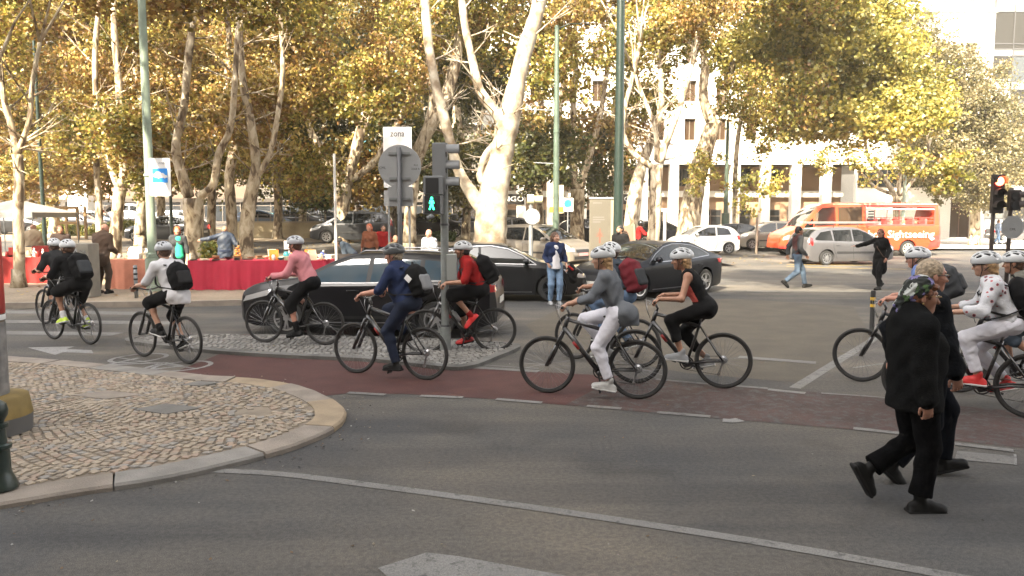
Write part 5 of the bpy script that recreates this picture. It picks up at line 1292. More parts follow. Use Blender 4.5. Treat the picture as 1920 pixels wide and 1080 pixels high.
def helmet(hc, R, parent, m, dark=None):
    f, l, u = R[:, 0], R[:, 1], R[:, 2]; at = lambda x, y, z: hc+f*x+l*y+u*z
    A = (.140, .106, .100); C0 = (-.014, 0, .052)
    def sf(x, y, k=.99):
        q = max(.02, 1-((x-C0[0])/A[0])**2-(y/A[1])**2); return at(x, y, C0[2]+A[2]*sqrt(q)*k)
    h = S(.01); h.ell(at(*C0), A, R); h.ell(at(-.07, 0, .042), (.095, .090, .074), R, k=.02)
    h.ell(at(-.01, 0, .0), (.112, .090, .110), R, cut=True, k=.004); h.box(at(.02, 0, -.047), (.25, .2, .062), R @ rotm(0, -.07, 0), .01, cut=True, k=.006)
    for y, sp in ((0, .9), (.040, 1.15), (-.040, 1.15), (.074, 1.12), (-.074, 1.12)):
        o_ = .012 if abs(y) in (.040,) else 0
        for x0, x1 in ((.098, .045), (.022, -.040), (-.062, -.112)):
            x0, x1 = x0+o_-abs(y)*.35, x1+o_-abs(y)*.1
            h.cone(sf(x0, y), sf(x1, y*sp), .011, .0155, cut=True, k=.003)
    o = sdf_obj('helmet', [(h, .005)], m, parent)
    i_ = S(.01); i_.ell(at(C0[0], 0, C0[2]), (A[0]-.0075, A[1]-.0075, A[2]-.0075), R); i_.box(at(.02, 0, -.055), (.25, .2, .067), R @ rotm(0, -.07, 0), .01, cut=True, k=.004)
    sdf_obj('helmet_liner', [(i_, .008)], dark or mat('helmet_liner', (.010, .010, .012), rough=.8), parent)
    mb = MB()
    for sg_ in (-1, 1): mb.tube([at(.03, sg_*.088, .02), at(.03, sg_*.080, -.05), at(.045, sg_*.02, -.118), at(.045, 0, -.12)], .005, 5); mb.tube([at(-.07, sg_*.085, .01), at(.01, sg_*.082, -.055)], .005, 5)
    mb.build('helmet_strap', mat('strap_black', (.015, .015, .015), rough=.8), parent)
    return o
def glasses(hc, R, parent, m_l, m_f, s=1.0):
    f, l, u = R[:, 0], R[:, 1], R[:, 2]; at = lambda x, y, z: hc+(f*x+l*y+u*z)*s; mb = MB(); g = MB()
    for sg_ in (-1, 1):
        c = at(.103, sg_*.032, .008); M = Matrix.Translation(Vector(c)) @ Matrix([[*r] for r in R]).to_4x4()
        g.sphere((0, 0, 0), .024*s, 12, 6, M, (.18, 1.0, .75)); mb.tube([at(.100, sg_*.058, .014), at(.04, sg_*.078, .012), at(-.01, sg_*.082, .008)], .0035, 5)
        mb.torus(.0, 0, 3, 3) if False else None
    mb.tube([at(.108, -.058, .016), at(.112, 0, .016), at(.108, .058, .016)], .004, 5)
    g.build('lens', m_l, parent, True); mb.build('spectacle_frame', m_f, parent)
class Person:
    """pose given by joints in the local frame: +x forward, +y left, z up"""
    def __init__(s, name_label, loc, rz, J, look=(0, 0, 0), group=None, scale=1.0, female=False, skin=None, h=.012, old=False, build=1.0):
        s.t = thing('person', name_label, 'person', loc, rz, group); s.t.scale = (scale,)*3; s.J = J; s.f = female; s.skin = skin or SKIN; s.h = h; s.old = old; s.b = build
        s.R = rotm(*look); hc = np.array(J['head'], float); s.hc = hc
        J.setdefault('knee', {}); J.setdefault('elbow', {}); LL = J.get('leg', (.44, .43)); AL = J.get('arm', (.29, .26))
        hip = np.array(J['hip'], float); ch = np.array(J['neck'], float); s.hip, s.neck = hip, ch; hy = J.get('hipw', .095); sw = J.get('shw', .185 if not female else .165)
        tw = J.get('twist', 0); s.sh = {}; s.hp = {}; s.kn = {}; s.el = {}; s.hand = {}; s.ank = {}
        up = (ch-hip)/np.linalg.norm(ch-hip); s.up = up
        for k, sg_ in (('l', 1), ('r', -1)):
            s.sh[k] = ch+V3(0, sg_*sw, 0)-up*.055+V3(cos(0), 0, 0)*tw*sg_; s.hp[k] = hip+V3(tw*-.3*sg_, sg_*hy, 0)
            s.kn[k], s.ank[k] = ik(s.hp[k], J['ankle'][k], *LL, J.get('kpole', {}).get(k, (1, sg_*.08, 0)))
            s.el[k], s.hand[k] = ik(s.sh[k], J['wrist'][k], *AL, J.get('epole', {}).get(k, (-.5, sg_*.5, -1)))
    def torso(s, S_, g=0.0, low=True, k=.05):
        u, b = s.up, s.b; hip, ch = s.hip, s.neck; fwd = np.cross(V3(0, 1, 0), u); mid_ = hip+(ch-hip)*.45
        fl = (fwd, .66)
        S_.cone(hip+u*.02, mid_, (.155 if s.f else .150)*b+g, (.128 if s.f else .142)*b+g, flat=fl, k=k); S_.cone(mid_, ch-u*.14, .132*b+g, .165*b+g, flat=fl, k=k)
        S_.cone(ch-u*.14, ch-u*.06, .160*b+g, .11*b+g, flat=fl, k=k); S_.cone(s.sh['l'], s.sh['r'], .058+g, .058+g, k=.04)
        if s.f: 
            for sg_ in (-1, 1): S_.ell(ch-u*.20+fwd*.085*b+V3(0, sg_*.075, 0), (.062+g,)*3, k=.04)
        if s.b > 1.08: S_.ell(mid_+fwd*.05-u*.03, (.13*b+g, .14*b+g, .15*b+g), k=.06)
        return S_
    def arms(s, S_, g=0, lo=0.0, hi=1.0, which='lr', k=.03, r=(.052, .040, .029)):
        """sleeve or arm from the shoulder; hi: 0..1 upper arm, 1..2 forearm"""
        for q in which:
            a, e, w_ = s.sh[q], s.el[q], s.hand[q]; m_ = 1.0*(.9 if s.f else 1)
            S_.cone(a, a+(e-a)*min(1, hi), (r[0]*m_+g), (r[0]+(r[1]-r[0])*min(1, hi))*m_+g, k=k)
            if hi > 1: S_.cone(e, e+(w_-e)*(hi-1), r[1]*m_+g, (r[1]+(r[2]-r[1])*(hi-1))*m_+g, k=k)
        return S_
    def legs(s, S_, g=0, hi=2.0, which='lr', k=.035, r=(.088, .058, .038), flare=0):
        for q in which:
            a, e, w_ = s.hp[q], s.kn[q], s.ank[q]; m_ = (1.05 if s.f else 1)*min(s.b, 1.1)
            S_.cone(a, a+(e-a)*min(1, hi), r[0]*m_+g, (r[0]+(r[1]-r[0])*min(1, hi))*m_+g, k=k)
            if hi > 1:
                t = hi-1; c = e+(w_-e)*.3; back = -np.cross(V3(0, 1, 0), (e-w_)/np.linalg.norm(e-w_))
                S_.cone(e, e+(w_-e)*t, r[1]*.95+g, (r[1]+(r[2]-r[1])*t)+g+flare, k=k); 
                if t > .5: S_.cone(e+(w_-e)*.08+back*.012, c+back*.018, .045+g, .05+g, k=.03)
        return S_
    def pelvis(s, S_, g=0):
        S_.ell(s.hip+s.up*.02, (.125*s.b+g, .165*s.b+g, .12+g), k=.04)
        if s.J.get('sit'): S_.ell(s.hip-V3(.025, 0, .0), (.105+g, .150+g, .10+g), k=.04)
        return S_
    def body(s, hands=True, fine=.0065, barelegs=True, feet=False):
        B = S(.03); s.torso(B, -.012); s.arms(B, 0, hi=2.0); s.pelvis(B, -.012)
        if barelegs: s.legs(B, -.005, 2.0)
        it = [(B, s.h), (head_sdf(s.hc, s.R, 1.0, s.neck-s.up*.01, s.f, s.old), fine)]
        if hands:
            for q, sg_ in (('l', 1), ('r', -1)):
                hd = s.J.get('hdir', {}).get(q); d = s.hand[q]-s.el[q]; d /= np.linalg.norm(d)
                d2 = np.array(hd if hd else d, float); nrm = np.array(s.J.get('hn', {}).get(q, (0, sg_*1.0, .3)), float)
                it.append((hand_sdf(s.hand[q], d2, nrm, s.J.get('thumb', {}).get(q, -sg_), 1.0 if not s.f else .92, s.J.get('curl', .5)), .0052 if s.h < .014 else .008))
        o = sdf_obj('body', it, s.skin, s.t); return o
    def eyes(s):
        f, l, u = s.R[:, 0], s.R[:, 1], s.R[:, 2]
        for sg_ in (-1, 1):
            c = s.hc+f*.077+l*sg_*.031+u*.010; mb = MB(); mb.sphere(tuple(c), .0125, 10, 8); mb.build('eye', mat('eye_white', (.55, .52, .48), rough=.2), s.t, True)
            mb = MB(); mb.sphere(tuple(c+f*.0075), .0068, 8, 6); mb.build('iris', mat('eye_iris', (.05, .03, .02), rough=.2), s.t, True)
    def part(s, name, S_, m, h=None, noise=None):
        if noise: S_.noise = noise
        return sdf_obj(name, [(S_, h or s.h)], m, s.t)
    def top(s, m, g=.016, sleeve=.9, length=.0, name='shirt', flare=0, noise=(.006, 14, 3.), hem=None, collar=0):
        T = S(.03); s.torso(T, g); s.arms(T, g*1.15, hi=sleeve, r=(.056, .046, .036))
        if length: 
            
            if s.J.get('sit') is None: e = s.hip+V3(0, 0, -1)*length; T.cone(s.hip+s.up*.05, e, .158*s.b+g, .165*s.b+g+flare, flat=(np.cross(V3(0, 1, 0), s.up), .72), k=.04)
            else: T.ell(s.hip+V3(-.05, 0, .0), (.125+g+length*.15, .165*s.b+g, .12+g), k=.05); T.cone(s.hip+V3(-.06, 0, -.0), s.hip+V3(-.06-length*.35, 0, -length*.60), .12+g, .10+flare, flat=((1, 0, .6), .75), k=.05); zc = s.hip[2]-length*.55; T.sub.append((lambda p, zc=zc: p[:, 2]-zc+.35*np.abs(p[:, 0]-s.hip[0]+.1)*0, .004))
        else: hem = .03 if hem is None else hem; T.cone(s.hip+s.up*.02, s.hip+s.up*.12, .150*s.b+g, .145*s.b+g, flat=(np.cross(V3(0, 1, 0), s.up), .80), k=.04)
        T.sub.append((lambda p, s=s: np.linalg.norm(p-(s.neck+s.up*.03), axis=1)-.062, .01)) if not collar else None
        # cut off below the hem
        if hem is not None:
            c = s.hip+s.up*hem; u = s.up; T.sub.append((lambda p, c=c, u=u: (p-c)@u, .004)) if True else None
        if collar: T.cone(s.neck-s.up*.02, s.neck+s.up*.045, .075, .066, k=.02); T.cone(s.neck, s.neck+s.up*.12, .05, .05, cut=True, k=.006)
        return s.part(name, T, m, noise=noise)
    def bottoms(s, m, g=.012, hi=1.96, name='trousers', r=(.090, .062, .044), flare=0, noise=(.0035, 13, 7.)):
        T = S(.035); s.pelvis(T, g); s.legs(T, g, min(2.0, hi+.06) if hi > 1.2 else hi+.05, r=r, flare=flare); s.hem(T, hi) if hi > 1.2 else None; return s.part(name, T, m, noise=noise)
    def hem(s, T, at_):
        for q in 'lr':
            e, w_ = s.kn[q], s.ank[q]; c = e+(w_-e)*(at_-1); d = (w_-e)/np.linalg.norm(w_-e)
            T.sub.append((lambda p, c=c, d=d: np.maximum(-((p-c)@d), np.linalg.norm(p-c, axis=1)-.17), .003))
    def shoes(s, m, sole=None, dirs=None):
        for q in 'lr':
            toe, up = (dirs or s.J['toe'])[q]; sdf_obj('shoe', [(foot_sdf(s.ank[q], toe, up), .008 if s.h < .014 else .012)], m, s.t)
            if sole: sdf_obj('shoe_sole', [(foot_sdf(s.ank[q], toe, up, sole=True), .008 if s.h < .014 else .012)], sole, s.t)
    def socks(s, m, lo=1.78, hi=2.0):
        for q in 'lr': T = S(.01); e, w_ = s.kn[q], s.ank[q]; T.cone(e+(w_-e)*(lo-1), w_-(w_-e)*.0, .047, .045); s.part('sock', T, m)
    def hair(s, m, long_=0, bun=False, thin=False):
        f, l, u = s.R[:, 0], s.R[:, 1], s.R[:, 2]; at = lambda x, y, z: s.hc+f*x+l*y+u*z; H = S(.02)
        H.ell(at(-.022, 0, .035), (.104, .087, .104), s.R); H.ell(at(-.05, 0, -.02), (.07, .078, .08), s.R, k=.03)
        if long_: 
            for y in (-.045, 0, .045): H.cone(at(-.07, y, -.01), at(-.09, y*1.1, -.05-long_), .045, .03, k=.03)
        if bun: H.ell(at(-.12, 0, .03), (.045, .045, .045)); 
        H.ell(at(.088, 0, -.035), (.088, .10, .085), s.R, cut=True, k=.01); H.ell(at(.13, 0, .0), (.06, .09, .10), s.R, cut=True, k=.01)
        return s.part('hair', H, m, h=min(s.h, .008), noise=(.004 if not thin else .002, 34, 1.))
def to_world(t, p):
    return t.matrix_basis @ Vector(p)
def backpack(label, person, m, m2=None, c=None, tilt=None, size=(.11, .155, .23), back=.20, up=.0, straps=True, roll=0):
    """worn on the back: built in the wearer's frame but an object of its own"""
    P_ = person; t = thing('backpack', label, 'backpack', P_.t.location, P_.t.rotation_euler[2]); t.scale = P_.t.scale
    u = P_.up; fwd = np.cross(V3(0, 1, 0), u); ctr = P_.neck-u*(.26-up)-fwd*back; R = np.stack([fwd, V3(0, 1, 0), u], 1)
    B = S(.03); B.ell(ctr, (size[0], size[1]*1.05, size[2]), R); B.box(ctr-u*.03, (size[0]*.85, size[1]*.92, size[2]*.85), R, .05, k=.04); B.noise = (.005, 15, 2.)
    B2 = S(.03); B2.box(ctr-fwd*size[0]*.75-u*size[2]*.28, (size[0]*.42, size[1]*.74, size[2]*.48), R, .035, k=.02)
    sdf_obj('pack', [(B, .012)], m, t); sdf_obj('front_pocket', [(B2, .012)], m2 or m, t)
    mb = MB()
    for sg_ in (-1, 1):
        y = sg_*.105; mb.tube([ctr+fwd*.08+u*.20+V3(0, y, 0), P_.neck-u*.035-fwd*.01+V3(0, y*1.05, 0), P_.neck-u*.10+fwd*(.125+.02*P_.b)+V3(0, y*1.15, 0), P_.neck-u*.28+fwd*.155*P_.b+V3(0, y*1.4, 0), P_.neck-u*.36+fwd*.05+V3(0, sg_*.175*P_.b, 0), ctr+fwd*.06-u*.17+V3(0, y*1.2, 0)], .02, 8, flat=.4)
    if straps: mb.build('shoulder_strap', mat('strap_black', (.015, .015, .015), rough=.8), t, True)
    for dy in (-.5, .5): MB().tube([ctr-fwd*size[0]*1.02+u*size[2]*.1+V3(0, dy*size[1]*1.2, 0), ctr-fwd*size[0]*.98-u*size[2]*.02+V3(0, dy*size[1]*1.2, 0)], .004, 5).build('zip_pull', m2 or m, t)
    MB().tube([ctr+u*size[2]*.93+V3(0, -.03, 0), ctr+u*size[2]*1.1, ctr+u*size[2]*.93+V3(0, .03, 0)], .008, 6).build('grab_loop', mat('strap_black', (.015, .015, .015)), t, True)
    return t

# ------------------------------------------------------------------ bicycle
BBX, BBZ, WR = .44, .285, .345; WB = 1.07
BFR = mat('bicycle_frame_black', (.012, .012, .013), rough=.32, coat=.8); BALU = mat('bicycle_alloy', (.36, .36, .37), rough=.3, metal=.9); SPK = mat('bicycle_spoke', (.22, .22, .22), rough=.35, metal=.8); BSAD = mat('bicycle_saddle', (.015, .015, .015), rough=.6); RIMB = mat('bicycle_rim', (.06, .06, .062), rough=.35, metal=.7); REDD = mat('frame_red_decal', (.35, .02, .02), rough=.4)
BTYRE = mat('bicycle_tyre', (.028, .027, .026), rough=.9)
def bike_meshes():
    M_ = {}
    def keep(k, o): M_[k] = o.data; bpy.data.objects.remove(o)
    m = MB(); m.torus(WR-.021, .021, 56, 8); keep('tyre', m.build('tyre', BTYRE, None, True))
    m = MB(); m.torus(WR-.044, .012, 56, 6, flat=.9); keep('rim', m.build('rim', RIMB, None, True))
    m = MB(); rr = random.Random(1)
    for i in range(28):
        a = 2*pi*i/28; b = a+(.55 if i % 4 < 2 else -.55); sy = .028 if i % 2 else -.028
        m.tube([(.022*cos(b), sy, .022*sin(b)), ((WR-.045)*cos(a), 0, (WR-.045)*sin(a))], .0013, 4, caps=False)
    m.tube([(0, -.045, 0), (0, .045, 0)], .016, 10); keep('spokes', m.build('spokes', SPK, None))
    # frame: top tube, down tube, seat tube, stays, head tube
    bb = Vector((BBX, 0, BBZ)); st_ = Vector((.285, 0, .80)); ht = Vector((.815, 0, .93)); hb = Vector((.862, 0, .78)); ra = Vector((0, 0, WR))
    m = MB(); m.tube([st_-Vector((-.012, 0, .04)), ht-Vector((-.008, 0, .035))], [.022, .023], 10); m.tube([bb, hb+Vector((0, 0, .02))], [.030, .031], 10); m.tube([bb, st_], .019, 10); m.tube([ht, hb], .027, 10); m.tube([bb+Vector((0, -.045, 0)), bb+Vector((0, .045, 0))], .024, 12)
    for sg_ in (-1, 1): m.tube([bb+Vector((-.02, sg_*.03, 0)), ra+Vector((.2, sg_*.062, -.01)), ra+Vector((0, sg_*.062, 0))], .0135, 6); m.tube([st_+Vector((0, sg_*.012, -.04)), ra+Vector((.08, sg_*.058, .10)), ra+Vector((0, sg_*.062, 0))], .0115, 6)
    keep('frame', m.build('frame', BFR, None, True))
    m = MB(); a, b = ht.lerp(bb, 0) , None; p0 = bb.lerp(hb, .55); p1 = bb.lerp(hb, .72); m.tube([p0, p1], [.0325, .033], 10); keep('decal', m.build('frame_decal', REDD, None, True))
    # fork with suspension crown
    fa = Vector((WB, 0, WR)); cr = hb+Vector((.012, 0, -.035)); m = MB(); m.tube([hb, cr], .02, 8); m.tube([cr+Vector((0, -.06, 0)), cr+Vector((0, .06, 0))], .022, 8)
    for sg_ in (-1, 1): q = cr+Vector((0, sg_*.058, 0)); e = fa+Vector((-.012, sg_*.058, 0)); m.tube([q, q.lerp(e, .45)], .018, 8); m.tube([q.lerp(e, .38), e], [.026, .023], 8)
    m.tube([fa+Vector((0, -.06, 0)), fa+Vector((0, .06, 0))], .008, 6); keep('fork', m.build('fork', BFR, None, True))
    m = MB(); s0 = ht+Vector((-.015, 0, .03)); s1 = Vector((.835, 0, 1.03)); m.tube([ht, s0, s1], .016, 8); m.tube([s1+Vector(v) for v in ((-.02, .31, .035), (0, .18, .03), (.012, .06, .0), (.012, -.06, 0), (0, -.18, .03), (-.02, -.31, .035))], .0125, 8)
    keep('handlebar', m.build('handlebar', BFR, None, True))
    m = MB(); 
    for sg_ in (-1, 1): m.tube([s1+Vector((-.012, sg_*.19, .033)), s1+Vector((-.02, sg_*.315, .037))], .0175, 8)
    keep('grip', m.build('grips', BSAD, None, True))
    m = MB()
    for sg_ in (-1, 1): m.tube([s1+Vector((.01, sg_*.15, .03)), s1+Vector((.05, sg_*.20, .01)), s1+Vector((.045, sg_*.27, .008))], .006, 5); m.tube([s1+Vector((.03, sg_*.16, .03)), s1+Vector((.12, sg_*.1, .05)), s1+Vector((.10, sg_*.03, -.08)), hb+Vector((.03, 0, .05))], .0035, 5)
    keep('brake', m.build('brake_lever', BALU, None, True))
    m = MB(); m.tube([st_, Vector((.258, 0, .925))], .0135, 8); keep('seatpost', m.build('seat_post', BALU, None, True))
    h = S(.015); h.ell((.20, 0, .945), (.085, .072, .028)); h.cone((.24, 0, .95), (.385, 0, .945), .036, .019, flat=((0, 0, 1), .7), k=.03); v, f = h.mesh(.008); o = mesh_obj('saddle', v.tolist(), f.tolist(), BSAD, None, True); keep('saddle', o)
    m = MB(); m.lathe([(.085, -.003), (.088, 0), (.085, .003), (.070, .003), (.070, -.003), (.085, -.003)], 32, Matrix.Translation((BBX, -.052, BBZ)), axis='Y', caps=False); m.lathe([(.012, -.004), (.07, -.002), (.07, .002), (.012, .004)], 5, Matrix.Translation((BBX, -.052, BBZ)), axis='Y'); keep('chainring', m.build('chainring', BFR, None))
    m = MB(); m.lathe([(.012, -.02), (.045, -.018), (.052, 0), (.03, .02), (.012, .02)], 20, Matrix.Translation((0, -.045, WR)), axis='Y'); m.tube([(0, -.06, WR-.02), (.03, -.065, WR-.09), (.05, -.065, WR-.17)], .012, 6); m.lathe([(.022, -.006), (.022, .006)], 10, Matrix.Translation((.05, -.065, WR-.18)), axis='Y'); keep('cassette', m.build('rear_derailleur', BALU, None))
    m = MB(); m.tube([(.0, -.052, WR+.045), (BBX, -.052, BBZ+.086)], .004, 4); m.tube([(.06, -.06, WR-.19), (BBX, -.052, BBZ-.086)], .004, 4); keep('chain', m.build('chain', mat('chain_steel', (.08, .075, .07), rough=.5, metal=.7), None))
    m = MB(); m.tube([(0, 0, 0), (.17, 0, 0)], [.013, .010], 8); m.box((.125, .012, -.012), (.215, .11, .012), bev=.006); keep('crank', m.build('crank', BFR, None))
    return M_
BM = bike_meshes()
def bike(label, fwp, rwp, crank, group='hybrid bicycles in the riding party', dec=True, bottle=False, guards=False):
    """crank: angle of the left pedal, measured from straight ahead, upward positive"""
    h = heading(rwp, fwp); mid_ = (fwp+rwp)/2; u = Vector((cos(h), sin(h), 0)); o = mid_-u*WB/2
    t = thing('bicycle', label, 'bicycle', (o.x, o.y, gz(o.x, o.y)+rwp[2]*0+max(0, rwp.z)), h, group)
    def put(nm, key, par=t, loc=(0, 0, 0), rot=(0, 0, 0)):
        q = bpy.data.objects.new(nm, BM[key]); link(q, par); q.location = loc; q.rotation_euler = rot; return q
    for x in (0, WB):
        w_ = put('wheel', 'tyre', t, (x, 0, WR), (0, random.uniform(0, 6), 0)); put('rim', 'rim', w_); put('spokes', 'spokes', w_)
    put('frame', 'frame'); put('fork', 'fork'); put('handlebar', 'handlebar'); put('grips', 'grip'); put('brake_lever', 'brake'); put('seat_post', 'seatpost'); put('saddle', 'saddle'); put('chainring', 'chainring'); put('rear_derailleur', 'cassette'); put('chain', 'chain')
    if dec: put('frame_decal', 'decal')
    put('crank', 'crank', t, (BBX, .05, BBZ), (0, -crank, 0)); c = put('crank', 'crank', t, (BBX, -.05, BBZ), (pi, 0, 0)); c.rotation_euler = (pi, pi+crank*1.0 if False else 0, 0)
    c.matrix_local = Matrix.Translation((BBX, -.05, BBZ)) @ Matrix.Rotation(-(crank+pi), 4, 'Y') @ Matrix.Scale(-1, 4, (0, 1, 0))
    if bottle: 
        mb = MB(); p0 = Vector((BBX, 0, BBZ)).lerp(Vector((.862, 0, .80)), .32)+Vector((-.03, 0, .05)); d = Vector((.36, 0, .5)).normalized(); mb.tube([p0, p0+d*.15, p0+d*.17, p0+d*.2], [.036, .036, .02, .018], 12); mb.build('bottle', mat('bottle_clear', (.3, .32, .33), rough=.3), t, True)
    t['crank'] = crank; return t, h
def rider(label, bk, crank, lean=.42, look=(0, .0, 0), female=False, skin=None, hy=.03, group='cyclists in the riding party', head=None, build=1.0, arms_w=.25, rise=0, footpitch=(0.2, 0.3), upright=0, h=.012, neck_x=None, off=(0, 0), hand_z=0):
    hip = V3(.225, 0, .985+rise); tl = .50; neck = hip+V3(sin(lean), 0, cos(lean))*tl
    hd = neck+V3(.055, 0, .150) if head is None else neck+V3(*head)
    an = {}; toe = {}
    for k, a, sg_, fp in (('l', crank, 1, footpitch[0]), ('r', crank+pi, -1, footpitch[1])):
        pd = V3(BBX+.17*cos(a), sg_*.115, BBZ+.17*sin(a)); f = V3(cos(-fp), 0, sin(-fp)); upv = V3(sin(fp), 0, cos(fp)); an[k] = pd-f*.105+upv*.088+V3(0, 0, .0); toe[k] = (f, upv)
    J = dict(hip=hip, neck=neck, head=hd, ankle=an, wrist={'l': V3(.765, arms_w, 1.105+hand_z), 'r': V3(.765, -arms_w, 1.105+hand_z)}, toe=toe, sit=1, hipw=.09, kpole={'l': (1, .12, .3), 'r': (1, -.12, .3)}, epole={'l': (-.25, .55, -1), 'r': (-.25, -.55, -1)}, hdir={'l': (.9, .1, -.45), 'r': (.9, -.1, -.45)}, hn={'l': (.45, .1, .9), 'r': (.45, -.1, .9)}, thumb={'l': -1, 'r': 1}, curl=1.25, leg=(.44, .435), arm=(.295, .27))
    # make the arms reach
    for k, sg_ in (('l', 1), ('r', -1)):
        shp = neck+V3(0, sg_*(.165 if female else .185), 0)-(neck-hip)/np.linalg.norm(neck-hip)*.055
        D = np.linalg.norm(J['wrist'][k]-shp)
        if D > .545: J['arm'] = (.295*D/.545, .27*D/.545)
    t, hh = bk; p = Person(label, t.location, hh, J, look, group, 1.0, female, skin, h, build=build); return p
HELW = mat('helmet_white', (.50, .52, .54), rough=.35, coat=.4); HELS = mat('helmet_silver', (.36, .38, .41), rough=.35, coat=.4); HELD = mat('helmet_dark', (.07, .075, .08), rough=.35, coat=.4)
BLK = cloth('black', (.0075, .0075, .008)); CHAR = cloth('charcoal', (.024, .024, .025)); NAVY = cloth('navy', (.018, .028, .070)); NAVYD = cloth('dark_denim', (.016, .022, .042)); WHTC = cloth('white', (.56, .56, .58), .05); GREYC = cloth('grey_cardigan', (.125, .135, .15)); PINK = cloth('pink', (.50, .20, .22), .08); REDC = cloth('red', (.24, .010, .010)); CORAL = cloth('coral', (.62, .12, .10)); BLUEC = cloth('blue', (.14, .20, .42)); TROW = cloth('white_trousers', (.62, .62, .68), .05); DENIM = cloth('denim', (.11, .17, .27)); DSLATE = cloth('slate', (.05, .065, .085)); KHAKI = cloth('khaki', (.14, .135, .115)); DGREY = cloth('dark_grey', (.045, .048, .052)); MAROON = cloth('maroon', (.13, .018, .025)); GREYL = cloth('light_grey_panel', (.22, .225, .235))
NEON = mat('shoe_neon', (.45, .62, .04), rough=.6); REDS = mat('shoe_red', (.50, .02, .02), rough=.55); GREYS = mat('shoe_grey', (.24, .25, .26), rough=.7); SILS = mat('shoe_silver', (.36, .36, .35), rough=.5); BLKS = mat('shoe_black', (.006, .006, .006), rough=.6, spec=.2); SOLE = mat('shoe_sole_white', (.55, .55, .54), rough=.6); SOLED = mat('shoe_sole_dark', (.014, .014, .014), rough=.8, spec=.2)
BLOND = hair_m('blond', (.34, .21, .10)); BRWN = hair_m('brown', (.075, .035, .018)); REDH = hair_m('auburn', (.13, .045, .018)); GREYH = hair_m('grey', (.30, .235, .16)); BLKH = hair_m('black', (.012, .010, .009))
# 1 dark rider at the left edge
b1 = bike('black bicycle furthest left, half hidden by the bicycle beside it', G(80, 607), G(143, 617), -1.3)
r1 = rider('cyclist in a charcoal top with a red and white collar, furthest left', b1, -1.3, .62, skin=SKIN2, build=1.05)
r1.body(); r1.top(CHAR, sleeve=.85); r1.bottoms(BLK, hi=.95, name='shorts'); r1.socks(BLK, 1.5); r1.shoes(BLKS); r1.hair(BRWN); helmet(r1.hc, r1.R, r1.t, HELW)
C = S(.01); C.cone(r1.neck-r1.up*.01, r1.neck+r1.up*.03, .082, .072); C.cone(r1.neck-r1.up*.05, r1.neck+r1.up*.1, .052, .052, cut=True); r1.part('collar', C, REDC, .008)
C = S(.01); C.cone(r1.neck-r1.up*.035, r1.neck-r1.up*.01, .10, .088); C.cone(r1.neck-r1.up*.08, r1.neck+r1.up*.1, .052, .052, cut=True); r1.part('collar_band', C, WHTC, .008)
# 2 neon shoes
b2 = bike('bicycle of the rider in lime green shoes, crossing the painted stripes', G(101, 636), G(169, 646), .25)
r2 = rider('cyclist all in black with lime green shoes and a black rucksack', b2, .25, .50, look=(.1, .1, 0), skin=SKIN2, build=1.06)
r2.body(); r2.top(BLK, sleeve=.95); r2.bottoms(BLK, hi=.92, name='shorts', r=(.1, .085, .05)); r2.socks(WHTC, 1.82); r2.shoes(NEON, SOLE); r2.hair(BRWN); helmet(r2.hc, r2.R, r2.t, HELW)
backpack('black rucksack on the cyclist in lime green shoes', r2, BLK, DGREY, size=(.12, .15, .24))
# 3 white T-shirt
b3 = bike('bicycle under the rider in the long white T-shirt', G(265, 668), G(357, 683), .75)
r3 = rider('cyclist in a long white T-shirt and a black rucksack', b3, .75, .40, look=(0, .15, 0), skin=SKIN, footpitch=(-.15, .35))
r3.body(); r3.top(WHTC, sleeve=.9, length=.22, flare=.03, g=.014); r3.bottoms(BLK, hi=1.05, name='shorts', r=(.09, .075, .05)); r3.socks(BLK, 1.85); r3.shoes(BLKS, SOLE); r3.hair(BRWN); helmet(r3.hc, r3.R, r3.t, HELS)
backpack('black rucksack slung low on the cyclist in white', r3, BLK, CHAR, size=(.12, .145, .21), up=-.03)
# 4 pink
b4 = bike('bicycle passing the nose of the black estate, under the rider in pink', G(494, 642, .06), G(612, 647, .06), -1.15, dec=False)
r4 = rider('cyclist in a pink long sleeved top and black shorts', b4, -1.15, .44, look=(0, .12, 0), female=True, skin=SKIN3)
r4.body(); r4.top(PINK, sleeve=1.85); r4.bottoms(BLK, hi=1.15, name='shorts', r=(.092, .075, .055)); r4.socks(BLK, 1.72); r4.shoes(BLKS); r4.hair(BRWN); helmet(r4.hc, r4.R, r4.t, HELS)
# 5 navy polo
b5 = bike('bicycle beside the signal pole, under the rider in navy', G(671, 700), G(793, 712), -1.45)
r5 = rider('broad cyclist in a navy polo shirt and jeans with a dark helmet', b5, -1.45, .36, look=(.35, .15, 0), skin=SKIN3, build=1.16, arms_w=.27, footpitch=(.05, .2))
r5.body(); r5.top(NAVY, sleeve=.98, g=.014); r5.bottoms(NAVYD, hi=1.97); r5.shoes(BLKS, SOLED); r5.hair(GREYH); helmet(r5.hc, r5.R, r5.t, HELD)
k = backpack('black and grey rucksack with a white tag on the cyclist in navy', r5, BLK, GREYL, size=(.11, .15, .22), back=.235)
u = r5.up; fw_ = np.cross(V3(0, 1, 0), u); c_ = r5.neck-u*.22-fw_*.20+V3(0, .165, 0)
mb = MB(); M = Matrix.Translation(Vector(c_)) @ Matrix([[*q] for q in np.stack([fw_, V3(0, 1, 0), u], 1)]).to_4x4() @ Matrix.Rotation(.5, 4, 'Y'); mb.box((-.035, -.003, -.045), (.035, .004, .045), M); mb.build('paper_tag', mat('white_tag', (.75, .75, .75), rough=.6), k)
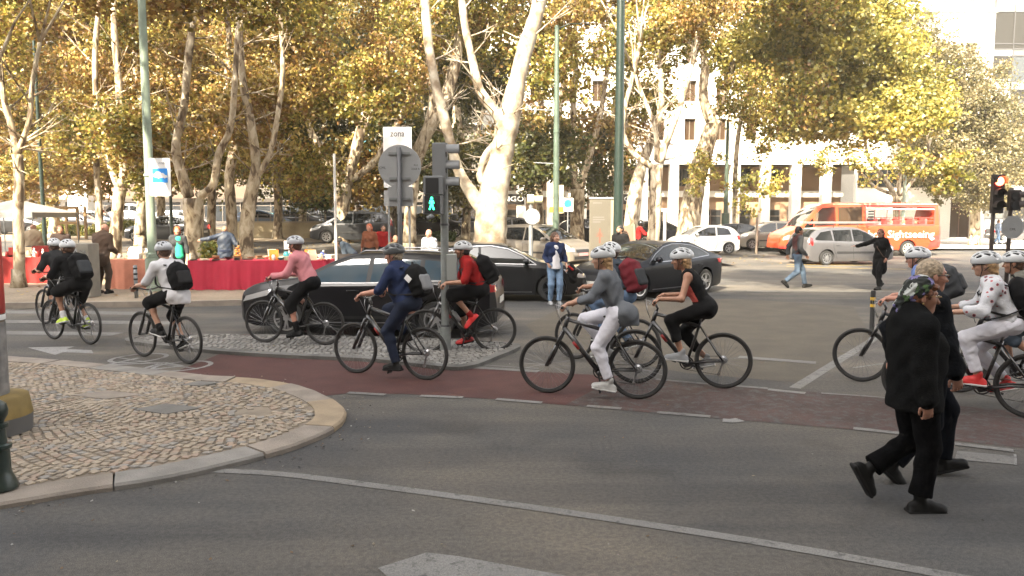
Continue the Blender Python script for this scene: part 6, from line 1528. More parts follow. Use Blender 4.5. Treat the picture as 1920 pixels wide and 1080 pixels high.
# 6 red shirt
b6 = bike('bicycle with a clear bottle, half behind the signal pole', G(806, 656, .06), G(920, 660), 1.9, bottle=True)
r6 = rider('cyclist in a red shirt and red shoes with a black rucksack, behind the pole', b6, 1.9, .46, skin=SKIN2, build=1.1, footpitch=(.8, .2))
r6.body(); r6.top(REDC, sleeve=.95); r6.bottoms(BLK, hi=.98, name='shorts', r=(.105, .09, .05)); r6.socks(REDC, 1.86); r6.shoes(REDS, SOLED); r6.hair(BLKH); helmet(r6.hc, r6.R, r6.t, HELW)
backpack('bulging black rucksack on the cyclist in red', r6, BLK, CHAR, size=(.13, .165, .24), back=.22)
# 8 behind the grey cardigan
b8 = bike('bicycle mostly hidden behind the one under the grey cardigan', G(1070, 672), G(1204, 690), .4)
r8 = rider('cyclist in slate blue and jeans with a maroon and grey rucksack', b8, .4, .40, skin=SKIN2, build=1.06)
r8.body(); r8.top(DSLATE, sleeve=.9); r8.bottoms(DENIM, hi=1.95); r8.shoes(BLKS, SOLE); r8.hair(BRWN); helmet(r8.hc, r8.R, r8.t, HELW)
backpack('maroon and charcoal rucksack behind the grey cardigan', r8, MAROON, DGREY, size=(.13, .16, .25), back=.22)
# 7 grey cardigan
b7 = bike('near bicycle with a red lamp bracket, under the grey cardigan', G(1029, 737), G(1190, 748), -1.75)
r7 = rider('woman cycling in a grey cardigan and white trousers', b7, -1.75, .30, look=(.12, .1, 0), female=True, skin=SKIN, footpitch=(-.12, .1), h=.0105)
r7.body(); r7.top(GREYC, sleeve=1.35, length=.24, flare=.015, g=.016, name='cardigan', noise=(.011, 11, 4.)); r7.bottoms(TROW, hi=1.86, r=(.088, .06, .044), noise=(.003, 26, 1.)); r7.shoes(SILS, SOLE); r7.hair(BLOND, .10); helmet(r7.hc, r7.R, r7.t, HELW); r7.eyes()
# 9 tank top
b9 = bike('bicycle of the woman in the coral and black vest', G(1194, 719), G(1351, 728), .35)
r9 = rider('woman cycling in a coral and black vest and black leggings', b9, .35, .50, look=(0, .12, 0), female=True, skin=SKIN2, footpitch=(-.05, .2), h=.0105, head=(.07, 0, .145))
r9.body(); r9.bottoms(BLK, hi=1.62, name='leggings', g=.012, r=(.088, .058, .045)); r9.shoes(GREYS, SOLE); r9.hair(BLOND, .16); helmet(r9.hc, r9.R, r9.t, HELW); r9.eyes()
T = S(.03); r9.torso(T, .010); r9.pelvis(T, .012)
for sg_ in (-1, 1): T.ell(r9.neck-r9.up*.03+V3(0, sg_*.19, 0), (.10, .062, .10), cut=True, k=.015)
T.ell(r9.neck+r9.up*.0+V3(.06, 0, 0), (.10, .09, .09), cut=True, k=.015); r9.part('vest', T, BLK, noise=(.003, 16, 2.))
T = S(.03); r9.torso(T, .013); f9 = np.cross(V3(0, 1, 0), r9.up); c9 = r9.hip+r9.up*.22+f9*.02; T.sub.append((lambda p: (p-c9)@f9, .004)); T.sub.append((lambda p: -((p-(r9.neck-r9.up*.12))@r9.up), .004)); T.sub.append((lambda p: (p-(r9.hip+r9.up*.05))@r9.up, .004))
r9.part('vest_front', T, CORAL, noise=(.003, 16, 2.))
# 10 blue shirt behind the elderly pair
b10 = bike('bicycle half hidden by the walking couple', G(1630, 717), G(1772, 733), .0)
r10 = rider('man cycling in a blue shirt behind the walking couple', b10, .0, .44, look=(0, .1, 0), skin=SKIN3, build=1.14, h=.0105)
r10.body(); r10.top(BLUEC, sleeve=.98, g=.02); r10.bottoms(DENIM, hi=1.2, name='shorts', r=(.1, .085, .055)); r10.shoes(GREYS, SOLE); r10.hair(GREYH); helmet(r10.hc, r10.R, r10.t, HELW); r10.eyes(); glasses(r10.hc, r10.R, r10.t, DGLASS, mat('specs_dark', (.02, .02, .02), rough=.3))
backpack('round grey green rucksack on the cyclist in blue', r10, DGREY, DGREY, size=(.13, .16, .21), back=.23, up=.04)
# 11 furthest right, behind the flowered blouse
b11 = bike('bicycle at the right edge behind the one with a padded seat', G(1812, 733), G(1968, 750), 2.6)
r11 = rider('cyclist leaning forward behind the woman in the flowered blouse', b11, 2.6, .56, look=(0, .1, 0), skin=SKIN2, h=.0105)
r11.body(); r11.top(KHAKI, sleeve=.9); r11.bottoms(DSLATE, hi=1.2, name='shorts'); r11.shoes(GREYS, SOLE); r11.hair(BRWN); helmet(r11.hc, r11.R, r11.t, HELW)
backpack('khaki camouflage rucksack at the right edge', r11, mat('cloth_camo', (.06, .065, .05), rough=.9, var=0, vscale=16, col2=(.30, .28, .22), bump=.4), KHAKI, size=(.13, .16, .23), back=.22)
# 12 flowered blouse
FLOW = mat('cloth_flowered', (.5, .5, .5), rough=.9, bump=.35, bscale=40, sheen=.1)
def flower_mat(m, base, spot, sc, thr, spot2=None):
    n = m.node_tree; b = n.nodes['Principled BSDF']; tc = nd(m, 'ShaderNodeTexCoord'); v = nd(m, 'ShaderNodeTexVoronoi'); v.inputs['Scale'].default_value = sc; nz = nd(m, 'ShaderNodeTexNoise'); nz.inputs['Scale'].default_value = sc*2.2
    ad = nd(m, 'ShaderNodeMath', operation='MULTIPLY_ADD'); n.links.new(tc.outputs['Object'], v.inputs['Vector']); n.links.new(tc.outputs['Object'], nz.inputs['Vector'])
    n.links.new(nz.outputs[0], ad.inputs[0]); ad.inputs[1].default_value = .35; n.links.new(v.outputs['Distance'], ad.inputs[2])
    r = nd(m, 'ShaderNodeValToRGB'); r.color_ramp.elements[0].position = thr; r.color_ramp.elements[1].position = thr+.03; r.color_ramp.elements[0].color = (*spot, 1); r.color_ramp.elements[1].color = (*base, 1)
    if spot2: e = r.color_ramp.elements.new(thr-.10); e.color = (*spot2, 1)
    n.links.new(ad.outputs[0], r.inputs[0]); n.links.new(r.outputs[0], b.inputs['Base Color'])
flower_mat(FLOW, (.52, .53, .56), (.40, .05, .05), 13, .42, (.03, .03, .05))
b12 = bike('near bicycle of the woman in white trousers and red shoes', G(1732, 766), G(1911, 783), .3)
r12 = rider('woman cycling in a flowered blouse, white trousers and red shoes', b12, .3, .42, look=(0, .12, 0), female=True, skin=SKIN, footpitch=(-.05, .3), h=.010)
r12.body(); r12.top(FLOW, sleeve=1.45, g=.018, name='blouse', noise=(.009, 12, 4.)); r12.bottoms(TROW, hi=1.86, r=(.088, .06, .044), noise=(.003, 26, 1.)); r12.shoes(REDS, SOLE); r12.hair(BLOND, .04); helmet(r12.hc, r12.R, r12.t, HELW); r12.eyes(); glasses(r12.hc, r12.R, r12.t, DGLASS, mat('specs_dark', (.02, .02, .02), rough=.3))
backpack('black rucksack on the woman in the flowered blouse', r12, BLK, CHAR, size=(.12, .155, .26), back=.21, up=-.06)
# waist strap
a = r12.hip+r12.up*.12; mb = MB(); f12 = np.cross(V3(0, 1, 0), r12.up)
mb.tube([a+(f12*cos(q)*.17+V3(0, 1, 0)*sin(q)*.20) for q in np.linspace(0, 2*pi, 25)], .018, 6, caps=False, flat=.4); mb.build('waist_strap', mat('strap_black', (.015, .015, .015), rough=.8), r12.t)
# ------------------------------------------------------------------ the couple crossing in front
SHINY = mat('specs_gold', (.45, .30, .12), rough=.3, metal=.8); SPD = mat('specs_dark', (.02, .02, .02), rough=.3); LENS = mat('specs_lens', (.05, .03, .02), rough=.05, spec=.8)
def pose(hip=(0, 0, .92), neck=(.02, 0, 1.455), head=(.05, 0, 1.60), al=(.28, .10, .09), ar=(-.28, -.10, .14), wl=(.05, .27, .86), wr=(.05, -.27, .86), fl=0.05, fr=.6, **k):
    toe = {}
    for q, p in (('l', fl), ('r', fr)): toe[q] = ((cos(p), 0, -sin(p)), (sin(p), 0, cos(p)))
    J = dict(hip=V3(*hip), neck=V3(*neck), head=V3(*head), ankle={'l': V3(*al), 'r': V3(*ar)}, wrist={'l': V3(*wl), 'r': V3(*wr)}, toe=toe, leg=(.44, .42), arm=(.29, .255), hipw=.09, curl=.7, epole={'l': (-1, .3, -.2), 'r': (-1, -.3, -.2)}, kpole={'l': (1, .05, 0), 'r': (1, -.05, 0)})
    J.update(k); return J
ANTH = mat('coat_anthracite', (.0085, .0088, .009), rough=1, var=.15, vscale=60, bump=.5, bscale=160, spec=.06)
BLACKT = mat('trousers_black', (.004, .004, .0045), spec=.06, rough=1, var=.2, vscale=8, bump=.3, bscale=60)
FEL = 5.44
o = Vector((P(1712, 800, FEL).x, FEL, 0))
wj = pose(hip=(.0, 0, .86), neck=(-.045, 0, 1.395), head=(.02, 0, 1.535), al=(-.27, .09, .26), ar=(.02, -.09, .085), wl=(.12, .25, .86), wr=(-.04, -.235, .775), fl=1.05, fr=.05, hdir={'r': (.12, -.05, -1), 'l': (.2, 0, -1)}, hn={'r': (-.1, -1, .0), 'l': (0, 1, 0)}, thumb={'r': 1, 'l': -1}, leg=(.40, .385), arm=(.275, .25), curl=.75, shw=.155)
wmn = Person('elderly woman in a long anthracite jacket and flowered headscarf, walking right', o, radians(2), wj, (-.30, .10, 0), 'couple walking across the road', 1.0, True, SK('elder', (.40, .20, .135)), .009, old=True, build=1.12)
wmn.body(fine=.0048); wmn.eyes()
# coat: torso falling straight to mid thigh, closed with a zip, soft collar
C = S(.04); wmn.torso(C, .030); wmn.arms(C, .030, hi=1.86, r=(.062, .052, .046), k=.025)
C.cone(wmn.neck-V3(0, 0, .22), wmn.hip+V3(0, 0, -.10), .165, .185, flat=((1, 0, 0), .86), k=.06); C.cone(wmn.hip, wmn.hip+V3(-.01, 0, -.2), .185, .19, flat=((1, 0, 0), .88), k=.05)
C.sub.append((lambda p: p[:, 2]-.735, .006)); C.cone(wmn.neck-wmn.up*.03, wmn.neck+wmn.up*.035, .090, .076, k=.03); C.ell(wmn.neck+V3(-.075, 0, -.03), (.05, .10, .055), k=.03)
C.ell(wmn.neck+V3(.03, 0, .10), (.07, .062, .09), cut=True, k=.01)
wmn.part('coat', C, ANTH, noise=(.0055, 11, 3.3))
mb = MB(); zx = lambda z: .205 if z > 1.1 else .19
mb.tube([(.06, -.03, 1.40), (.115, -.03, 1.30), (.155, -.03, 1.1), (.175, -.03, .9), (.172, -.03, .74)], .006, 6); mb.build('zip', mat('zip_metal', (.35, .34, .32), rough=.3, metal=.9), wmn.t, True)
T = S(.03); wmn.pelvis(T, .0); wmn.legs(T, .010, 1.95, r=(.084, .062, .058), flare=.012, k=.03); wmn.hem(T, 1.90); wmn.part('trousers', T, BLACKT, noise=(.003, 10, 1.))
wmn.shoes(BLKS, SOLED); wmn.hair(REDH)
H = S(.015); H.ell(wmn.hc+wmn.R @ V3(.052, 0, .075), (.040, .070, .026)); H.ell(wmn.hc+wmn.R @ V3(.028, -.072, .022), (.022, .012, .036)); H.ell(wmn.hc+wmn.R @ V3(.028, .072, .022), (.022, .012, .036)); wmn.part('fringe', H, REDH, .007, noise=(.004, 60, 1.))
SCF = mat('scarf_flowered', (.02, .02, .02), rough=.8, bump=.4, bscale=50)
def scarf_mat():
    m = SCF; n = m.node_tree; b = n.nodes['Principled BSDF']; tc = nd(m, 'ShaderNodeTexCoord'); a = nd(m, 'ShaderNodeTexVoronoi'); a.inputs['Scale'].default_value = 24; q = nd(m, 'ShaderNodeTexNoise'); q.inputs['Scale'].default_value = 34; q.inputs['Detail'].default_value = 3; q.inputs['Distortion'].default_value = 1.2
    ad = nd(m, 'ShaderNodeVectorMath', operation='MULTIPLY_ADD'); n.links.new(q.outputs['Color'], ad.inputs[0]); ad.inputs[1].default_value = (.05, .05, .05); n.links.new(tc.outputs['Object'], ad.inputs[2]); n.links.new(ad.outputs[0], a.inputs['Vector']); n.links.new(tc.outputs['Object'], q.inputs['Vector'])
    r = nd(m, 'ShaderNodeValToRGB'); r.color_ramp.interpolation = 'CONSTANT'; e = r.color_ramp.elements; e[0].position = 0; e[0].color = (.012, .015, .012, 1); e[1].position = .45; e[1].color = (.05, .10, .03, 1)
    for p_, c in ((.56, (.015, .02, .018)), (.66, (.42, .44, .42)), (.80, (.012, .015, .013)), (.88, (.16, .14, .30))): x = e.new(p_); x.color = (*c, 1)
    sp = nd(m, 'ShaderNodeSeparateColor'); n.links.new(a.outputs['Color'], sp.inputs[0]); n.links.new(sp.outputs[0], r.inputs[0]); n.links.new(r.outputs[0], b.inputs['Base Color'])
scarf_mat()
K = S(.02); R_ = wmn.R; at = lambda x, y, z: wmn.hc+R_ @ V3(x, y, z)
K.ell(at(-.022, 0, .045), (.112, .098, .108), R_); K.ell(at(-.085, 0, -.01), (.065, .075, .07), R_, k=.03); K.cone(at(-.12, 0, -.03), at(-.165, 0, -.085), .035, .018, k=.02); K.cone(at(-.12, .02, -.04), at(-.135, .03, -.15), .026, .014, k=.015); K.cone(at(-.12, -.02, -.04), at(-.15, -.03, -.16), .026, .012, k=.015)
K.box(at(.150, 0, -.03), (.150, .15, .15), R_ @ rotm(0, .50, 0), .01, cut=True, k=.01); K.box(at(.075, 0, -.115), (.125, .15, .115), R_ @ rotm(0, .35, 0), .01, cut=True, k=.01)
wmn.part('headscarf', K, SCF, .0055, noise=(.004, 42, 2.))
glasses(wmn.hc, wmn.R, wmn.t, LENS, SHINY, 1.0)
mb = MB(); mb.sphere(tuple(at(-.005, -.086, -.045)), .007, 8, 6); mb.build('earring', SHINY, wmn.t, True)
# the man half behind her
FEM = 6.05; o = Vector((P(1727, 800, FEM).x, FEM, 0))
mj = pose(hip=(.02, 0, .91), neck=(-.03, 0, 1.46), head=(.03, 0, 1.60), al=(.22, .09, .115), ar=(-.26, -.09, .15), wl=(-.10, .27, .90), wr=(.10, -.27, .88), fl=-.22, fr=.75, leg=(.43, .42), curl=.7, hdir={'r': (.2, 0, -1), 'l': (-.1, 0, -1)}, hn={'r': (0, -1, 0), 'l': (0, 1, 0)}, thumb={'r': 1, 'l': -1})
mj['leg'] = (.44, .43)
man = Person('elderly grey haired man in dark clothes and sunglasses, walking beside the woman in the headscarf', o, radians(0), mj, (-.10, .06, 0), 'couple walking across the road', 1.02, False, SKIN3, .0095, old=True, build=1.1)
man.body(fine=.0048); man.eyes()
C = S(.04); man.torso(C, .028); man.arms(C, .026, hi=1.88, r=(.060, .050, .042), k=.025); C.cone(man.neck-V3(0, 0, .22), man.hip+V3(0, 0, -.06), .165, .172, flat=((1, 0, 0), .84), k=.05); C.sub.append((lambda p: p[:, 2]-.80, .006)); C.cone(man.neck-man.up*.03, man.neck+man.up*.04, .088, .074, k=.02); C.ell(man.neck+V3(.03, 0, .10), (.065, .06, .085), cut=True, k=.01)
man.part('jacket', C, mat('jacket_black', (.007, .008, .010), spec=.1, rough=.95, var=.2, bump=.4, bscale=40), noise=(.007, 13, 5.3))
T = S(.03); man.pelvis(T, .0); man.legs(T, .010, 1.97, r=(.086, .062, .058), flare=.008, k=.03); man.hem(T, 1.93); man.part('trousers', T, mat('trousers_navy_black', (.005, .006, .009), spec=.08, rough=.95, var=.2, bump=.3), noise=(.003, 10, 1.))
man.shoes(BLKS, SOLED)
f, l, u = man.R[:, 0], man.R[:, 1], man.R[:, 2]; at = lambda x, y, z: man.hc+man.R @ V3(x, y, z); H = S(.02)
H.ell(at(-.022, 0, .036), (.104, .086, .099), man.R); H.ell(at(-.062, 0, -.02), (.052, .073, .07), man.R, k=.03); H.box(at(.13, 0, -.02), (.09, .12, .145), man.R @ rotm(0, .25, 0), .02, cut=True, k=.01)
man.part('hair', H, GREYH, .0055, noise=(.002, 70, 1.)); glasses(man.hc, man.R, man.t, LENS, SPD, 1.0)

# ------------------------------------------------------------------ standing and walking people further off
def walker(label, p, face, J, top, bot, shoe, hair, sleeve=1.9, h=.016, female=False, skin=None, long_=0, length=0, build=1.0, look=(0, 0, 0), legs=1.95, scale=1.0, group=None, noise=(.006, 12, 3.), flare=0, g=.018, cap=None, name='shirt', hem=None):
    x = Person(label, Vector((p[0], p[1], p[2] if len(p) > 2 else gz(p[0], p[1]))), radians(face), J, look, group, scale, female, skin, h, build=build)
    x.body(fine=.009 if h < .02 else .012, hands=h < .021); x.top(top, g=g, sleeve=sleeve, length=length, flare=flare, noise=noise, name=name, hem=hem); 
    if bot: x.bottoms(bot, hi=legs, r=(.088, .062, .05))
    if shoe: x.shoes(shoe)
    if hair: x.hair(hair, long_)
    return x
# woman in navy cardigan and ripped jeans, standing on the road edge
p = G(1040, 571); wk = walker('young woman in a navy cardigan, white shirt and light jeans standing by the dark saloon', p, -78, pose(hip=(0, 0, .93), al=(.03, .10, .09), ar=(-.05, -.10, .09), fl=.05, fr=.05, wl=(.10, .27, .90), wr=(.14, -.20, .98), curl=.8), NAVY, mat('cloth_light_denim', (.14, .22, .34), rough=.9, var=.25, vscale=7, bump=.3), GREYS, BRWN, female=True, long_=.12, look=(.5, 0, 0), h=.012, name='cardigan', g=.016, hem=.09)
T = S(.02); T.cone(wk.neck-wk.up*.08+V3(.085, 0, 0), wk.hip+V3(.115, 0, -.05), .06, .10, flat=((1, 0, 0), .75), k=.02); T.cone(wk.hip+V3(.0, 0, .16), wk.hip+V3(0, 0, -.06), .150, .175, flat=((1, 0, 0), .75), k=.03); T.sub.append((lambda p: p[:, 2]-wk.hip[2]+.07, .004)); wk.part('blouse', T, WHTC, noise=(.005, 16, 1.)); wk.eyes()
T = S(.02); k_ = wk.kn['l']; T.ell(k_+V3(.03, 0, .01), (.04, .035, .02)); wk.part('knee_rip', T, wk.skin)
# jacket over her arm
cb2 = thing('jacket', 'dark jacket with a red lining hanging from the hand of the woman in navy', 'jacket', wk.t.location, wk.t.rotation_euler[2]); T = S(.03); T.cone(wk.hand['l']+V3(.03, .06, -.05), wk.hand['l']+V3(.0, .16, -.30), .085, .10, flat=((1, 0, 0), .6)); T.cone(wk.hand['l']+V3(.0, .10, .02), wk.hand['l']+V3(.02, .22, -.12), .06, .07, flat=((1, 0, 0), .6)); T.noise = (.010, 14, 2.); sdf_obj('jacket_shell', [(T, .014)], BLK, cb2)
T = S(.02); T.cone(wk.hand['l']+V3(.06, .03, .02), wk.hand['l']+V3(.07, .12, -.06), .025, .03); sdf_obj('lining', [(T, .012)], REDC, cb2)
# man in a black suit
x = P(1163, 500, 22.6).x; su = walker('bearded man in a black suit and white collar behind the black saloon', (x, 22.6), -130, pose(al=(.03, .10, .09), ar=(-.03, -.10, .09), fl=.05, fr=.05, wl=(.05, .26, .86), wr=(.05, -.26, .86)), BLK, BLK, BLKS, BLKH, skin=SKIN2, look=(-.2, 0, 0), h=.013, length=.05, scale=1.04, name='jacket')
T = S(.015); T.cone(su.neck-su.up*.02, su.neck+su.up*.025, .075, .062); T.cone(su.neck-su.up*.07, su.neck+su.up*.08, .05, .048, cut=True, k=.004); su.part('collar', T, WHTC, .008)
T = S(.015); R_ = su.R; T.ell(su.hc+R_ @ V3(.045, 0, -.082), (.055, .055, .042), R_); T.ell(su.hc+R_ @ V3(.075, 0, -.045), (.04, .05, .026), R_, cut=True, k=.008); su.part('beard', T, BLKH, .008)
# man striding on the far crossing
p = G(1492, 540); mw = walker('man in a dark red vest over a grey hooded top and jeans, striding right', p, 0, pose(hip=(0, 0, .90), al=(.28, .09, .10), ar=(-.34, -.09, .20), fl=-.2, fr=.7, wl=(-.16, .25, .92), wr=(.17, -.24, .93), look=0), DGREY, mat('cloth_blue_denim', (.055, .085, .13), rough=.9, var=.3, vscale=6), BLKS, BLKH, skin=SKIN2, look=(-.2, 0, 0), h=.012, scale=1.03)
T = S(.03); mw.torso(T, .032); T.sub.append((lambda p_: (p_-(mw.hip+mw.up*.0))@mw.up, .004)); [T.ell(mw.neck-mw.up*.06+V3(0, q*.235, 0), (.09, .075, .10), cut=True, k=.01) for q in (-1, 1)]; T.ell(mw.neck+mw.up*.05, (.07, .07, .06), cut=True); mw.part('vest', T, mat('cloth_dark_red', (.045, .012, .012), rough=.9, var=.2), noise=(.004, 14, 2.))
T = S(.03); T.ell(mw.neck+V3(-.07, 0, .02), (.06, .09, .06)); mw.part('hood', T, DGREY)
# woman in black with one arm held out
p = G(1648, 543); wa = walker('woman in a black dress and sunglasses with one arm held out sideways, crossing the road', p, -148, pose(hip=(0, 0, .92), al=(.14, .08, .10), ar=(-.20, -.08, .18), fl=0, fr=.6, wl=(.12, .26, .92), wr=(.22, -.62, 1.22), curl=.3, hdir={'r': (.3, -.9, .1)}, hn={'r': (0, 0, 1)}, thumb={'r': 1}), BLK, BLK, BLKS, REDH, skin=SKIN3, female=True, h=.012, length=.30, flare=.02, look=(.1, 0, 0), long_=.08, name='dress')
glasses(wa.hc, wa.R, wa.t, LENS, SPD, 1.0); mb = MB(); q = [wa.neck+V3(.03, -.12, -.03), wa.neck+V3(.15, .0, -.25), wa.hip+V3(.12, .15, .05), wa.hip+V3(.0, .22, -.05)]; mb.tube(q, .012, 6); mb.build('bag_strap', mat('strap_brown', (.07, .035, .02), rough=.7), wa.t, True)
# distant pair on the forecourt
for px, col, lab in ((1869, mat('cloth_pale_blue', (.20, .26, .38), rough=.9), 'distant walker in pale blue by the brown doorway'), (1889, WHTC, 'distant walker in white by the right hand signal posts')):
    x = P(px, 460, 55).x; walker(lab, (x, 55, .12), 0 if px < 1880 else 180, pose(al=(.2, .09, .1), ar=(-.25, -.09, .15)), col, DENIM if px < 1880 else WHTC, BLKS, BRWN, h=.024, skin=SKIN)
# ---- at the stalls
x = P(190, 500, 19.6).x; walker('broad man in brown seen from behind at the pale stall', (x, 19.6, .14), 80, pose(hip=(0, 0, .92), neck=(.10, 0, 1.45), head=(.20, 0, 1.57), al=(.0, .12, .09), ar=(.02, -.12, .09), fl=0, fr=0, wl=(.35, .15, 1.05), wr=(.3, -.2, 1.0)), mat('cloth_brown', (.075, .045, .028), rough=.9, var=.2), mat('cloth_brown_dark', (.06, .04, .028), rough=.9, var=.2), BLKS, None, skin=SKIN3, build=1.2, scale=1.04, length=.05)
x = P(335, 480, 22.2).x; g_ = walker('red haired woman in a bright green top and dark open jacket behind the stall', (x, 22.2), -80, pose(al=(0, .1, .09), ar=(0, -.1, .09), fl=0, fr=0), DGREY, BLK, BLKS, hair_m('bright_red', (.40, .09, .03)), skin=SKIN, female=True, long_=.12, look=(.2, 0, 0), name='jacket')
T = S(.02); T.cone(g_.neck-g_.up*.09+V3(.07, .03, 0), g_.hip+V3(.10, .05, -.02), .09, .115, flat=((1, 0, 0), .75)); g_.part('green_top', T, mat('cloth_green', (.02, .40, .22), rough=.8), noise=(.003, 12, 1.))
x = P(423, 480, 23.5).x; walker('man in a dark blue padded jacket reaching out to his right at the red stall', (x, 23.5), 110, pose(hip=(0, 0, .9), neck=(.03, 0, 1.44), head=(.08, 0, 1.56), al=(0, .12, .09), ar=(0, -.12, .09), fl=0, fr=0, wl=(.05, .68, 1.28), wr=(.1, -.35, .95)), mat('cloth_padded_navy', (.016, .025, .045), rough=.6, var=.2), NAVYD, BLKS, None, skin=SKIN2, build=1.25, length=.08, name='jacket')
x = P(62, 470, 25).x; walker('man in a pale jacket with his back turned behind the left stall', (x, 25), 100, pose(neck=(.06, 0, 1.44), head=(.12, 0, 1.57), al=(0, .12, .09), ar=(0, -.12, .09), fl=0, fr=0, wl=(.25, .2, 1.0), wr=(.25, -.2, 1.0)), mat('cloth_sand', (.26, .20, .13), rough=.9, var=.1), DGREY, BLKS, None, skin=SKIN2, build=1.25, length=.06, name='jacket')
x = P(115, 470, 23).x; walker('dark haired person behind the two riders in black', (x, 23), -60, pose(al=(0, .1, .09), ar=(0, -.1, .09), fl=0, fr=0), mat('cloth_dark_brown', (.04, .025, .02), rough=.9), BLK, BLKS, BRWN, skin=SKIN2)
# group round the dark bench beyond the estate
def sit(z=.47, lean=.1): return pose(hip=(0, 0, z+.08), neck=(.02+lean*.5, 0, z+.60), head=(.06+lean*.6, 0, z+.75), al=(.42, .1, .09), ar=(.42, -.1, .09), fl=0, fr=0, wl=(.33, .18, z+.22), wr=(.33, -.18, z+.22), kpole={'l': (.3, .05, 1), 'r': (.3, -.05, 1)}, sit=1)
x = P(694, 480, 25).x; walker('red haired woman in brown beyond the black estate roof', (x, 25), -100, pose(al=(0, .1, .09), ar=(0, -.1, .09), fl=0, fr=0), mat('cloth_rust', (.16, .05, .02), rough=.9), BLK, BLKS, hair_m('bright_red', (.40, .09, .03)), skin=SKIN3, female=True, long_=.1, scale=1.0, h=.018)
x = P(719, 480, 26).x; walker('person in a bright red jumper beyond the black estate roof', (x, 26), -70, pose(al=(0, .1, .09), ar=(0, -.1, .09), fl=0, fr=0), REDC, BLK, BLKS, BLKH, skin=SKIN2, scale=.97, h=.018)
x = P(741, 480, 22.5).x; walker('bald man sitting low behind the estate, beside the two sign poles', (x, 22.5), -60, pose(al=(0, .1, .09), ar=(0, -.1, .09), fl=0, fr=0), mat('cloth_olive', (.06, .05, .03), rough=.9), BLK, BLKS, None, skin=SKIN2, scale=.86, h=.018)
x = P(664, 480, 23).x; walker('person in dark blue bent over the black table by the pale post', (x, 23), 180, pose(hip=(0, 0, .85), neck=(.34, 0, 1.20), head=(.46, 0, 1.24), al=(0, .1, .09), ar=(-.1, -.1, .09), fl=0, fr=0, wl=(.45, .15, .75), wr=(.45, -.15, .75)), DSLATE, NAVYD, BLKS, BLKH, skin=SKIN2, h=.018, scale=1.0)
x = P(806, 480, 22).x; walker('man with a shaven head in a striped shirt just left of the signal pole', (x, 22), -120, pose(al=(0, .1, .09), ar=(0, -.1, .09), fl=0, fr=0), mat('cloth_blue_stripe', (.05, .06, .10), rough=.9, var=0, vscale=30, col2=(.45, .45, .45)), BLK, BLKS, None, skin=SKIN3, h=.018, scale=.97)
# rider in red on a scooter
xs_ = P(1195, 460, 32).x; scx = walker('motor scooter rider in a red jacket and black helmet', (xs_, 32, gz(xs_, 32)+.1), 5, dict(sit(.78, .15), ankle={'l': V3(.42, .1, .38), 'r': V3(.42, -.1, .38)}, wrist={'l': V3(.50, .26, 1.12), 'r': V3(.50, -.26, 1.12)}), REDC, BLK, BLKS, None, skin=SKIN2, h=.016, name='jacket')
T = S(.01); T.ell(scx.hc+V3(-.01, 0, .02), (.135, .125, .14)); sdf_obj('helmet', [(T, .012)], mat('helmet_black', (.01, .01, .01), rough=.2, coat=1), scx.t)
sc = thing('motor_scooter', 'dark motor scooter under the rider in red', 'scooter', scx.t.location, radians(5)); mb = MB(); T = S(.04); T.cone((-.25, 0, .62), (.12, 0, .60), .16, .12); T.cone((.1, 0, .36), (.42, 0, .36), .13, .12, flat=((0, 0, 1), .4)); T.cone((.48, 0, .4), (.56, 0, .95), .14, .11, flat=((1, 0, 0), .5)); sdf_obj('bodywork', [(T, .018)], DGR, sc)
MB().tube([(-.3, 0, .80), (.15, 0, .78)], [.12, .11], 8, flat=.5).build('saddle', BSAD, sc, True)
for x in (-.42, .72):
    q = MB(); q.torus(.20, .06, 24, 8, Matrix.Translation((x, 0, .25))); q.build('wheel', TYRE, sc, True)
MB().tube([(.72, 0, .25), (.56, 0, .95), (.52, 0, 1.08), (.50, .3, 1.1)], .025, 6).tube([(.52, 0, 1.08), (.50, -.3, 1.1)], .025, 6).build('handlebar', BLACKP, sc, True)
# people inside the silver car and the bus
def seated(label, car, loc, top, hair, rz=0, group=None, h=.018):
    M = Matrix.Translation(car.location) @ Matrix.Rotation(car.rotation_euler[2], 4, 'Z'); w_ = M @ Vector(loc)
    x = Person(label, w_, car.rotation_euler[2]+rz, pose(hip=(0, 0, 0), neck=(-.05, 0, .50), head=(-.01, 0, .65), al=(.5, .1, -.2), ar=(.5, -.1, -.2), fl=0, fr=0, wl=(.30, .18, .2), wr=(.30, -.18, .2), kpole={'l': (.3, 0, 1), 'r': (.3, 0, 1)}), (rz*.2, 0, 0), group, 1.0, False, SKIN2, h)
    x.body(hands=False, fine=.011); x.top(top, sleeve=1.8); x.bottoms(BLK); x.hair(hair, .05); return x
dv = seated('driver in sunglasses inside the silver people carrier', t2, (.12, -.38, .52), DGREY, BLKH, -.5); glasses(dv.hc, dv.R, dv.t, LENS, SPD, 1.05)
for i, (x, y, c, hcol) in enumerate(((-1.1, .5, WHTC, BRWN), (-1.75, .5, mat('cloth_rose', (.55, .25, .28), rough=.9), GREYH), (-2.45, .5, WHTC, BLOND), (-3.2, .5, REDC, BRWN))):
    seated('bus passenger %s, seen through the open side' % ['in white nearest the bus middle', 'in rose beside the middle pillar', 'in white near the bus tail', 'in red at the very back'][i], bus, (x, y, 1.16), c, hcol, 0, 'passengers in the open bus', .02)
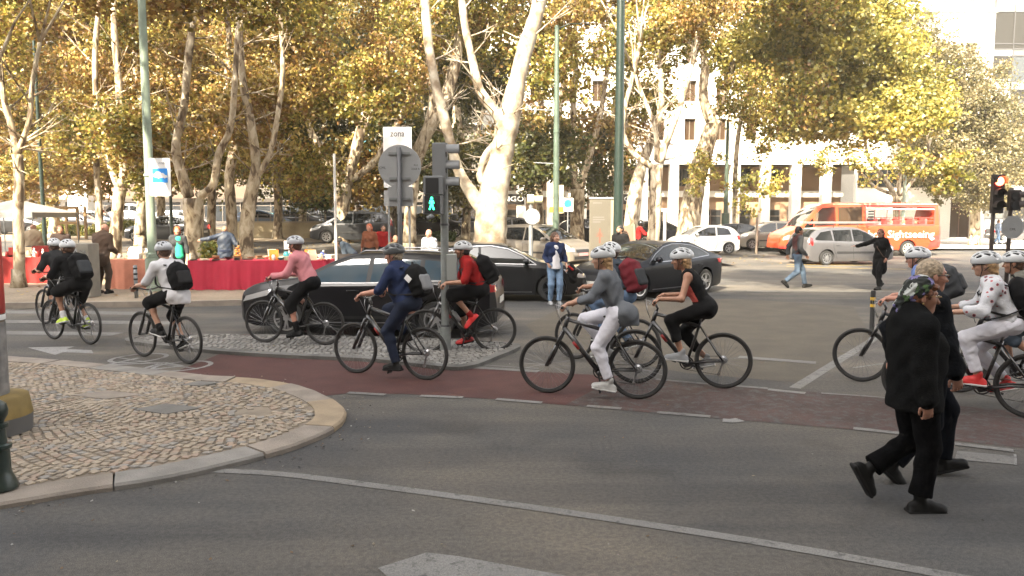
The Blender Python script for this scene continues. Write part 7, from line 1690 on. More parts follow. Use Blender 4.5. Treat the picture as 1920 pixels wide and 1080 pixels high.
# ================================================================== POSTS, SIGNS, SIGNALS
PG = mat('post_green', (.065, .095, .07), rough=.5, var=.15, vscale=3, coat=.2); PGL = mat('post_green_pale', (.22, .275, .215), rough=.5, var=.12, vscale=4); PDG = mat('post_dark_green', (.010, .022, .017), rough=.4, var=.2, vscale=8, coat=.3)
GAL = mat('galvanised_grey', (.20, .21, .215), rough=.5, metal=.3, var=.1, vscale=9); GALD = mat('pole_dark_grey', (.07, .072, .078), rough=.5); SIGB = mat('sign_back', (.30, .31, .315), rough=.5, metal=.4, var=.05, vscale=5); SIGW = mat('sign_white', (.68, .68, .68), rough=.4); SIGBL = mat('sign_blue', (.02, .22, .62), rough=.4); INK = mat('ink_black', (.02, .02, .025), rough=.6); SGH = mat('signal_housing', (.15, .157, .163), rough=.5); SGD = mat('signal_black', (.012, .012, .012), rough=.7)
def post(name, label, px, Y, zlo, ztop, r0, r1, m, cat='post', collars=(), n=14, kind=None):
    b = P(px, 500, Y); g = zlo if zlo is not None else gz(b.x, Y); t = thing(name, label, cat, (b.x, Y, g))
    mb = MB(); mb.tube([(0, 0, 0), (0, 0, (ztop-g)*.5), (0, 0, ztop-g)], [r0, (r0+r1)/2, r1], n); mb.build('pole', m, t, auto=40)
    for z, r, h in collars: MB().lathe([(r*.8, z), (r, z+.01), (r, z+h-.01), (r*.8, z+h)], n).build('collar', m, t, auto=40)
    return t
# tall pale green lamp post with the blue sign
lp = post('lamp_post', 'tall pale green lamp post carrying a blue and white car sign', 287, 20.2, .12, 14, .125, .07, PGL, 'lamp post', ((0, .19, .9), (.9, .165, .12), (3.0, .135, .08)))
for a in range(8): MB().box((.168, -.012, .05), (.186, .012, .85), Matrix.Rotation(a*pi/4, 4, 'Z')).build('flute', PGL, lp)
zc = P(297, 332, 19.9).z-.12; sx = P(299, 332, 19.9).x-lp.location.x
sb = thing('street_sign', 'white sign with a blue panel and two white cars, on the pale green lamp post', 'sign', (lp.location.x+sx, 19.93, zc+.12))
mb = MB(); pts = []
w_, h_ = .27, .48
for cx, cz, a0 in ((w_-.05, h_-.05, 0), (-w_+.05, h_-.05, 90), (-w_+.05, -h_+.05, 180), (w_-.05, -h_+.05, 270)):
    for k in range(5): a = radians(a0+k*22.5); pts.append((cx+.05*cos(a), cz+.05*sin(a)))
RX = Matrix.Rotation(pi/2, 4, 'X'); mb.prism(pts, -.01, .01, RX); mb.build('plate', SIGW, sb)
MB().box((-.19, -.016, -.14), (.20, -.011, .22)).build('blue_panel', SIGBL, sb)
for ox, oz, sc_ in ((-.04, .03, 1), (.05, -.0, 1)):
    q = [(-.15, -.03), (-.14, .02), (-.08, .035), (-.05, .08), (.05, .085), (.09, .035), (.14, .02), (.15, -.03), (.10, -.035), (.08, -.06), (.05, -.035), (-.05, -.035), (-.08, -.06), (-.11, -.035)]
    MB().prism([((a+ox)*sc_, (b+oz)*sc_+.02) for a, b in q], .0165+.002*(ox > 0), .0185+.002*(ox > 0), RX).build('car_symbol', SIGW, sb)
text('VENDAS', .075, mat('ink_grey', (.25, .26, .3), rough=.6), sb, (.10, -.012, .35), (pi/2, 0, 0), .002, name='lettering'); text('EMEL', .055, mat('ink_grey', (.25, .26, .3)), sb, (.13, -.012, -.36), (pi/2, 0, 0), .002)
# slim dark poles
post('lamp_post', 'thin dark post behind the riders in black at the far left', 87, 33, None, 9.5, .09, .06, PDG, 'lamp post')
l2 = post('lamp_post', 'dark green lamp post with a single arm above the people carrier', 1042, 31, None, P(0, 48, 31).z, .15, .085, PG, 'lamp post', ((0, .2, .9), (2.6, .14, .06), (5.2, .13, .06)))
zt = P(0, 50, 31).z-l2.location.z
MB().tube([(0, 0, zt-.1), (.5, 0, zt+.12), (.95, 0, zt+.1)], .03, 8).build('arm', PDG, l2, True); MB().tube([(.9, 0, zt+.1), (1.05, 0, zt+.14), (1.3, 0, zt+.06)], [.05, .1, .08], 8, flat=.5).build('lantern', GALD, l2, True)
MB().tube([(0, 0, P(0, 207, 31).z-l2.location.z), (-1.2, 0, P(0, 205, 31).z-l2.location.z)], .02, 6).build('side_arm', GAL, l2); MB().tube([(0, 0, P(0, 307, 31).z-l2.location.z), (-.9, 0, P(0, 305, 31).z-l2.location.z)], .02, 6).build('side_arm', GAL, l2)
for sx in (-.17, .20):
    bn = MB().box((sx-.10, -.06, P(0, 400, 31).z-l2.location.z), (sx+.10, -.05, P(0, 347, 31).z-l2.location.z)).build('banner', mat('banner_cream', (.42, .36, .24), rough=.8, var=.1), l2); MB().box((sx-.10, -.066, P(0, 398, 31).z-l2.location.z), (sx+.10, -.061, P(0, 388, 31).z-l2.location.z)).build('banner_band', mat('banner_yellow', (.5, .30, .03), rough=.8), bn)
l3 = post('lamp_post', 'thick dark green lamp post between the poster pillar and the suited man', 1158, 25, None, 12, .165, .115, PDG, 'lamp post', ((0, .26, 1.1), (1.1, .22, .1), (3.6, .155, .06)))
l4 = post('lamp_post', 'green lamp post in front of the pale pillars on the right', 1358, 47, None, P(0, 225, 47).z, .16, .09, PG, 'lamp post', ((0, .24, 2.2),))
post('lamp_post', 'slim grey green post rising through the round headed tree', 1689, 44, None, P(0, 285, 44).z, .11, .08, PGL, 'lamp post')
hl = post('lamp_post', 'old style dark lamp post with a lantern behind the white sign', 325, 35, None, P(0, 300, 35).z, .08, .06, PDG, 'lamp post'); z = P(0, 300, 35).z-hl.location.z
MB().lathe([(.08, z), (.16, z+.35), (.19, z+.36), (.05, z+.5)], 6).build('lantern', mat('lantern_dark', (.03, .035, .03), rough=.3), hl); 
MB().tube([(-.6, 0, P(0, 246, 35).z-hl.location.z), (.35, 0, P(0, 246, 35).z-hl.location.z)], .02, 6).tube([(0, 0, z), (0, 0, P(0, 240, 35).z-hl.location.z)], .04, 8).build('bracket', PDG, hl); MB().lathe([(.30, 0), (.28, .05), (.08, .16)], 12, Matrix.Translation((.52, 0, P(0, 246, 35).z-hl.location.z))).build('lamp_shade', GALD, hl)
post('marker_post', 'pale slender post in front of the forked tree', 631, 21.5, None, P(0, 288, 21.5).z, .035, .035, mat('post_white', (.5, .48, .45), rough=.5), 'post')
# zona sign
zs = thing('street_sign', 'white zona sign partly hidden by the round sign back, on two posts', 'sign', (P(746, 300, 23.5).x, 23.5, gz(-4, 23.5)+.1)); g = zs.location.z; Z = lambda py, Y=23.5: P(0, py, Y).z-g
MB().box((-.43, -.02, Z(352)), (.42, .02, Z(238)), bev=.008).build('plate', SIGW, zs); MB().box((-.43, -.035, Z(386)), (.45, .0, Z(357))).build('lower_plate', SIGB, zs)
text('zona', .27, INK, zs, (.0, -.024, Z(251)), (pi/2, 0, 0), .003, xs=.85)
mb = MB(); mb.lathe([(.16, -.025), (.20, -.025), (.20, -.021), (.16, -.021), (.16, -.025)], 32, Matrix.Translation((.0, 0, Z(284))), axis='Y', caps=False); mb.build('red_ring', LAMPR, zs)
for x in (-.30, .32): MB().tube([(x, .05, 0), (x, .05, Z(240))], .035, 10).build('pole', GAL, zs)
# round sign seen from behind on the island
rs = thing('street_sign', 'grey back of a round traffic sign on a thin pole on the island', 'sign', (P(752, 500, 12.35).x, 12.35, .06)); g = .06; Z = lambda py: P(0, py, 12.35).z-g
MB().tube([(0, -.06, 0), (0, -.06, Z(277))], .036, 12).build('pole', GALD, rs, True)
MB().lathe([(.335, -.012), (.34, 0), (.335, .012)], 48, Matrix.Translation((0, 0, Z(312))), axis='Y').build('disc', SIGB, rs, auto=30)
for z in (Z(288), Z(335), Z(373)): MB().box((-.17, -.035, z-.018), (.17, -.013, z+.018)).build('clamp', GAL, rs)
MB().box((-.18, -.012, Z(387)), (.20, .012, Z(350)), bev=.004).build('lower_plate', SIGB, rs)
text('CML', .055, INK, rs, (-.27, -.0125, Z(315)), (pi/2, 0, 0), .001); text('RUI', .04, INK, rs, (.255, -.0125, Z(310)), (pi/2, 0, 0), .001); text('2268 A', .045, INK, rs, (.25, -.0125, Z(317)), (pi/2, 0, 0), .001)
# traffic signal on the island
ts = thing('traffic_light', 'grey signal pole with a green walking man and a side facing lamp head', 'traffic light', (P(834, 500, 11.75).x, 11.75, .06)); Z = lambda py: P(0, py, 11.75).z-.06
X = lambda px: (px-834)/1450*11.75
MB().tube([(0, 0, 0), (0, 0, .35), (0, 0, .36), (0, 0, Z(268))], [.085, .085, .062, .058], 16).build('pole', mat('pole_grey_green', (.17, .185, .18), rough=.5, var=.12, vscale=12), ts, auto=40)
hb_ = MB(); hb_.box((X(814), -.14, Z(362)), (X(838), .10, Z(269)), bev=.012); o = hb_.build('signal_head', SGH, ts)
for i, py in enumerate((284, 314, 345)):
    MB().lathe([(.105, -.02), (.105, .20)], 18, Matrix.Translation((X(838), -.02, Z(py))), axis='X', caps=False, a0=-.2, a1=pi+.2).build('hood', SGH, ts, True); MB().lathe([(.09, .0), (.09, .012)], 18, Matrix.Translation((X(838), -.02, Z(py))), axis='X').build('lens', SGD, ts)
MB().box((X(798), -.20, Z(366)), (X(834), -.02, Z(331)), bev=.01).build('hood_box', SGH, ts)
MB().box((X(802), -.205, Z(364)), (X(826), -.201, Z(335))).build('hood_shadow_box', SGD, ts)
MB().box((X(797), -.19, Z(402)), (X(833), -.03, Z(367)), bev=.01).build('pedestrian_head', SGH, ts); MB().box((X(800), -.195, Z(400)), (X(828), -.191, Z(368))).build('pedestrian_lens', SGD, ts)
GM = mat('green_man_lit', (.05, 1, .5), emit=(.02, 1.0, .42), estr=2.2); cx, cz = X(813), Z(382); k = 11.75/1450
mb = MB(); mb.lathe([(.001, -.199), (2.4*k, -.199), (2.4*k, -.197), (.001, -.197)], 12, Matrix.Translation((cx, 0, cz+9.5*k)), axis='Y')
for q in ([(-3.2, 6), (3.2, 6), (4.5, 0), (3.4, -.2), (2.2, 3), (2.2, -2), (5, -11), (2.6, -11.5), (0, -3.5), (-3, -11.5), (-5.3, -11), (-2.2, -2), (-2.2, 3), (-3.6, -.2), (-4.8, .3)],): mb.prism([(cx+a*k, cz+b*k) for a, b in q], .197, .199, RX)
mb.build('green_man', GM, ts)
MB().tube([(X(808), -.16, Z(403)), (X(812), -.16, Z(410))], [.05, .06], 10).build('sounder', SGH, ts, True)
MB().box((X(838), -.06, Z(526)), (X(857), .06, Z(476)), bev=.012).build('control_box', mat('box_grey', (.24, .26, .25), rough=.5), ts)
for z in (.36, 1.9): MB().lathe([(.07, z), (.072, z+.03)], 16).build('collar', GALD, ts)
# signals at the right
for px, lit, lab in ((1861, True, 'signal post with its red lamp lit, by the brown doorway'), (1893, False, 'signal post with an octagonal sign back at the right edge')):
    b = P(px, 500, 24); t = thing('traffic_light', lab, 'traffic light', (b.x, 24, 0)); Z = lambda py: P(0, py, 24).z
    DKP = mat('signal_brown_dark', (.035, .026, .023), rough=.6); MB().tube([(0, .12, 0), (0, .12, Z(352 if not lit else 335))], .06, 12).build('pole', mat('pole_brownish', (.09, .07, .06), rough=.6), t, True)
    MB().box((-.17, -.1, Z(400 if lit else 395)), (.17, .05, Z(327 if lit else 356)), bev=.015).build('signal_head', DKP, t)
    for i, py in enumerate((340, 363, 386) if lit else (368, 386)):
        MB().lathe([(.155, -.28), (.155, -.1)], 18, Matrix.Translation((0 if lit else .03, 0, Z(py))) @ (Matrix.Rotation(0 if lit else 1.2, 4, 'Z')), axis='Y', caps=False, a0=-.3, a1=pi+.3).build('hood', DKP, t, True)
        on = lit and i == 0; MB().lathe([(.001, -.125), (.14, -.125), (.14, -.105), (.001, -.105)], 20, Matrix.Translation((0, 0, Z(py))), axis='Y').build('lens', mat('red_lamp_lit', (1, .1, .05), emit=(1, .055, .03), estr=5) if on else SGD, t)
        if on: MB().lathe([(.001, -.130), (.095, -.130), (.095, -.127), (.001, -.127)], 20, Matrix.Translation((0, 0, Z(py))), axis='Y').build('bulb', mat('red_lamp_core', (1, .4, .15), emit=(1, .36, .10), estr=8), t)
    if not lit:
        mb = MB(); mb.prism([(.37*cos(radians(22.5+45*i)), .37*sin(radians(22.5+45*i))+Z(426)) for i in range(8)], .02, .04, RX); mb.build('octagon_sign', SIGB, t)
        MB().box((-.3, -.0, Z(436)-.02), (.3, .01, Z(436)+.02)).build('clamp', GAL, t); text('CML', .1, INK, t, (0, -.045, Z(430)), (pi/2, 0, 0), .002)
# bollards
bo = thing('bollard', 'black flexible bollard with yellow bands beyond the walking couple', 'bollard', G(1634, 628)); H_ = .78
MB().lathe([(.055, 0), (.058, .03), (.042, .06), (.042, H_), (.03, H_+.015)], 14).build('shaft', mat('bollard_black', (.018, .018, .018), rough=.6), bo, auto=30)
for z in (.50, .62): MB().lathe([(.0435, z), (.044, z+.005), (.044, z+.05), (.0435, z+.055)], 14).build('band', mat('reflective_yellow', (.62, .38, .03), rough=.4), bo)
gb_ = thing('bollard', 'dark green cast iron bollard cut off by the left edge', 'bollard', G(2, 915, .06))
MB().lathe([(.115, 0), (.115, .03), (.085, .10), (.075, .14), (.072, .30), (.088, .31), (.088, .335), (.060, .345), (.052, .46), (.075, .47), (.075, .495), (.045, .505), (.05, .52), (.073, .56), (.078, .60), (.066, .645), (.03, .675), (0.005, .68)], 24).build('casting', PDG, gb_, auto=25)
# big sticker covered pole at the left edge and its yellow ringed foot
bp = thing('utility_pole', 'thick pole with red stickers and a yellow banded foot at the left edge', 'pole', (P(-12, 700, 7.2).x-.10, 7.2, .06)); R0 = .20
MB().tube([(0, 0, 0), (0, 0, 1.05)], R0+.004, 24).build('pole_base', mat('pole_concrete_grey', (.17, .165, .16), rough=.8, var=.4, vscale=6, bump=.5, bscale=14), bp, auto=30)
MB().tube([(0, 0, 1.05), (0, 0, 7)], R0, 24).build('pole', mat('pole_aged', (.12, .095, .07), rough=.8, var=.5, vscale=5, bump=.4), bp, auto=30)
MB().lathe([(R0+.18, 0), (R0+.19, .16)], 28, caps=False).build('foot', mat('foot_grey', (.11, .108, .105), rough=.8), bp, True); MB().lathe([(R0+.19, .16), (R0+.16, .34), (R0+.0, .36)], 28, caps=False).build('foot_band', mat('foot_yellow', (.19, .13, .035), rough=.7, var=.2), bp, True)
for z0, z1, c in ((1.07, 1.12, 'w'), (1.13, 1.85, 'r'), (1.86, 2.25, 'm'), (2.9, 2.95, 'k'), (3.35, 3.4, 'k')):
    mm = {'w': SIGW, 'r': mat('sticker_red', (.32, .02, .015), rough=.5, var=.2), 'm': mat('sticker_torn', (.30, .10, .06), rough=.7, vscale=22, col2=(.45, .40, .34)), 'k': SGD}[c]
    MB().lathe([(R0+.006, z0), (R0+.008, z0+.01), (R0+.008, z1-.01), (R0+.006, z1)], 24, a0=-1.7, a1=1.2, caps=False).build('sticker', mm, bp, True)
# small items on the far pavement edge
t = thing('bollard', 'short silver and black banded post in front of the pale stall', 'bollard', (P(256, 560, 18.7).x, 18.7, .12)); MB().tube([(0, 0, 0), (0, 0, .80)], .045, 10).build('shaft', GAL, t, True)
for i in range(5): MB().tube([(0, 0, .18+i*.13), (0, 0, .22+i*.13)], .048, 10).build('band', SGD, t, True)
cab = thing('street_cabinet', 'pale grey street cabinet with paper notices behind the riders in black', 'cabinet', (P(158, 500, 19).x, 19, .12), -.12)
MB().box((-.27, -.2, 0), (.27, .2, 1.32), bev=.015).build('casing', mat('cabinet_grey', (.20, .185, .155), rough=.7, var=.1), cab); MB().box((-.2, -.212, .98), (-.02, -.203, 1.2)).build('notice', mat('paper_grey', (.22, .22, .22), rough=.8, vscale=30, col2=(.3, .3, .3)), cab); MB().box((.05, -.212, 1.0), (.2, -.203, 1.16)).build('notice', mat('paper_print', (.08, .08, .08), rough=.8, vscale=60, col2=(.28, .27, .25)), cab)
# poster pillar
pp = thing('poster_pillar', 'tall cream information pillar with a brown emblem, left of the thick lamp post', 'poster pillar', (P(1128, 450, 26.5).x, 26.5, gz(3, 26.5)+.1), -.12); ph = P(0, 373, 26.5).z-pp.location.z
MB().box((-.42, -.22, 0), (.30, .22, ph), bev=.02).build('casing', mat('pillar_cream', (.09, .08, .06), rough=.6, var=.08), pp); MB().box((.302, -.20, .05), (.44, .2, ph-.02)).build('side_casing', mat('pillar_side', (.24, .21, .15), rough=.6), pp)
MB().box((-.36, -.235, .15), (.20, -.222, ph-.1)).build('poster', mat('poster_paper', (.085, .076, .058), rough=.5), pp); MB().box((-.44, -.24, ph), (.46, .24, ph+.05)).build('cap', SIGB, pp)
INKG = mat('ink_grey_print', (.12, .11, .10), rough=.7)
for i, (w2, z) in enumerate(((.38, .62), (.40, .70), (.26, .78), (.3, .14))): MB().box((-.30, -.2375, ph-z-.02), (-.30+w2, -.2362, ph-z+.02)).build('printed_line', INKG, pp)
mb = MB(); EB = mat('emblem_brown', (.16, .05, .03), rough=.7)
for i in range(9): a = radians(-10+i*25); mb.prism([(-.06+.04*cos(a+.3), ph-1.25+.04*sin(a+.3)), (-.06+.17*cos(a), ph-1.25+.20*sin(a)), (-.06+.04*cos(a-.3), ph-1.25+.04*sin(a-.3))], .2362, .2378, RX)
mb.prism([(-.09, ph-1.5), (-.03, ph-1.5), (-.04, ph-1.0), (-.08, ph-1.0)], .2379, .239, RX); mb.build('emblem', EB, pp)
bd = thing('display_board', 'leaning brown display board right of the suited man', 'board', (P(1182, 450, 28).x, 28, gz(4, 28)+.1), .1); MB().box((-.18, -.03, 0), (.18, .03, 1.55), Matrix.Rotation(-.06, 4, 'Y')).build('panel', mat('board_brown', (.20, .13, .09), rough=.7), bd); MB().box((.182, -.04, 0), (.24, .04, 1.6), Matrix.Rotation(-.06, 4, 'Y')).build('edge', mat('pillar_side', (.24, .21, .15)), bd)
# small blue sign and a cream beacon with a sign back
t = post('street_sign', 'small white sign with a blue disc beside the forked tree', 1064, 37, None, P(0, 371, 37).z, .03, .03, GAL, 'sign'); z = P(0, 384, 37).z-t.location.z; MB().box((-.25, -.05, z-.32), (.25, -.035, z+.32)).build('plate', SIGW, t); MB().lathe([(.001, -.058), (.19, -.058), (.19, -.052), (.001, -.052)], 20, Matrix.Translation((0, 0, z+.06)), axis='Y').build('blue_disc', SIGBL, t)
t = post('traffic_beacon', 'cream beacon over a small round sign back in front of the people carrier', 995, 25.5, None, P(0, 372, 25.5).z, .075, .07, GAL, 'beacon'); z = P(0, 374, 25.5).z-t.location.z; MB().tube([(-.12, 0, z), (.1, 0, z), (.12, 0, z), (.38, 0, z)], [.17, .17, .12, .12], 14).build('beacon_head', mat('beacon_cream', (.50, .50, .33), rough=.5), t, auto=30); MB().lathe([(.001, -.10), (.26, -.10), (.26, -.08), (.001, -.08)], 24, Matrix.Translation((.04, 0, P(0, 406, 25.5).z-t.location.z)), axis='Y').build('disc', SIGB, t)
for i, (px, Y) in enumerate(((1245, 37), (1417, 42))): 
    t = post('marker_post', ['white T shaped post beside the trunk with the bright foot', 'short brown post in front of the pale pillars'][i], px, Y, None, P(0, 392 if i == 0 else 403, Y).z, .07, .07, SIGW if i == 0 else FRAME, 'post')
    if i == 0: MB().box((-.45, -.06, P(0, 397, Y).z-t.location.z), (.3, .06, P(0, 391, Y).z-t.location.z)).build('arm', SIGW, t)
# ================================================================== STALLS
def stall(label, xa, xb, Y, h, cl, depth=.9, rz=0, g=.13, name='market_table'):
    t = thing(name, label, 'table', ((xa+xb)/2, Y, g), rz); L = (xb-xa)
    MB().box((-L/2, 0, h-.03), (L/2, depth, h)).build('table_top', mat('table_wood', (.25, .17, .1), rough=.8), t)
    for x in (-L/2+.08, L/2-.08):
        for y in (.08, depth-.08): MB().box((x-.025, y-.025, 0), (x+.025, y+.025, h-.03)).build('leg', GALD, t)
    c = thing('tablecloth', label.replace('table', 'cloth'), 'tablecloth', t.location, rz)
    n = max(12, int(L*22)); vs = []; fs = []; rn = random.Random(int(xa*10))
    path = [(-L/2, depth)]+[(-L/2, depth*k/4) for k in (3, 2, 1)]+[(-L/2+L*i/n, 0) for i in range(n+1)]+[(L/2, depth*k/4) for k in (1, 2, 3, 4)]
    for i, (x, y) in enumerate(path):
        wv = .035*sin(i*.55+2*sin(i*.13))+.018*sin(i*1.6)
        nx_, ny_ = (0, -1) if 4 <= i <= n+4 else ((-1, 0) if i < 4 else (1, 0))
        for k, (zf, am) in enumerate(((1.0, 0), (.97, .12), (.6, .6), (.3, .9), (.04, 1.15))):
            o_ = .015+am*(.02+wv*.9); vs.append((x+nx_*o_, y+ny_*o_, h*zf+.006*(k == 0)-(.0 if k < 4 else 0.01*sin(i*.7))))
    m_ = len(path)
    for i in range(m_-1):
        for k in range(4): fs.append((i*5+k, i*5+k+1, (i+1)*5+k+1, (i+1)*5+k))
    cm = MB(); cm.add(vs, fs); cm.add([(-L/2-.015, -.015, h+.007), (L/2+.015, -.015, h+.007), (L/2+.015, depth, h+.007), (-L/2-.015, depth, h+.007)], [(0, 1, 2, 3)])
    o_ = cm.build('drape', cl, c, True); o_.data.polygons[-1].use_smooth = False
    return t, c
RCL = mat('cloth_crimson', (.40, .018, .045), rough=.85, var=.06, vscale=3); RCL2 = mat('cloth_deep_red', (.26, .018, .015), rough=.85, var=.08); SCL = mat('cloth_salmon', (.50, .20, .13), rough=.85, var=.08)
X_ = lambda px, Y: P(px, 500, Y).x
stall('long market table under a crimson cloth behind the black estate', X_(352, 20.4), X_(612, 20.4), 20.4, .80, RCL)
stall('market table under a salmon cloth beside the green lamp post', X_(206, 20.6), X_(284, 20.6), 20.6, .82, SCL)
stall('market table under a deep red cloth behind the two riders in black', X_(-40, 22), X_(126, 22), 22, .80, RCL2)
stall('small raised table under a red cloth at the back of the left stall', X_(62, 24.5), X_(122, 24.5), 24.5, 1.02, RCL2, .5)
stall('dark table covered in black beside the person in dark blue', X_(618, 22.6), X_(716, 22.6), 22.6, .86, mat('cloth_soot', (.02, .015, .014), rough=.9), .7)
stall('market table with a pale cloth just right of the crimson stall', X_(575, 22.0), X_(622, 22.0), 22.0, .86, mat('cloth_cream', (.42, .36, .30), rough=.9), .6)
IT = [mat('ware_%s' % n, c, rough=.35) for n, c in (('white', (.62, .60, .56)), ('blue', (.05, .08, .30)), ('orange', (.55, .18, .03)), ('brown', (.16, .08, .04)), ('green', (.08, .16, .08)), ('cream', (.5, .42, .3)), ('red', (.4, .04, .03)), ('teal', (.05, .30, .33)), ('dark', (.04, .035, .03)))]
ri = random.Random(21); IN = ['white', 'blue', 'orange', 'brown', 'green', 'cream', 'red', 'teal', 'dark']
USED = set()
def ware(x, y, z, kind, mi, where, s, row, pos):
    t = None; m = IT[mi]; mb = MB()
    if kind == 'vase': mb.lathe([(.03*s, 0), (.055*s, .05*s), (.06*s, .10*s), (.03*s, .16*s), (.025*s, .19*s), (.036*s, .21*s)], 12)
    elif kind == 'bowl': mb.lathe([(.03*s, 0), (.08*s, .04*s), (.10*s, .07*s), (.092*s, .07*s), (.03*s, .015*s)], 14)
    elif kind == 'jug': mb.lathe([(.04*s, 0), (.06*s, .04*s), (.055*s, .12*s), (.04*s, .15*s), (.045*s, .17*s)], 12); mb.tube([(.05*s, 0, .14*s), (.1*s, 0, .12*s), (.1*s, 0, .06*s), (.055*s, 0, .04*s)], .008*s, 5)
    elif kind == 'figurine': mb.lathe([(.04*s, 0), (.045*s, .02*s), (.02*s, .08*s), (.035*s, .13*s), (.015*s, .17*s)], 9); mb.sphere((0, 0, .19*s), .024*s, 8, 6); mb.tube([(0, -.03*s, .14*s), (.03*s, -.06*s, .10*s)], .008*s, 5)
    elif kind == 'picture_frame': mb.box((-.12*s, 0, 0), (.12*s, .02, .02*s), Matrix.Rotation(-.25, 4, 'X')); mb.box((-.12*s, 0, .26*s), (.12*s, .02, .28*s), Matrix.Rotation(-.25, 4, 'X')); mb.box((-.12*s, 0, .02*s), (-.10*s, .02, .26*s), Matrix.Rotation(-.25, 4, 'X')); mb.box((.10*s, 0, .02*s), (.12*s, .02, .26*s), Matrix.Rotation(-.25, 4, 'X')); mb.box((-.10*s, .006, .02*s), (.10*s, .012, .26*s), Matrix.Rotation(-.25, 4, 'X'))
    elif kind == 'book': mb.box((-.09*s, -.12*s, 0), (.09*s, .0, .03*s), Matrix.Rotation(ri.uniform(-.5, .5), 4, 'Z'), bev=.003)
    elif kind == 'box': mb.box((-.08*s, -.05*s, 0), (.08*s, .05*s, .07*s), bev=.006); mb.box((-.085*s, -.055*s, .07*s), (.085*s, .055*s, .09*s), bev=.005)
    o_ = mb.build(kind, m, None, auto=35, loc=(x, y, z)); o_.rotation_euler[2] = ri.uniform(0, 1)
    tag(o_, '%s %s, %s row, %s, %s' % (IN[mi], kind.replace('_', ' '), row, pos, where), kind.replace('_', ' '), 'wares %s' % where)
KN = ['vase', 'bowl', 'jug', 'figurine', 'picture_frame', 'book', 'box']
for xa, xb, Y, z, n_, wh, bias in ((X_(495, 20.4), X_(608, 20.4), 20.4, .13+.808, 34, 'on the crimson stall', (0, 0, 5, 5, 1, 2, 3, 6, 7)), (X_(356, 20.4), X_(490, 20.4), 20.4, .13+.808, 16, 'on the left half of the crimson stall', (8, 3, 8, 5, 0)), (X_(212, 20.6), X_(282, 20.6), 20.6, .13+.828, 24, 'on the salmon stall', (0, 0, 0, 5, 5, 3)), (X_(4, 22), X_(122, 22), 22, .13+.808, 26, 'on the deep red stall', (0, 5, 8, 3, 0, 6))):
    for i in range(n_):
        x = xa+(xb-xa)*(i+.5)/n_+ri.uniform(-.03, .03); y = Y+.12+ri.choice((.02, .28, .52))+ri.uniform(-.06, .06); row = ['front', 'middle', 'back'][0 if y < Y+.24 else (1 if y < Y+.5 else 2)]; pos = ['left end', 'left part', 'centre', 'right part', 'right end'][int(5*i/n_)]
        for tr in range(60):
            kd = ri.choice(KN if n_ > 20 or tr > 20 else ['bowl', 'book', 'box', 'book']); mi_ = ri.choice(bias if tr < 40 else range(9))
            if (kd, mi_, row, pos, wh) not in USED: break
        USED.add((kd, mi_, row, pos, wh)); ware(x, y, z, kd, mi_, wh, ri.uniform(.8, 1.35) if kd != 'picture_frame' else 1.0, row, pos)
# taller pieces that read from afar
t = thing('price_board', 'white card on a thin stand rising from the crimson stall', 'board', (X_(545, 20.9), 20.9, .94)); MB().tube([(0, 0, 0), (0, 0, .28)], .012, 6).build('stand', GAL, t); MB().box((-.16, -.01, .28), (.16, .01, .50)).build('card', mat('card_white', (.7, .7, .7), rough=.6), t)
t = thing('ornament_rack', 'rack of small orange ornaments beside the man in dark blue', 'rack', (X_(446, 20.9), 20.9, .94))
for i in range(4): MB().lathe([(.11-.022*i, i*.10), (.115-.022*i, i*.10+.012), (.11-.022*i, i*.10+.02)], 12).build('shelf', IT[2], t)
MB().tube([(0, 0, 0), (0, 0, .48)], .008, 6).build('stem', GAL, t)
for i in range(10): a = i*2.1; r = .09-.018*(i//3); MB().sphere((r*cos(a), r*sin(a), (i//3)*.10+.05), .026, 8, 6).build('ornament', IT[2], t, True)
t = thing('picture_frame', 'large white framed picture standing on the salmon stall', 'picture frame', (X_(254, 20.9), 20.9, .96)); MB().box((-.16, 0, 0), (.16, .02, .32), Matrix.Rotation(-.2, 4, 'X')).build('frame', IT[0], t); MB().box((-.10, -.006, .06), (.10, -.001, .26), Matrix.Rotation(-.2, 4, 'X')).build('picture', mat('picture_grey', (.25, .24, .24), rough=.5, vscale=14, col2=(.5, .48, .45)), t)
t = thing('white_box', 'white open box held up beside the woman in green', 'box', (X_(313, 20.9), 20.9, .94)); MB().box((-.14, -.05, 0), (.14, .05, .30), bev=.01).build('carton', IT[0], t); MB().box((-.15, -.06, .30), (.15, .06, .33)).build('lid', IT[0], t)
# tent at the left
tn = thing('market_tent', 'white sloping market tent roof at the left edge', 'tent', (X_(-10, 27), 27, gz(-20, 27)+.12)); zt = P(0, 372, 27).z-tn.location.z; ze = P(0, 398, 27).z-tn.location.z; zv = P(0, 408, 27).z-tn.location.z
TW = mat('tent_white', (.24, .225, .21), rough=.8); w2 = X_(66, 27)-X_(-10, 27)
mesh_obj('canopy', [(0, 1.4, zt), (-w2, 0, ze), (w2, 0, ze), (w2, 2.8, ze), (-w2, 2.8, ze)], [(0, 1, 2), (0, 2, 3), (0, 3, 4), (0, 4, 1)], TW, tn)
mb = MB(); 
for a, b in (((-w2, 0), (w2, 0)), ((w2, 0), (w2, 2.8)), ((w2, 2.8), (-w2, 2.8)), ((-w2, 2.8), (-w2, 0))): mb.add([(*a, ze), (*b, ze), (*b, zv), (*a, zv)], [(0, 1, 2, 3)])
mb.build('valance', TW, tn)
for x, y in ((-w2, 0), (w2, 0), (w2, 2.8), (-w2, 2.8)): MB().tube([(x, y, 0), (x, y, ze)], .02, 6).build('pole', GAL, tn)
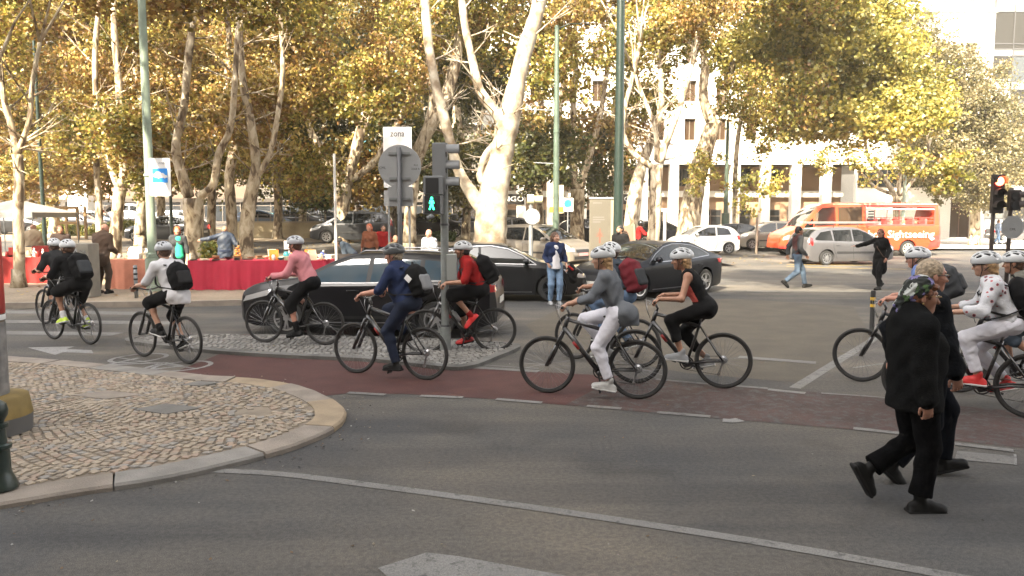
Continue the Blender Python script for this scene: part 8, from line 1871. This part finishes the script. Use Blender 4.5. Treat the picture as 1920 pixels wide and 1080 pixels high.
# ================================================================== BEDS, WALL, TOPIARY
def hedge(label, xa, xb, Y, h, d, n, pal, seed, cat='hedge', name='hedge'):
    r = np.random.default_rng(seed); p = np.c_[r.uniform(xa, xb, n), r.uniform(Y, Y+d, n), h*r.random(n)**.6*(1+.25*np.sin(r.uniform(xa, xb, n)*0))]
    p[:, 2] *= (1+.3*np.sin(p[:, 0]*1.7)+.2*np.sin(p[:, 0]*4.1)); p[:, 2] += np.array([gz(a, b) for a, b in p[:, :2]])+.06
    a = r.normal(size=(n, 3)); a /= np.linalg.norm(a, axis=1)[:, None]; b = np.cross(a, r.normal(size=(n, 3))); b /= np.linalg.norm(b, axis=1)[:, None]; s_ = r.uniform(.08, .2, n)[:, None]
    v = np.stack([p, p+a*s_*.6+b*s_*.35, p+a*s_, p+a*s_*.6-b*s_*.35], 1).reshape(-1, 3); f = (np.arange(n)*4)[:, None]+np.array([[0, 1, 2, 3]])
    me = bpy.data.meshes.new(name); me.from_pydata(v.tolist(), [], f.tolist()); col = np.array(pal)[r.integers(0, len(pal), n)]*r.uniform(.7, 1.3, (n, 1)); at_ = me.color_attributes.new('leaf', 'FLOAT_COLOR', 'POINT'); at_.data.foreach_set('color', np.c_[np.repeat(col, 4, 0), np.ones(4*n)].ravel().astype(np.float32)); me.materials.append(LEAF)
    o_ = bpy.data.objects.new(name, me); link(o_); return tag(o_, label, cat)
HG = [(.16, .18, .04), (.24, .24, .05), (.10, .13, .03), (.30, .26, .06)]
hedge('low yellow green hedge in front of the cars left of the mottled tree', X_(70, 48), X_(182, 48), 48, .75, 1.2, 5200, HG, 1); hedge('low yellow green hedge between the two left hand trunks', X_(196, 48), X_(300, 48), 48.3, .75, 1.2, 4400, HG, 2)
hedge('small yellow green shrub between the thick trunks behind the crimson stall', X_(378, 26), X_(410, 26), 26, .62, .8, 1500, HG, 3, 'shrub', 'shrub'); hedge('low dark planting behind the right half of the crimson stall', X_(480, 25), X_(515, 25), 25, .45, .8, 1200, [(.10, .09, .03), (.14, .12, .04), (.2, .14, .05)], 4, 'shrub', 'shrub')
hedge('dark clipped hedge behind the pedestrian signal', X_(795, 44), X_(852, 44), 44, .6, .8, 2200, [(.06, .09, .03), (.09, .12, .04)], 5)
lw = thing('low_wall', 'low cream garden wall with a railing behind the park lane', 'wall', (X_(520, 46), 46, gz(-14, 46)+.1)); L2 = (X_(606, 46)-X_(440, 46))/2
MB().box((-L2, 0, 0), (L2, .3, .92)).build('masonry', mat('wall_cream', (.36, .30, .19), rough=.9, var=.2, vscale=1.2, bump=.4), lw); MB().box((-L2-.05, -.04, .92), (L2+.05, .34, 1.0)).build('coping', mat('wall_coping', (.30, .26, .2), rough=.9), lw)
for i in range(8): MB().box((-L2+i*L2*2/7-.03, .12, 1.0), (-L2+i*L2*2/7+.03, .18, 1.42)).build('railing_post', FRAME, lw)
for z in (1.2, 1.38): MB().tube([(-L2, .15, z), (L2, .15, z)], .025, 6).build('rail', FRAME, lw)
for i, px in enumerate((576, 612)):
    x = X_(px, 52); t = thing('topiary_tree', ['clipped round tree left of the white post', 'clipped round tree right of the white post'][i], 'tree', (x, 52, gz(x, 52)+.06)); MB().tube([(0, 0, 0), (0, 0, 1.9)], .06, 8).build('trunk', BARK, t, True)
    r = np.random.default_rng(70+i); n = 1500; u = r.normal(size=(n, 3)); u /= np.linalg.norm(u, axis=1)[:, None]; p = u*(r.random((n, 1))**.3)*np.array([.75, .75, .55])+np.array([0, 0, 2.15]); a = r.normal(size=(n, 3)); a /= np.linalg.norm(a, axis=1)[:, None]; b = np.cross(a, u); s_ = .16; v = np.stack([p, p+a*s_*.6+b*s_*.4, p+a*s_, p+a*s_*.6-b*s_*.4], 1).reshape(-1, 3)
    me = bpy.data.meshes.new('crown'); me.from_pydata(v.tolist(), [], ((np.arange(n)*4)[:, None]+np.array([[0, 1, 2, 3]])).tolist()); at_ = me.color_attributes.new('leaf', 'FLOAT_COLOR', 'POINT'); c = np.repeat(np.array([(.22, .28, .06), (.30, .34, .09), (.15, .2, .05)])[r.integers(0, 3, n)], 4, 0); at_.data.foreach_set('color', np.c_[c, np.ones(4*n)].ravel().astype(np.float32)); me.materials.append(LEAF); link(bpy.data.objects.new('crown', me), t)
kb = thing('timber_frame', 'timber tree guard in front of the hedge at the left', 'frame', (X_(132, 44), 44, gz(-25, 44)+.1))
for x, y in ((-.55, 0), (.55, 0), (-.55, .8), (.55, .8)): MB().box((x-.06, y-.06, 0), (x+.06, y+.06, 1.9)).build('upright', mat('timber_pale', (.30, .19, .09), rough=.8), kb)
for z in (.9, 1.75): MB().box((-.61, -.10, z), (.61, -.061, z+.15)).build('rail', mat('timber_pale', (.30, .19, .09)), kb)
# fallen leaves and grit
r = np.random.default_rng(9); n = 1500; pts = []
while len(pts) < n:
    x, y = r.uniform(-22, 12), 18+r.random()**1.2*26
    if x > -8+(y-18)*.0 and y < 22+max(0, x)*.8: continue
    pts.append((x, y))
p = np.array([(x, y, gz(x, y)+.14) for x, y in pts]); a = r.normal(size=(n, 3)); a[:, 2] *= .15; a /= np.linalg.norm(a, axis=1)[:, None]; b = np.cross(a, [0, 0, 1]); s_ = r.uniform(.08, .15, n)[:, None]; v = np.stack([p, p+a*s_*.6+b*s_*.4, p+a*s_+[0, 0, .02], p+a*s_*.6-b*s_*.4], 1).reshape(-1, 3)
me = bpy.data.meshes.new('fallen_leaves'); me.from_pydata(v.tolist(), [], ((np.arange(n)*4)[:, None]+np.array([[0, 1, 2, 3]])).tolist()); at_ = me.color_attributes.new('leaf', 'FLOAT_COLOR', 'POINT'); c = np.repeat(np.array(BRN)[r.integers(0, len(BRN), n)], 4, 0); at_.data.foreach_set('color', np.c_[c, np.ones(4*n)].ravel().astype(np.float32)); me.materials.append(LEAF); o = bpy.data.objects.new('fallen_leaves', me); link(o); o['kind'] = 'stuff'

# leaf fragments, grit and litter on the near carriageway and along the kerb
r = np.random.default_rng(19); n = 420; pts = []
while len(pts) < n:
    if r.random() < .55:
        i = r.integers(0, len(ko)); q = ko[i]; d = abs(r.normal())*.22+.04; c0_ = np.array([G(480, 770).x, G(480, 770).y]); v = np.array([q.x, q.y])-c0_; v /= np.linalg.norm(v); x, y = q.x+v[0]*d, q.y+v[1]*d
    else: x, y = r.uniform(-6, 7), r.uniform(3.4, 13)
    if x < -3.2 and 4.5 < y < 11.3 and inside_corner(x, y): continue
    pts.append((x, y))
p = np.array([(x, y, .006) for x, y in pts]); a = r.normal(size=(n, 3)); a[:, 2] = 0; a /= np.linalg.norm(a, axis=1)[:, None]; b = np.cross(a, [0, 0, 1]); s_ = r.uniform(.008, .035, n)[:, None]
v = np.stack([p, p+a*s_*.6+b*s_*.4+[0, 0, .002], p+a*s_+[0, 0, .008], p+a*s_*.6-b*s_*.4+[0, 0, .003]], 1).reshape(-1, 3)
me = bpy.data.meshes.new('litter'); me.from_pydata(v.tolist(), [], ((np.arange(n)*4)[:, None]+np.array([[0, 1, 2, 3]])).tolist()); at_ = me.color_attributes.new('leaf', 'FLOAT_COLOR', 'POINT'); c = np.repeat(np.array([(.16, .10, .05), (.24, .2, .14), (.02, .018, .015), (.3, .29, .27), (.10, .06, .03), (.012, .012, .012)])[r.integers(0, 6, n)], 4, 0); at_.data.foreach_set('color', np.c_[c, np.ones(4*n)].ravel().astype(np.float32)); me.materials.append(LEAF); o = bpy.data.objects.new('leaf_litter', me); link(o); o['kind'] = 'stuff'
# thin warm volume, added to stand in for lens glare
hz = MB().box((-905, -305, -1.2), (905, 1205, 31)); HM = bpy.data.materials.new('glare_haze'); HM.use_nodes = True; HM.node_tree.nodes.clear()
v_ = HM.node_tree.nodes.new('ShaderNodeVolumePrincipled'); v_.inputs['Density'].default_value = .0007; v_.inputs['Color'].default_value = (1, .93, .82, 1); v_.inputs['Anisotropy'].default_value = 0
HM.node_tree.links.new(v_.outputs[0], HM.node_tree.nodes.new('ShaderNodeOutputMaterial').inputs['Volume']); tag(hz.build('glare_haze', HM), kind='stuff')
SC.cycles.volume_bounces = 0
# lettering becomes plain geometry
bpy.context.view_layer.update(); dg_ = bpy.context.evaluated_depsgraph_get()
for o in [q for q in COL.objects if q.type == 'FONT']:
    me = bpy.data.meshes.new_from_object(o.evaluated_get(dg_)); n = bpy.data.objects.new('lettering_', me); link(n, o.parent); n.matrix_local = o.matrix_local.copy()
    if not me.materials: me.materials.append(o.data.materials[0])
    bpy.data.objects.remove(o); n.name = 'lettering'
